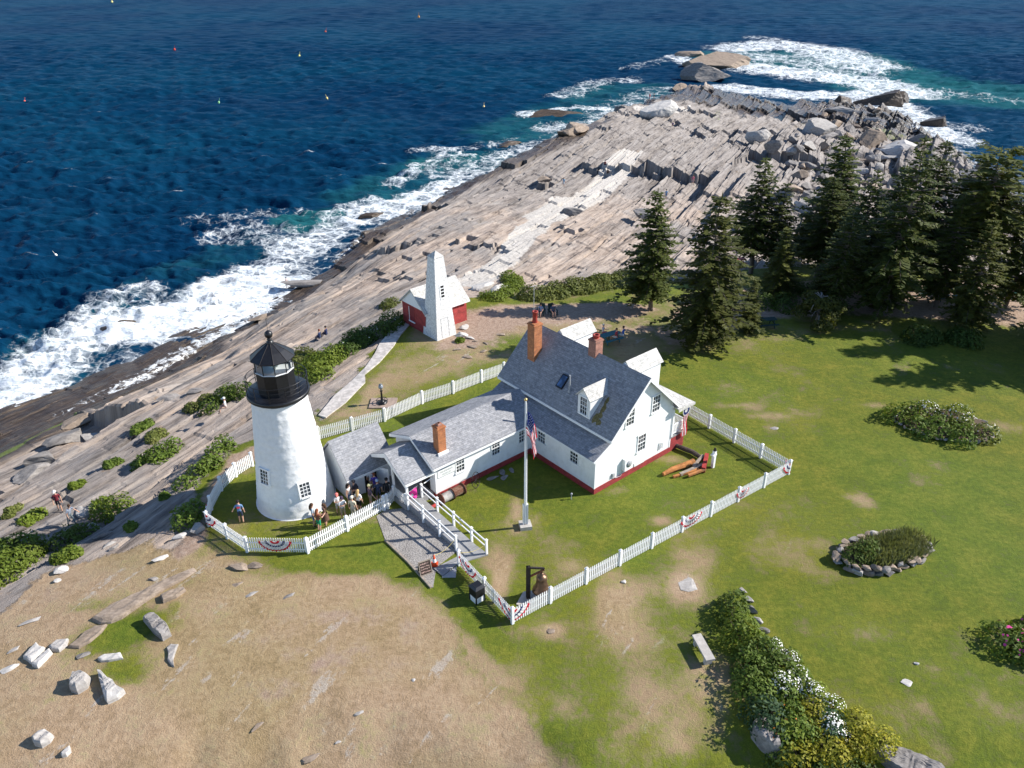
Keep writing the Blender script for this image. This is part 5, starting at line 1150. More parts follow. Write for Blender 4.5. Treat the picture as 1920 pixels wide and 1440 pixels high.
# stone ringed bed
def bed_wall(label, ring, seed, sz=.5, courses=2):
    P = [Vector((*G(x, y), 0)) for x, y in ring]; o = sum(P, Vector()) / len(P); t = thing('bed_wall', label, 'stone bed', o); rg = random.Random(seed); k = 0
    for a, b_ in zip(P, P[1:] + P[:1]):
        L = (b_ - a).length; n = max(1, int(L / (sz * .85)))
        for c in range(courses):
            for i in range(n):
                s = sz * rg.uniform(.75, 1.3); q = a + (b_ - a) * ((i + .5 * (c + 1) * rg.uniform(.7, 1.1)) / n) - o; m = stone_mb((s * 1.25, s * .85, s * .62), seed * 100 + k, sub=2); k += 1
                x = part('stone', m, rg.choice([M_ROCKT, M_ROCKG, M_ROCKL, M_ROCKT]), t); x.location = q * (1 - .05 * c) + Vector((0, 0, .14 + .26 * c)); x.rotation_euler = (rg.uniform(-.2, .2), rg.uniform(-.2, .2), math.atan2((b_ - a).y, (b_ - a).x) + rg.uniform(-.3, .3))
    sl = MB(); sl.poly([(p - o) * .96 + Vector((0, 0, .25)) for p in P]); part('soil', sl, pmat('garden_soil_%d' % seed, (.10, .07, .045), .95, .3, 6), t); return t
bed_wall('oval garden bed ringed by stacked field stones in the right lawn', [(1562, 1052), (1600, 1075), (1660, 1078), (1720, 1058), (1745, 1030), (1725, 1012), (1680, 1005), (1620, 1010), (1580, 1025)], 3, .58)
shrub('round green bush at the left end of the stone ringed bed', [(1602, 1052), (1628, 1046)], 1.05, 1.3, 'rose', seed=61, size=.09)
def tall_grass(label, pts, r, h, mat, n, seed):
    P = [at(*p) for p in pts]; o = P[0].copy(); rg = random.Random(seed); t = thing('grass_clump', label, 'grasses', o); m = MB()
    for _ in range(n):
        k = rg.randrange(len(P) - 1); q = P[k] + (P[k + 1] - P[k]) * rg.random() - o; a, rr_ = rg.uniform(0, 6.28), r * rg.random() ** .5
        b0 = q + Vector((math.cos(a) * rr_, math.sin(a) * rr_, .2)); L = h * rg.uniform(.6, 1.15); ln = Vector((rg.gauss(0, .28), rg.gauss(0, .28), 1)).normalized(); w_ = Vector((math.cos(a + 1.3), math.sin(a + 1.3), 0)) * .022; bend = Vector((rg.gauss(0, .12), rg.gauss(0, .12), -.06)) * L
        m.add([b0 - w_, b0 + w_, b0 + ln * L * .6 + w_ * .8, b0 + ln * L + bend, b0 + ln * L * .6 - w_ * .8], [(0, 1, 2, 3, 4)])
    part('blades', m, LV[mat], t)['kind'] = 'stuff'; return t
tall_grass('grey green tall grasses filling the stone ringed bed', [(1635, 1048), (1680, 1038), (1712, 1027)], 1.1, .85, 'blade', 4600, 62)
bed_wall('low half buried stones around the far flower bed in the right lawn', [(1672, 788), (1700, 806), (1760, 826), (1830, 832), (1862, 822), (1848, 796), (1790, 775), (1710, 765)], 5, .36, 1)
shrub('yellow green bush at the left end of the far flower bed', [(1678, 782), (1712, 788)], 1.35, 1.5, 'bright', seed=63)
shrub('bright flowering clump at the back of the far flower bed', [(1735, 785), (1790, 795)], 1.35, 1.5, 'bright', seed=64, flowers=(M_WFL, 130, .045), name='flower_clump', cat='flowers')
shrub('bushy green perennials along the near side of the far flower bed', [(1720, 805), (1790, 822)], 1.3, 1.1, 'rose', seed=65)
shrub('mixed olive clump at the right end of the far flower bed', [(1800, 808), (1848, 822)], 1.25, 1.1, 'grass', seed=66, flowers=(M_WFL, 30, .045))
shrub('green bush with pink flowers at the right picture edge', [(1888, 1205), (1930, 1235)], 1.35, 1.2, 'rose', seed=67, flowers=(M_PFL, 45, .07))
shrub('second flowering bush cut by the right picture edge', [(1935, 1190), (1960, 1215)], 1.1, 1.1, 'bright', seed=68, flowers=(M_PFL, 40, .06))

# ------------------------------------------------------------------ spruces
M_BARK = pmat('grey_bark', (.14, .115, .095), .95, .35, 4, bump=.6, stretch=(1, 1, .3))
M_NEEDLE = [mat_leaf('spruce_needles', [(.030, .048, .012), (.072, .095, .020), (.140, .150, .036)], trans=.35), mat_leaf('olive_spruce_needles', [(.042, .056, .013), (.094, .108, .022), (.170, .170, .042)], trans=.35)]
def spruce_meshes(seed, h, r, bare=.12, thin=1.0, lean=0.0, flat=False):
    rg = random.Random(seed); cr = MB(); tr_ = MB(); top = Vector((lean * h, 0, h))
    ax = lambda z: Vector((lean * z * (z / h) ** .3 + .12 * math.sin(z * .9 + seed), .1 * math.sin(z * .7 + seed * 2), z))
    tr_.tube([ax(h * i / 9) - Vector((0, 0, .4 if i == 0 else 0)) for i in range(10)], [(.018 * h + .02) * (1 - i / 9.6) for i in range(10)], 8)
    nw = int(h * 4.2); gaps = [rg.uniform(0, 6.28) for _ in range(4)]
    for w_ in range(nw):
        f = (w_ + rg.random()) / nw; z = h * (bare + (1 - bare) * f * .985)
        prof = (1 - f) ** .72 * (.55 + .45 * min(1, f / .18)) if not flat else (.25 + .9 * math.sin(min(1, f * 1.05) * 2.6)) * .8
        nb = max(3, int((4 + 4 * (1 - f)) * thin))
        for b_ in range(nb):
            a = 2 * math.pi * (b_ + rg.random()) / nb + w_ * .7
            gfac = min(1, .55 + .45 * abs(math.sin((a - gaps[w_ % 4]) * .5)))
            L = 1.18 * r * prof * rg.uniform(.6, 1.15) * gfac + .18
            if rg.random() < .06: L *= 1.3
            d = Vector((math.cos(a), math.sin(a), 0)); droop = rg.uniform(.10, .42) * (1 - f * .7); rise = .25 * f
            p0 = ax(z); ns = max(4, int(L / .135))
            pt = lambda u: p0 + d * (L * u) + Vector((0, 0, L * (rise * u - droop * u * u + .10 * max(0, u - .7))))
            if L > .8 and f < .8: tr_.tube([pt(0), pt(.5), pt(.9)], [.035, .022, .008], 4, 0, False)
            side = Vector((-d.y, d.x, 0))
            for s_ in range(ns):
                u = (s_ + .4 + rg.random() * .6) / ns
                if u < .18 and L > 1: continue
                p = pt(min(u, 1)); wd = (.10 + .30 * L * (1 - u) * .5 + .12) * rg.uniform(.7, 1.2)
                for sg_ in (-1, 1):
                    e = (side * sg_ * rg.uniform(.6, 1.1) + d * rg.uniform(.3, .9) + Vector((0, 0, rg.uniform(-.5, .12)))).normalized() * wd * 1.25
                    t_ = e.cross(Vector((rg.gauss(0, .3), rg.gauss(0, .3), 1))).normalized() * wd * rg.uniform(.30, .50)
                    cr.add([p, p + e * .55 + t_, p + e, p + e * .55 - t_], [(0, 1, 2, 3)])
            p = pt(1); e = (d + Vector((0, 0, rg.uniform(-.2, .25)))).normalized() * .28; t_ = side * .08; cr.add([p - e * .4, p + e * .3 + t_, p + e, p + e * .3 - t_], [(0, 1, 2, 3)])
    e = ax(h * .985); cr.add([e + Vector((.07, 0, -.3)), e + Vector((0, 0, .35)), e + Vector((-.07, 0, -.3))], [(0, 1, 2)]); cr.add([e + Vector((0, .07, -.3)), e + Vector((0, 0, .35)), e + Vector((0, -.07, -.3))], [(0, 1, 2)])
    return cr.mesh('crown', M_NEEDLE[seed % 2]), tr_.mesh('trunk', M_BARK)
SPR = [spruce_meshes(2, 10, 2.5), spruce_meshes(3, 10, 2.9, .05), spruce_meshes(4, 10, 2.3, .20, .85), spruce_meshes(6, 10, 3.1, .10, .9), spruce_meshes(7, 10, 2.6, .33, .75, .10, True), spruce_meshes(9, 10, 2.0, .02, 1.1)]
def hpix(p, ty):
    lo, hi = 0, 40
    for _ in range(40):
        mh = (lo + hi) / 2; z = p.z + mh - CAM_H; d = p.y * _c - z * _s; v = -(p.y * _s + z * _c) / d
        if 720 + v * FPX > ty: lo = mh
        else: hi = mh
    return lo
def spruce(label, bx_, by_, ty, var, wid=1.0, rot=None, name='spruce_tree'):
    p = at(978 + (bx_ - 978) * (3371 - by_) / (3371 - ty), by_); h = hpix(p, ty); s = h / 10; t = thing(name, label, 'tree', p, rot if rot is not None else bx_ * .37, 'dark spruces at the edge of the lawn')
    t.scale = (s * wid, s * wid, s)
    for nm, me in zip(('crown', 'trunk'), SPR[var]): link(nm, me, t)
    return t
spruce('leftmost tall narrow spruce standing free behind the house', 1238, 580, 357, 0, 1.05)
spruce('broad spruce in front of the grove with foliage to the ground', 1355, 642, 366, 1, 1.12)
spruce('tall slender spruce right behind the broad front one', 1436, 512, 298, 2, 1.1)
spruce('slim spruce leaning against its taller slender neighbour', 1477, 512, 345, 2, 1.0)
spruce('short young spruce at the right foot of the broad one', 1417, 622, 522, 5, 1.15)
spruce('spruce with bare grey trunk showing left of the picnic tables', 1567, 522, 335, 2, 1.35)
spruce('tall spruce with bright tip behind the bare trunked one', 1593, 500, 256, 0, 1.15)
spruce('spruce behind the picnic tables in the middle of the grove', 1645, 545, 322, 3, 0.90)
spruce('tallest wide spruce rising in the middle of the right grove', 1736, 590, 262, 3, 0.86)
spruce('spruce whose tip shows just right of the tallest one', 1775, 540, 268, 0, 0.95)
spruce('leaning flat topped spruce at the right of the grove', 1838, 552, 322, 4, 1.03, 0.2)
spruce('dense spruce in front on the right edge of the grove', 1868, 610, 412, 1, 0.95)
spruce('spruce with open crown at the right picture edge above the path', 1910, 572, 290, 4, 1.03, 2.2)
spruce('spruce just below the flat topped one', 1812, 575, 372, 0, 0.99)
spruce('low spruce between the tables and the tallest tree', 1690, 575, 420, 5, 1.29)
spruce('spruce in the second row behind the gnarled one', 1520, 490, 395, 3, 0.90)
spruce('spruce filling the gap behind the picnic tables', 1700, 520, 312, 0, 1.03)
spruce('dark spruce cut by the right picture edge', 1965, 575, 330, 3, 0.86)
spruce('spruce standing off the right edge whose shadow crosses the lawn', 2120, 640, 330, 1, 1.1)
spruce('second spruce off the right edge shading the lawn', 2200, 690, 380, 3, 1.1)
spruce('slender spruce at the front left of the picnic tables', 1603, 588, 392, 2, 1.1)
spruce('small bushy spruce in shade behind the gnarled one', 1478, 556, 430, 5, 1.5)
spruce('short dense spruce just right of the gnarled one', 1572, 580, 468, 1, 1.2)
# gnarled, half dead juniper-like spruce
rg = random.Random(5); cr = MB(); tr_ = MB(); tr_.tube([(0, 0, -.3), (.1, 0, .8), (-.1, .1, 1.8), (.2, 0, 2.8)], [.22, .18, .13, .06], 8)
C_ = []
for i in range(26):
    a = rg.uniform(0, 6.28); z = rg.uniform(.9, 2.7); L = rg.uniform(1.4, 3.0) * (1.2 - z / 4); d = Vector((math.cos(a), math.sin(a), 0)); p0 = Vector((0, 0, z))
    tr_.tube([p0, p0 + d * L * .5 + Vector((0, 0, .25)), p0 + d * L * .85 + Vector((0, 0, -.1)), p0 + d * L + Vector((0, 0, -.6))], [.06, .045, .03, .012], 5)
    q = p0 + d * L * .85
    if rg.random() < .75: C_.append((q.x, q.y, q.z - .5, .75, .75, .7))
leaf_blob(cr, C_, 5200, .15, 0, 8, 0)
t = thing('gnarled_spruce', 'low gnarled spruce with bare grey twisted branches in front of the grove', 'tree', at(1530, 605)); part('crown', cr, M_NEEDLE[1], t); part('trunk', tr_, pmat('silver_bark', (.27, .24, .21), .95, .3, 5), t)

# ------------------------------------------------------------------ flagpole and flag
FP = Vector((*G(985, 988), 0))
fp = thing('flagpole', 'tall white flagpole on a square concrete block in front of the wing', 'flagpole', FP, R(10))
q = MB(); q.box((-.36, -.36, -.1), (.36, .36, .26)); part('base', q, M_CONC, fp)
for x in (-.13, .13):
    q = MB(); q.box((x - .03, -.09, .26), (x + .03, .09, 1.75)); part('support_board', q, M_TRIM, fp)
q = MB(); q.tube([(0, 0, .3), (0, 0, 4.5), (0, 0, 9.0)], [.095, .075, .045], 12); part('pole', q, M_TRIM, fp)
q = MB(); q.ball((0, 0, 9.08), .10, 12); part('finial', q, pmat('gilded_ball', (.65, .45, .18), .35, .1, 5, metal=.6), fp)
q = MB(); q.tube([(.09, -.05, 1.0), (.10, -.06, 5), (.06, -.05, 8.9)], .008, 4); part('halyard', q, M_TRIM, fp)
fm = MB(); NU, NV = 26, 13
def flag_pt(u, v):
    drop = u * 1.95; w = .30 * math.sin(u * 9 + v * 2.2) * (.35 + .3 * u)
    return Vector((.06 + .60 * u ** .6 * (1 - .30 * v) + .07 * math.sin(v * 7 + u * 3), -.10 + w * .45 + .08 * math.sin(v * 9), 8.35 - v * (1.65 - .5 * u) - drop * 1.45 * (.66 + .12 * v) + .05 * math.sin(u * 8)))
V = [flag_pt(i / NU, j / NV) for j in range(NV + 1) for i in range(NU + 1)]
for j in range(NV):
    for i in range(NU):
        a = j * (NU + 1) + i; mi = 2 if (j < 7 and i < 11) else (0 if j % 2 == 0 else 1)
        fm.add([V[a], V[a + 1], V[a + NU + 2], V[a + NU + 1]], [(0, 1, 2, 3)], mi, True)
for j in range(1, 7):
    for i in range(1, 11, 2):
        c = flag_pt((i + (j % 2) * .9 + .2) / NU, (j) / NV); n_ = Vector((0, -1, 0))
        for sgn in (-1, 1):
            fm.add([c + Vector((.028 * math.cos(t) , sgn * .02, .028 * math.sin(t))) for t in [k_ * 2 * math.pi / 5 for k_ in range(5)]], [(0, 1, 2, 3, 4)], 1)
fl = single('flag', fm, [M_REDCL, M_WHCL, M_BLUECL], 'american flag hanging limp from the tall white flagpole', 'flag', FP, R(10))

# ------------------------------------------------------------------ bunting
def bunting(label, a, b, drop=.78, top=.95, corner=None, rf=1.0):
    """fan bunting from a to b along a fence, optionally folded round a corner point"""
    A, B = a.copy(), b.copy(); mid = corner.copy() if corner is not None else (A + B) / 2
    A.z = B.z = mid.z = 0; n = (B - A).cross(Vector((0, 0, 1))).normalized()
    m = MB(); NA = 48; rings = [(0, .0), (.16, 0), (.30, 1), (.44, 0), (.62, 2), (.80, 1), (1.0, 0)]
    seq = [1, 0, 1, 2, 1, 0]; RR = [0, .14, .30, .48, .62, .88, 1.0]
    def pt(i, r):
        th = math.pi * i / NA; x = -math.cos(th) * r; z = math.sin(th) * r
        rr_ = 1 + (.05 * math.cos(i * 2.09) if r > .9 else .0)
        p = mid + ((B - mid) * x if x > 0 else (A - mid) * -x) * rr_
        return p + n * (.075 + .035 * math.cos(i * math.pi / 2) * r) + Vector((0, 0, top - z * drop * rr_))
    for k in range(6):
        for i in range(NA):
            m.add([pt(i, RR[k]), pt(i + 1, RR[k]), pt(i + 1, RR[k + 1]), pt(i, RR[k + 1])], [(0, 1, 2, 3)], seq[k])
    for i in range(3, NA, 5):
        c = pt(i, .55) + n * .02; u = (B - A).normalized()
        for kk in range(2):
            s = .055; m.add([c + u * s * math.cos(t) + Vector((0, 0, s * math.sin(t))) + n * (.004 + .001 * kk) for t in [R(90) + q_ * 4 * math.pi / 5 for q_ in range(5)]], [(0, 3, 1), (1, 4, 2), (2, 0, 3)], 1)
    o = m
    c0 = mid; o.v = [tuple(Vector(v) - c0) for v in o.v]
    return single('bunting', o, [M_REDCL, M_WHCL, M_BLUECL], label, 'bunting', c0, 0, 'patriotic buntings on the fences')
def gp0(x, y): return Vector((*G(x, y), 0))
def along(p, q, f): return p + (q - p) * f
bunting('bunting on the curved fence directly in front of the lighthouse', along(gp0(464, 1035), gp0(578, 1037), .22), along(gp0(464, 1035), gp0(578, 1037), .76))
bunting('bunting wrapped round the fence bend left of the lighthouse', along(gp0(391, 985), gp0(397, 955), .6), along(gp0(391, 985), gp0(464, 1035), .28), corner=gp0(391, 985))
bunting('bunting on the short fence at the foot of the ramp', along(gp0(861, 1060), gp0(*FC), .03), along(gp0(861, 1060), gp0(*FC), .36))
bunting('bunting folded round the fence corner below the bell', along(gp0(*FC), gp0(861, 1060), .24), along(gp0(*FC), gp0(*FR), .05), corner=gp0(*FC))
bunting('bunting hanging over the long fence nearer to the bell', along(gp0(*FC), gp0(*FR), .545), along(gp0(*FC), gp0(*FR), .625), drop=.7)
bunting('small sagging bunting on the long fence farther from the bell', along(gp0(*FC), gp0(*FR), .765), along(gp0(*FC), gp0(*FR), .815), drop=.62, top=.85)
bunting('bunting on the far right fence corner', along(gp0(*FR), gp0(*FC), .035), along(gp0(*FR), gp0(1285, 777), .05), corner=gp0(*FR))
pb = MB()
cc = Vector((0, 0, 0))
for k, (r0, r1, mi) in enumerate(((0, .16, 1), (.16, .34, 2), (.34, .40, 1))):
    for i in range(20):
        a, b_ = 2 * math.pi * i / 20, 2 * math.pi * (i + 1) / 20
        pb.add([(r0 * math.cos(a), -.02 * k, r0 * math.sin(a)), (r1 * math.cos(a), -.02 * k, r1 * math.sin(a)), (r1 * math.cos(b_), -.02 * k, r1 * math.sin(b_)), (r0 * math.cos(b_), -.02 * k, r0 * math.sin(b_))], [(0, 1, 2, 3)], mi)
for k in range(5):
    x0, x1 = -.2 + .08 * k, -.12 + .08 * k
    for j in range(8):
        z0, z1 = -.3 - .22 * j, -.3 - .22 * (j + 1); f = lambda z: 1 + max(0, -z - .9) * .5
        pb.add([(x0 * f(z0), -.03 + .04 * math.sin(j + k), z0), (x1 * f(z0), -.03 + .04 * math.sin(j + k + 1), z0), (x1 * f(z1), -.03 + .04 * math.sin(j + 2 + k), z1), (x0 * f(z1), -.03 + .04 * math.sin(j + 1 + k), z1)], [(0, 1, 2, 3)], (0, 1, 0, 1, 0)[k])
single('pull_down_banner', pb, [M_REDCL, M_WHCL, M_BLUECL], 'long red white and blue banner with a star circle hanging from the side porch', 'banner', hp(8.62, -.20, 3.05), HA)

# ------------------------------------------------------------------ bell and its stand
BP = Vector((*G(991, 1122), 0)); BD = Vector((1, .18, 0)).normalized(); brz = math.atan2(BD.y, BD.x)
bs = thing('bell_stand', 'dark steel post with bracket arm on a concrete pad in the fence corner', 'bell stand', BP, brz)
q = MB(); q.extrude([(-.75, -.35, .06), (-.1, -.75, .06), (1.25, -.35, .06), (1.1, .55, .06), (-.2, .5, .06)], (0, 0, -.2)); part('pad', q, M_CONC, bs)
q = MB(); q.box((-.13, -.09, .05), (.09, -.06, 2.3)); q.box((-.13, .06, .05), (.09, .09, 2.3)); q.box((-.03, -.06, .05), (.0, .06, 2.3)); part('post', q, M_IRON, bs)
q = MB(); q.beam((.0, 0, 2.22), (.86, 0, 2.02), .1, .09); part('arm', q, M_IRON, bs)
q = MB(); q.beam((.0, 0, 1.55), (.86, 0, 1.95), .08, .09); part('brace', q, pmat('rusty_brown_iron', (.17, .05, .025), .7, .3, 6), bs)
bl = MB(); bl.lathe([(.44, .45), (.52, .47), (.50, .58), (.40, .72), (.33, .92), (.295, 1.18), (.27, 1.30), (.30, 1.34), (.30, 1.42), (.26, 1.52), (.16, 1.58), (.10, 1.62), (.10, 1.72), (.0, 1.73)], 28); bl.lathe([(.44, .45), (.40, .52), (.30, .8), (.24, 1.2), (0, 1.3)], 28)
bl.tube([(0, 0, 1.7), (0, 0, 2.02)], .05, 8)
single('bronze_bell', bl, pmat('bell_bronze', (.17, .105, .065), .42, .25, 4, metal=.7), 'large brown bronze bell hanging from the dark steel bracket', 'bell', BP + BD * .72, brz)

# ------------------------------------------------------------------ bin, cone, board, rope
tb = thing('litter_bin', 'litter bin with black top and white lower panels beside the short fence', 'bin', Vector((*G(895, 1124), 0)), R(40))
q = MB(); q.box((-.28, -.28, 0), (.28, .28, .42)); part('lower_panel', q, M_TRIM, tb)
q = MB(); q.box((-.31, -.31, .425), (.31, .31, .98)); q.add([(-.34, -.34, .98), (.34, -.34, .98), (.34, .34, .98), (-.34, .34, .98), (-.22, -.22, 1.13), (.22, -.22, 1.13), (.22, .22, 1.13), (-.22, .22, 1.13)], [(4, 5, 6, 7), (0, 1, 5, 4), (1, 2, 6, 5), (2, 3, 7, 6), (3, 0, 4, 7), (3, 2, 1, 0)]); part('lid', q, pmat('black_plastic', (.012, .012, .013), .35, .2, 5, spec=.5), tb)
for x, y in ((-.29, -.29), (.29, -.29), (.29, .29), (-.29, .29)):
    q = MB(); q.box((x - .03, y - .03, 0), (x + .03, y + .03, .424)); part('corner_post', q, M_BLACK, tb)
cn = thing('traffic_cone', 'orange traffic cone with white collar standing on the ramp landing', 'cone', Vector((*G(815, 1061), .11)))
q = MB(); q.box((-.2, -.2, 0), (.2, .2, .035)); q.lathe([(.15, .035), (.115, .22)], 20); q.lathe([(.075, .44), (.03, .70), (.0, .70)], 20); part('body', q, pmat('orange_plastic', (.72, .075, .012), .5, .08, 5), cn)
q = MB(); q.lathe([(.1155, .22), (.0755, .44)], 20); part('collar', q, M_TRIM, cn)
sb = thing('sandwich_board', 'black chalk sandwich board with light lettering beside the orange cone', 'sign', Vector((*G(797, 1074), .03)), R(28))
for sgn in (1, -1):
    Mx = Matrix.Translation((0, sgn * -.22, 0)) @ Matrix.Rotation(R(-14 * sgn), 4, 'X')
    q = MB(); q.box((-.33, -.015, .05), (.33, .015, .85), 0, Mx); panel = part('board', q, pmat('chalkboard', (.035, .022, .018), .7, .2, 6), sb)
    q = MB()
    for a, b_ in (((-.37, -.022, 0), (-.325, .022, .92)), ((.325, -.022, 0), (.37, .022, .92)), ((-.325, -.021, .85), (.325, .021, .92)), ((-.325, -.021, .02), (.325, .021, .07))): q.box(a, b_, 0, Mx)
    part('frame', q, M_WOODW, panel)
    if sgn == 1:
        q = MB(); rg = random.Random(3)
        for r_ in range(4):
            x = -.27
            while x < .24:
                wv_ = rg.uniform(.03, .06); zb = .68 - r_ * .17
                q.box((x, -.022, zb), (x + .012, -.016, zb + .095), 0, Mx); q.box((x + .012, -.022, zb + rg.choice([0, .04, .083])), (x + wv_, -.016, zb + rg.choice([.012, .052, .095]) + .0), 0, Mx); x += wv_ + .022
        part('chalk_writing', q, pmat('chalk_pink', (.55, .38, .32), .9, .1, 5), panel)
rp_ = MB(); a = Vector((*G(815, 1061), .78)); b_ = hp(-10.02, 1.44, .95); c = hp(-8.88, 0.0, .8); e = Vector((*G(861, 1060), .95))
for s_, t_ in ((a, b_), (e, c)):
    rp_.tube([s_ + (t_ - s_) * (i / 8) - Vector((0, 0, .22 * math.sin(math.pi * i / 8))) for i in range(9)], .014, 5)
single('barrier_rope', rp_, pmat('yellow_rope', (.55, .45, .18), .8, .1, 5), 'thin yellow rope strung across the foot of the ramp', 'rope')

# ------------------------------------------------------------------ lamp pedestal behind the fence
lp = thing('pedestal_viewer', 'black ornamental pedestal with round glass head on a square paved pad', 'viewer', Vector((*G(717, 757), 0)))
q = MB(); q.box((-.95, -.75, -.2), (1.1, .75, .10)); part('pad', q, pmat('brown_paving', (.33, .25, .20), .9, .2, 4), lp)
q = MB(); q.lathe([(.40, .10), (.42, .16), (.20, .22), (.11, .32), (.08, .5), (.07, 1.1), (.12, 1.15), (.05, 1.2), (.05, 1.3)], 18)
q.tube([(.42 * math.cos(t), .42 * math.sin(t), .34) for t in [2 * math.pi * i / 24 for i in range(25)]], .025, 6, 0, False)
for i in range(6): t_ = i * math.pi / 3; q.tube([(.1 * math.cos(t_), .1 * math.sin(t_), .24), (.42 * math.cos(t_), .42 * math.sin(t_), .34)], .02, 5)
part('column', q, M_BLACK, lp)
q = MB(); q.ball((0, 0, 1.52), .19, 16, 0, (1, 1, 1.1)); q.lathe([(.1, 1.70), (.14, 1.72), (0, 1.80)], 14); part('glass_head', q, mat_glass('grey_globe', (.10, .11, .12)), lp)
# post with lantern on the right lawn
wp = thing('marker_post', 'white wooden post with cross piece and dark finial on the lawn right of the house', 'post', Vector((*G(1336, 876), 0)), R(40))
q = MB(); q.box((-.10, -.10, -.2), (.10, .10, 1.35)); q.box((-.24, -.12, 1.0), (.12, .12, 1.13)); part('post', q, M_TRIM, wp)
q = MB(); q.lathe([(.10, 1.35), (.13, 1.38), (.06, 1.45), (.09, 1.52), (0, 1.62)], 12); part('finial', q, M_IRON, wp)
gl_ = MB(); gl_.tube([(0, 0, -.1), (0, 0, .35)], .03, 8); gl_.ball((0, 0, .42), .08, 10); single('path_light', gl_, M_GREYMET, 'tiny grey path light at the edge of the house shadow', 'light', Vector((*G(1071, 936), 0)))
# old ship timber beside the house
M_ORW = pmat('orange_rotten_timber', (.42, .17, .05), .9, .35, 2.5, stretch=(1, 1, 1), bump=.6, bscale=9, dirt=((.20, .13, .09), .7)); M_REDW = pmat('red_rusty_iron', (.34, .035, .03), .8, .25, 4); M_DKW = pmat('dark_old_timber', (.075, .055, .045), .9, .35, 3, bump=.5)
st = thing('ship_timber', 'orange rotten ship timber with rusty red fittings lying right of the house', 'timber', Vector((*G(1285, 884), 0)))
def relp(x, y, z=0): return Vector((*G(x, y), z)) - st.location
q = MB(); a, b_ = relp(1243, 893, .16), relp(1300, 872, .30); q.tube([a, a + (b_ - a) * .3 + Vector((0, .05, .05)), a + (b_ - a) * .7, b_], [.13, .19, .21, .22], 8, 0, True, False); part('log', q, M_ORW, st)
for k_, (p, r_, wd) in enumerate((((1262, 896), (1310, 884), .10), ((1275, 893), (1318, 876), .12), ((1290, 896), (1322, 886), .10), ((1300, 880), (1318, 862), .12))):
    q = MB(); q.beam(relp(*p, .1 + .05 * k_), relp(*r_, .18 + .06 * k_), wd * 1.8, wd * 1.3); part('plank', q, M_WOODW if k_ % 2 else M_ORW, st)
q = MB(); q.beam(relp(1318, 887, .25), relp(1324, 862, .35), .26, .42); part('iron_plate', q, M_REDW, st)
q = MB(); P_ = [relp(1262, 838, .22), relp(1280, 846, .24), relp(1298, 853, .24), relp(1312, 862, .22), relp(1320, 866, .3)]; q.tube(P_, [.14, .17, .17, .16, .15], 8, 0, True, False); part('keel', q, M_DKW, st)
# winch and hoop at the wing
wi = thing('old_winch', 'rusty winch drums crusted with pale stones at the foot of the wing', 'winch', Vector((*G(850, 933), 0)), HA)
q = MB(); q.tube([(-.9, 0, .32), (-.1, 0, .34)], .30, 14); part('drum', q, mat_rock('crusted_drum', [(.08, .07, .06), (.28, .26, .24), (.48, .46, .43), (.62, .60, .57)]), wi)
q = MB(); q.tube([(-.05, 0, .36), (.75, 0, .36)], .30, 14); part('drum', q, mat_rock('rusty_drum', [(.06, .025, .015), (.16, .07, .04), (.34, .24, .18), (.58, .53, .48)]), wi)
for x in (-.95, -.08, .78):
    q = MB(); q.tube([(x - .03, 0, .36), (x + .03, 0, .36)], .40, 18); part('flange', q, pmat('rust_%d' % int(x * 10 + 20), (.13, .05, .03), .85, .4, 6), wi)
q = MB(); q.tube([(-2.2, -.1, .14), (-1.0, -.05, .2)], .12, 8); part('red_pipe', q, M_REDW, wi)
hw = MB(); hw.tube([(.52 * math.cos(t), 0, .52 + .52 * math.sin(t)) for t in [2 * math.pi * i / 32 for i in range(33)]], .022, 6, 0, False)
for i in range(4): t = i * math.pi / 4; hw.tube([(.5 * math.cos(t), 0, .52 + .5 * math.sin(t)), (-.5 * math.cos(t), 0, .52 - .5 * math.sin(t))], .012, 5)
h_ = single('iron_wheel', hw, M_IRON, 'thin iron wheel leaning in shade against the wing foundation', 'wheel', hp(-5.2, 5.55, 0), HA); h_.rotation_euler = (R(-14), 0, HA + R(25))
for i, (a, b_, s_) in enumerate(((-3.9, 5.6, 1.0), (-3.2, 5.2, .8), (-2.9, 5.75, .9), (-2.3, 5.5, .7))):
    p = hp(a, b_, 0); o = link('paving_slab', stone_mb((s_, s_ * .5, .14), 500 + i).mesh('paving_slab', M_ROCKG)); o.location = p + Vector((0, 0, .04)); o.rotation_euler = (0, 0, HA + i * .4); tag(o, 'dark flat slab lying in shade along the wing foundation', 'slab', 'flat slabs by the wing')
# stone bench
sbn = thing('stone_bench', 'plain stone bench on the grass left of the flower border', 'bench', Vector((*G(1317, 1226), 0)), math.atan2(27.93 - 29.49, 9.76 - 9.41))
q = MB(); q.box((-.85, -.24, .40), (.85, .24, .52)); part('seat', q, M_CONC, sbn)
for x in (-.6, .6):
    q = MB(); q.box((x - .09, -.2, -.05), (x + .09, .2, .399)); part('leg', q, M_CONC, sbn)

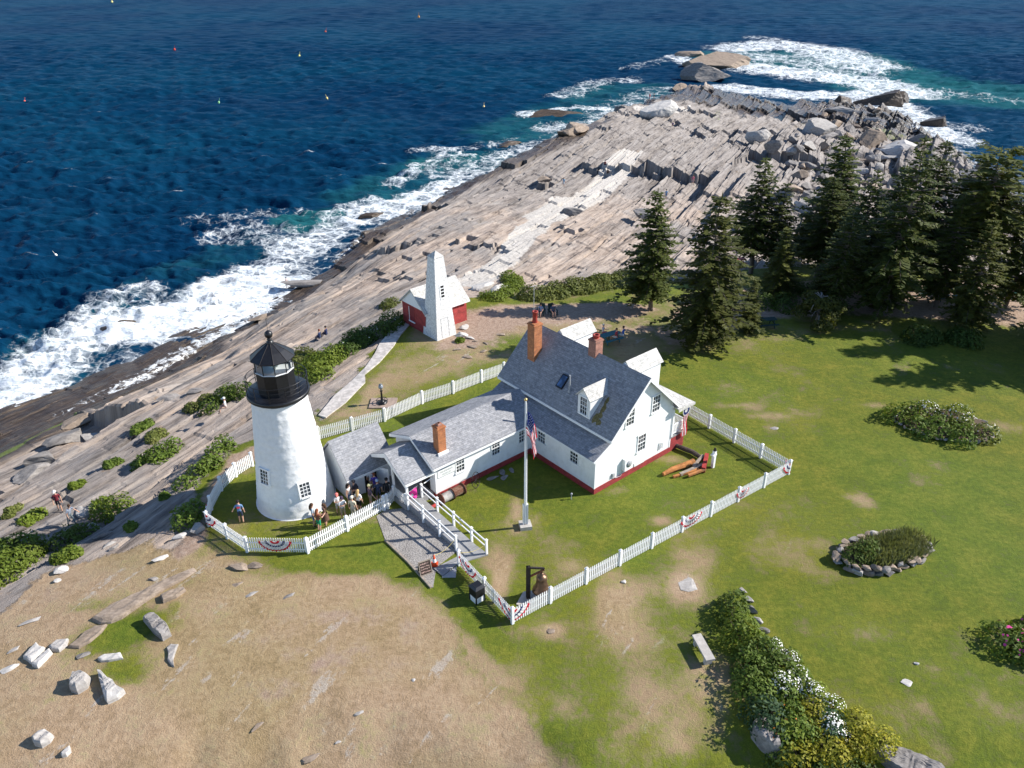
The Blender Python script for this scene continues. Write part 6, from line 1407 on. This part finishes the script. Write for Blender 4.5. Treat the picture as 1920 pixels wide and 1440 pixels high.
# ------------------------------------------------------------------ picnic tables and chairs
M_PG = pmat('green_painted_wood', (.02, .16, .085), .55, .2, 5); M_PT = pmat('teal_painted_wood', (.02, .12, .14), .55, .2, 5); M_PD = pmat('dark_green_wood', (.008, .035, .028), .6, .25, 5)
def picnic(px, py, rz, mat, label):
    t = thing('picnic_table', label, 'picnic table', at(px, py), R(rz), 'picnic tables under the spruces')
    for nm, ys, z, w_ in (('tabletop', (-.30, -.15, 0, .15, .30), .74, .14), ('bench_seat', (-.80, -.66), .45, .13), ('bench_seat', (.66, .80), .45, .13)):
        q = MB()
        for y in ys: q.box((-.95, y - w_ / 2, z), (.95, y + w_ / 2, z + .04))
        part(nm, q, mat, t)
    for x in (-.65, .65):
        q = MB(); q.beam((x, -.22, .735), (x, -.62, 0), .05, .10); q.beam((x, .22, .735), (x, .62, 0), .05, .10); q.beam((x + .05, -.8, .42), (x + .05, .8, .42), .04, .09); part('leg_frame', q, mat, t)
    return t
picnic(1630, 556, 2, M_PG, 'bright green picnic table at the front of the grove')
picnic(1622, 535, 65, M_PT, 'teal picnic table turned sideways behind the bright green one')
picnic(1745, 563, 8, M_PD, 'dark green picnic table in shade at the right of the grove')
picnic(1778, 556, 170, M_PT, 'teal table beside the dark one in the right part of the grove')
picnic(1435, 612, 8, M_PD, 'dark green picnic table just right of the broad front spruce')
picnic(1912, 561, 5, M_PG, 'green table at the right picture edge by the path')
picnic(1143, 640, 30, M_PT, 'dark teal picnic table with seated people behind the house')
picnic(1381, 497, 5, pmat('red_painted_wood', (.45, .06, .04), .6, .15, 5), 'red table half hidden behind the slender spruces')
def adirondack(px, py, rz, label):
    t = thing('garden_chair', label, 'chair', at(px, py), R(rz), 'dark garden chairs behind the roof')
    q = MB(); q.extrude([(-.28, -.35, .36), (.28, -.35, .36), (.28, .25, .26), (-.28, .25, .26)], (0, 0, -.04)); part('seat', q, M_PD, t)
    q = MB()
    for i in range(5): q.extrude([(-.27 + i * .11, .22, .25), (-.17 + i * .11, .22, .25), (-.17 + i * .11, .52, 1.0), (-.27 + i * .11, .52, 1.0)], (0, .03, 0))
    part('backrest', q, M_PD, t)
    for x in (-.34, .34):
        q = MB(); q.box((x - .07, -.4, .52), (x + .07, .35, .55)); q.box((x - .03, -.36, 0), (x + .03, -.28, .52)); q.box((x - .03, .25, 0), (x + .03, .33, .52)); part('arm', q, M_PD, t)
    return t
adirondack(1014, 590, -20, 'dark garden chair behind the roof nearest the mast'); adirondack(1036, 590, 25, 'dark garden chair behind the roof on the hedge side')

# ------------------------------------------------------------------ lobster buoys on the sea
for px, py, col, lab in ((327, 93, (.7, .06, .03), 'red buoy floating alone at upper left of the sea'), (46, 190, (.65, .10, .06), 'pale red buoy near the left edge of the sea'), (410, 192, (.25, .55, .25), 'green buoy in the middle left of the sea'), (613, 184, (.75, .6, .2), 'yellow buoy nearest the middle of the sea'),
                         (610, 60, (.6, .10, .06), 'red buoy high in the middle of the sea'), (561, 105, (.7, .65, .2), 'dull yellow buoy above the middle of the sea'), (907, 200, (.8, .6, .25), 'yellow buoy right of the middle of the sea'), (210, 4, (.7, .6, .2), 'yellow buoy at the top edge of the sea'), (785, 32, (.75, .30, .05), 'orange buoy at the upper middle of the sea'), (105, 478, (.8, .78, .7), 'white buoy in dark water at lower left of the sea')):
    x, y = G(px, py, SEA + .2); k_ = max(1.0, y / 170)
    q = MB(); q.lathe([(0, -.35), (.16, -.25), (.22, 0), (.18, .22), (.05, .3)], 12); q.tube([(0, 0, .3), (.05, 0, .85)], .03, 6); o = single('lobster_buoy', q, pmat('buoy_paint_%d' % px, col, .5, .05, 4), lab, 'buoy', (x, y, SEA + .15)); o.scale = (k_, k_, k_); o.rotation_euler = (.3, .2, px)

# ------------------------------------------------------------------ people
_dg = None
SKINS = [pmat('skin_light', (.56, .33, .23), .6, .05, 8), pmat('skin_tan', (.42, .23, .15), .6, .05, 8)]
_cm = {}
def cm(c, nm='cloth'):
    k = tuple(round(x, 3) for x in c)
    if k not in _cm: _cm[k] = pmat('%s_%d' % (nm, len(_cm)), c, .85, .12, 9)
    return _cm[k]
SHOE = pmat('shoe', (.03, .028, .026), .7, .1, 6); EYE = pmat('eye_dark', (.02, .015, .012), .3, .05, 5)
HAIRC = dict(brown=(.07, .035, .018), dark=(.018, .012, .010), blond=(.48, .32, .14), grey=(.42, .40, .38), red=(.20, .06, .025))
def person(pos, face, label, shirt, legs, pose='stand', hair='brown', long=False, cap=None, sleeves='short', pants='short', arms=('down', 'down'), skin=0, h=1.72, dress=None, bag=None, print_=None, lean=0.0, group=None):
    """one continuous skinned body; faces local -Y; face = heading in degrees of the look direction"""
    sit = pose == 'sit'; J = {}; E = []; rad = {}
    def j(n, p, r, par=None):
        J[n] = Vector(p); rad[n] = r if isinstance(r, tuple) else (r, r)
        if par: E.append((par, n))
    pz = .93 if not sit else .50
    ly = lambda z: -lean * max(0, z - pz)
    j('pelvis', (0, 0, pz), (.155, .115)); j('waist', (0, ly(pz + .17), pz + .17), (.135, .10), 'pelvis'); j('chest', (0, ly(pz + .37), pz + .37), (.165, .115), 'waist'); j('neckb', (0, ly(pz + .53), pz + .53), (.085, .075), 'chest')
    j('neck', (0, ly(pz + .59) - .01, pz + .59), .055, 'neckb'); j('jaw', (0, ly(pz + .66) - .03, pz + .655), (.070, .075), 'neck'); j('head', (0, ly(pz + .74) - .025, pz + .735), (.080, .095), 'jaw'); j('crown', (0, ly(pz + .81) - .01, pz + .805), (.055, .065), 'head')
    j('nose', (0, ly(pz + .71) - .135, pz + .70), .014, 'jaw')
    stride = {'walk': .22}.get(pose, .03)
    for s, sd_ in ((1, 'r'), (-1, 'l')):
        j('hip' + sd_, (s * .095, 0, pz - .05), .092, 'pelvis')
        if sit:
            j('knee' + sd_, (s * .12, -.44, pz + .02), .062, 'hip' + sd_); j('ankle' + sd_, (s * .12, -.50, .09), .040, 'knee' + sd_); j('toe' + sd_, (s * .13, -.66, .04), .036, 'ankle' + sd_)
        else:
            st_ = s * stride; j('knee' + sd_, (s * .10, -st_ * .6 - .02, .50), .060, 'hip' + sd_); j('ankle' + sd_, (s * .105, -st_ + .03, .09), .040, 'knee' + sd_); j('toe' + sd_, (s * .125, -st_ - .15, .04), .036, 'ankle' + sd_)
        j('sho' + sd_, (s * .185, ly(pz + .47), pz + .46), .062, 'chest'); A = arms[0 if s > 0 else 1]; c0 = J['sho' + sd_]
        el, wr, hd = {'down': ((.06, .03, -.28), (.08, -.04, -.53), (.08, -.07, -.62)), 'out': ((.14, 0, -.25), (.26, -.10, -.45), (.30, -.14, -.53)), 'cross': ((.05, -.08, -.26), (-.12, -.20, -.22), (-.22, -.20, -.19)),
                      'fwd': ((.05, -.10, -.26), (.02, -.33, -.20), (.0, -.42, -.18)), 'hip': ((.16, .06, -.24), (.03, -.02, -.44), (-.02, -.05, -.50)), 'up': ((.10, -.12, -.16), (.04, -.18, .08), (.02, -.17, .17)), 'lap': ((.05, -.06, -.27), (-.02, -.28, -.36), (-.05, -.36, -.38))}[A]
        for n, d_, r in (('elb', el, .044), ('wri', wr, .030), ('hand', hd, (.040, .028))): j(n + sd_, c0 + Vector((s * d_[0], d_[1], d_[2])), r, {'elb': 'sho', 'wri': 'elb', 'hand': 'wri'}[n] + sd_)
        w_, hnd = J['wri' + sd_], J['hand' + sd_]; dr = (hnd - w_).normalized(); sx = dr.cross(Vector((0, 1, .2))).normalized()
        for q_, (o_, L) in enumerate(((-.032, .070), (-.011, .082), (.011, .078), (.032, .062))):
            b0 = hnd + dr * .02 + sx * o_; j('f%d%s' % (q_, sd_), b0 + dr * L * .55, .0095, 'hand' + sd_); j('g%d%s' % (q_, sd_), b0 + dr * L - Vector((s * .018, .01, 0)), .0075, 'f%d%s' % (q_, sd_))
        j('th' + sd_, w_ + dr * .05 - sx * .055, .010, 'hand' + sd_)
    names = list(J); idx = {n: i for i, n in enumerate(names)}
    me = bpy.data.meshes.new('skel'); me.from_pydata([J[n] for n in names], [(idx[a], idx[b]) for a, b in E], []); ob = bpy.data.objects.new('skel', me); COL.objects.link(ob)
    ob.modifiers.new('s', 'SKIN'); sv = me.skin_vertices[0].data
    for i, n in enumerate(names): sv[i].radius = rad[n]; sv[i].use_root = (n == 'pelvis')
    sb_ = ob.modifiers.new('b', 'SUBSURF'); sb_.levels = 1
    dg = bpy.context.evaluated_depsgraph_get(); body = bpy.data.meshes.new_from_object(ob.evaluated_get(dg)); bpy.data.objects.remove(ob); bpy.data.meshes.remove(me)
    body.name = 'person'
    mats = [SKINS[skin], cm(shirt, 'shirt'), cm(legs, 'trousers'), SHOE]
    body.materials.clear()
    for m_ in mats: body.materials.append(m_)
    seg = []
    for a, b_ in E:
        n = b_; k = n[:3]
        mi = 0
        if n in ('waist', 'chest'): mi = 1
        elif n == 'neckb' or k == 'sho': mi = 1
        elif k == 'elb': mi = 1 if sleeves != 'none' else 0
        elif k == 'wri': mi = 1 if sleeves == 'long' else 0
        elif k in ('hip', 'kne'): mi = 2
        elif k == 'ank': mi = 2 if pants == 'long' else 0
        elif k == 'toe': mi = 3
        seg.append((J[a], J[b_], mi, n))
    for p in body.polygons:
        c = p.center; best = 9; mi = 0
        for a, b_, m_, n in seg:
            e = b_ - a; t_ = max(0, min(1, (c - a).dot(e) / max(e.length_squared, 1e-9))); d_ = (c - a - e * t_).length
            if d_ < best:
                best = d_; mi = m_
                if n[:3] == 'elb' and sleeves == 'short' and t_ > .72: mi = 0
                if n[:3] == 'kne' and pants == 'short' and t_ > .80: mi = 0
                if n == 'waist' and t_ < .35: mi = 2
        p.material_index = mi; p.use_smooth = True
    o = link('person', body); o.location = pos; o.rotation_euler = (0, 0, R(face + 90)); sc = h / 1.76 ; o.scale = (sc, sc, sc); tag(o, label, 'person', group)
    hc = J['head']
    hm = MB(); hcol = cm(HAIRC[hair], 'hair')
    hm.ball((hc.x, hc.y + .018, hc.z + .025), .112, 12, 0, (.88, 1.0, .98))
    if long:
        hm.tube([hc + Vector((0, .06, .03)), hc + Vector((0, .10, -.10)), hc + Vector((0, .12, -.26)), hc + Vector((0, .12, -.40))], [.09, .105, .095, .05], 10)
    part('hair', hm, hcol, o)
    for s in (-1, 1):
        em = MB(); em.ball((s * .034, hc.y - .118, hc.z - .015), .011, 6); part('eye', em, EYE, o)
    if cap:
        q = MB(); q.lathe([(.118, hc.z + .03), (.116, hc.z + .08), (.08, hc.z + .135), (0, hc.z + .15)], 14, 0, (hc.x, hc.y + .012)); q.slab([(-.08, hc.y - .08, hc.z + .045), (.08, hc.y - .08, hc.z + .045), (.06, hc.y - .205, hc.z + .03), (-.06, hc.y - .205, hc.z + .03)], .012); part('cap', q, cm(cap, 'cap'), o)
    if dress:
        q = MB(); q.lathe([(.165, pz + .12), (.20, pz - .05), (.26, pz - .40)], 18, 0, (0, 0)); part('skirt', q, cm(dress, 'skirt'), o)
    if bag:
        q = MB(); q.ball((0, .17 + ly(pz + .3), pz + .30), .2, 10, 0, (.85, .55, 1.2)); part('backpack', q, cm(bag, 'bag'), o)
    if print_:
        q = MB(); q.slab([(-.10, .128, pz + .42), (.10, .128, pz + .42), (.10, .142, pz + .30), (-.10, .142, pz + .30)], .012); part('shirt_print', q, cm(print_, 'print'), o)
    return o
W = (.74, .73, .72); NV_ = (.02, .028, .07); BK = (.014, .014, .016); DEN = (.10, .17, .30); KH = (.36, .29, .19)
gz = lambda x, y: Vector((*G(x, y), 0))
person(gz(454, 980), 100, 'person in blue shirt with red print standing alone left of the lighthouse, seen from behind', (.12, .22, .38), (.02, .03, .06), hair='dark', arms=('out', 'down'), print_=(.65, .05, .08))
person(gz(600, 997), 60, 'person with long brown hair and green shorts close to the fence', (.20, .08, .05), (.01, .28, .13), hair='red', long=True, arms=('fwd', 'fwd'))
person(gz(590, 986), 20, 'person with long dark hair and pale blue top left of the green shorts', (.42, .50, .58), DEN, hair='brown', long=True)
person(gz(612, 986), 200, 'person with long brown hair in brown dress behind the green shorts', (.10, .055, .035), (.10, .055, .035), hair='brown', long=True, arms=('fwd', 'down'), dress=(.11, .06, .04))
person(gz(636, 964), -60, 'person in coral cap and white shirt behind the man with crossed arms', W, (.55, .53, .50), cap=(.80, .20, .17), h=1.6, arms=('down', 'cross'))
person(gz(645, 973), -50, 'person with dark cap, white polo and crossed arms near the fence', W, KH, cap=(.05, .03, .06), arms=('cross', 'cross'))
person(gz(664, 973), 80, 'person in cream sun hat and cream shirt leaning at the fence', (.66, .58, .42), (.5, .46, .38), cap=(.72, .66, .52), pants='long', hair='grey')
person(gz(675, 960), 70, 'person with long blond hair and white top by the fence', W, BK, hair='blond', long=True)
person(gz(657, 948), -20, 'person with dark hair and denim shorts at the entry wall corner', (.62, .58, .55), DEN, hair='dark', long=True, sleeves='none', arms=('fwd', 'down'))
person(gz(668, 942), 150, 'person wearing dark cap and black backpack against the white entry wall', (.05, .045, .05), BK, cap=(.03, .03, .035), bag=(.035, .03, .035), pants='long')
person(gz(698, 921), 90, 'person in white shirt stepping into the dark doorway', (.66, .67, .72), KH, hair='dark', pants='long', pose='walk')
person(gz(705, 928), 100, 'person in violet blue shirt with reddish hair just outside the doorway', (.06, .045, .30), (.05, .04, .05), hair='red', pants='long')
person(gz(711, 941), 110, 'person in pale blue cap and navy shirt behind the violet shirt', (.035, .05, .10), (.06, .07, .10), cap=(.32, .40, .52), arms=('out', 'down'))
person(gz(696, 950), 40, 'person with blond hair in dark plaid shirt resting an arm on the fence', (.10, .07, .10), (.30, .25, .18), hair='blond', cap=(.66, .60, .30), arms=('fwd', 'out'))
person(gz(728, 938), 120, 'person all in black with black hat beside the breezeway post', BK, BK, hair='dark', cap=BK, pants='long', sleeves='long')
ap = lambda x, y: at(x, y)
person(ap(114, 958), -60, 'person in maroon shirt and white cap walking down the rocks at left', (.17, .02, .03), (.03, .025, .03), cap=(.72, .66, .62), pose='walk', hair='grey')
person(ap(136, 984), -20, 'person in grey shirt and long grey trousers stepping down behind the maroon shirt', (.34, .38, .45), (.26, .30, .30), hair='brown', pants='long', pose='walk', lean=.35, arms=('out', 'down'))
person(ap(425, 772), 200, 'person in white shirt and cap sitting on the rock left of the lantern', W, (.45, .30, .24), 'sit', cap=(.75, .74, .72), arms=('lap', 'lap'))
person(ap(601, 640), 160, 'person in dark blue sitting on the rock edge, left one of the seated pair', (.03, .05, .13), (.03, .04, .08), 'sit', hair='red', arms=('lap', 'lap'), sleeves='long', pants='long')
person(ap(613, 634), 160, 'person in navy sweater sitting on the rock edge, right one of the seated pair', (.02, .03, .09), (.02, .025, .06), 'sit', hair='dark', arms=('lap', 'lap'), sleeves='long', pants='long')
person(ap(539, 540), 130, 'person in pale top standing at the surf end of the flat grey slab', (.62, .50, .46), (.08, .06, .06), hair='dark')
def far(px, py, z, *a, **k):
    p = at(px, py); p.z += z; return person(p, *a, **k)
far(1216, 212, 3.0, 200, 'person in red top standing on the huge white granite block', (.55, .03, .05), DEN, hair='dark', h=1.8)
far(1224, 212, 3.0, 180, 'person in dark clothes standing on the white granite block beside the red top', BK, BK, hair='dark', h=1.8, pants='long')
far(1261, 240, .2, 90, 'person in purple crouching on the rock right of the granite block', (.06, .03, .16), BK, 'sit', hair='dark', arms=('lap', 'lap'))
far(1134, 316, .3, 90, 'person in dark red sitting on the white vein of rock, left of two', (.14, .02, .03), BK, 'sit', hair='dark', arms=('lap', 'lap'))
far(1140, 315, .3, 90, 'person in black sitting on the white vein of rock, right of two', BK, BK, 'sit', hair='dark', arms=('lap', 'lap'))
far(1057, 354, .3, 90, 'person in light blue shirt standing on the white rock vein', (.20, .38, .52), W, hair='brown')
far(1298, 350, .3, 270, 'person in pink standing alone in the middle of the layered rocks', (.62, .16, .22), (.6, .4, .38), hair='brown')
far(1248, 378, .3, 90, 'person in blue half hidden behind the tip of the leftmost spruce', (.20, .34, .52), DEN, hair='dark')
person(ap(1155, 640), 150, 'person in red and white top sitting on the near bench of the teal table', (.45, .05, .06), W, 'sit', hair='brown', arms=('lap', 'fwd'))
person(ap(1168, 636), 160, 'person in bright blue shirt sitting at the end of the teal table', (.03, .12, .48), W, 'sit', hair='dark', arms=('fwd', 'lap'))
person(ap(1130, 632), -20, 'person in white and red striped top sitting at the far side of the teal table', (.66, .55, .55), (.5, .1, .1), 'sit', hair='grey', arms=('fwd', 'fwd'))
person(ap(1014, 592), 250, 'person in pale blue sitting in the garden chair nearest the mast', (.22, .30, .46), NV_, 'sit', hair='dark', arms=('lap', 'lap'))
person(ap(1036, 592), 285, 'person in dark top sitting in the garden chair on the hedge side', (.06, .09, .16), NV_, 'sit', hair='dark', arms=('lap', 'lap'))
# pink flag hanging from the breezeway post
of = thing('pink_flag', 'bright pink flag with white mark hanging at the breezeway entrance', 'flag', hp(-9.97, 6.46, 1.35), HA)
q = MB(); q.tube([(0, 0, 0), (.55, -.25, .38)], .016, 6); part('staff', q, M_TRIM, of)
q = MB(); NU = 10
for i in range(NU):
    for j_ in range(6):
        f = lambda i, j: (.52 - .42 * j / 6 + .03 * math.sin(i), -.23 + .19 * j / 6 + .06 * math.sin(i * .9 + j), .35 - .28 * j / 6 - i * .085 * (1 - .05 * j))
        q.add([f(i, j_), f(i, j_ + 1), f(i + 1, j_ + 1), f(i + 1, j_)], [(0, 1, 2, 3)], 1 if (2 < j_ < 5 and i in (5, 6)) else 0, True)
part('cloth', q, [pmat('pink_cloth', (.66, .03, .26), .7, .05, 6), M_WHCL], of)
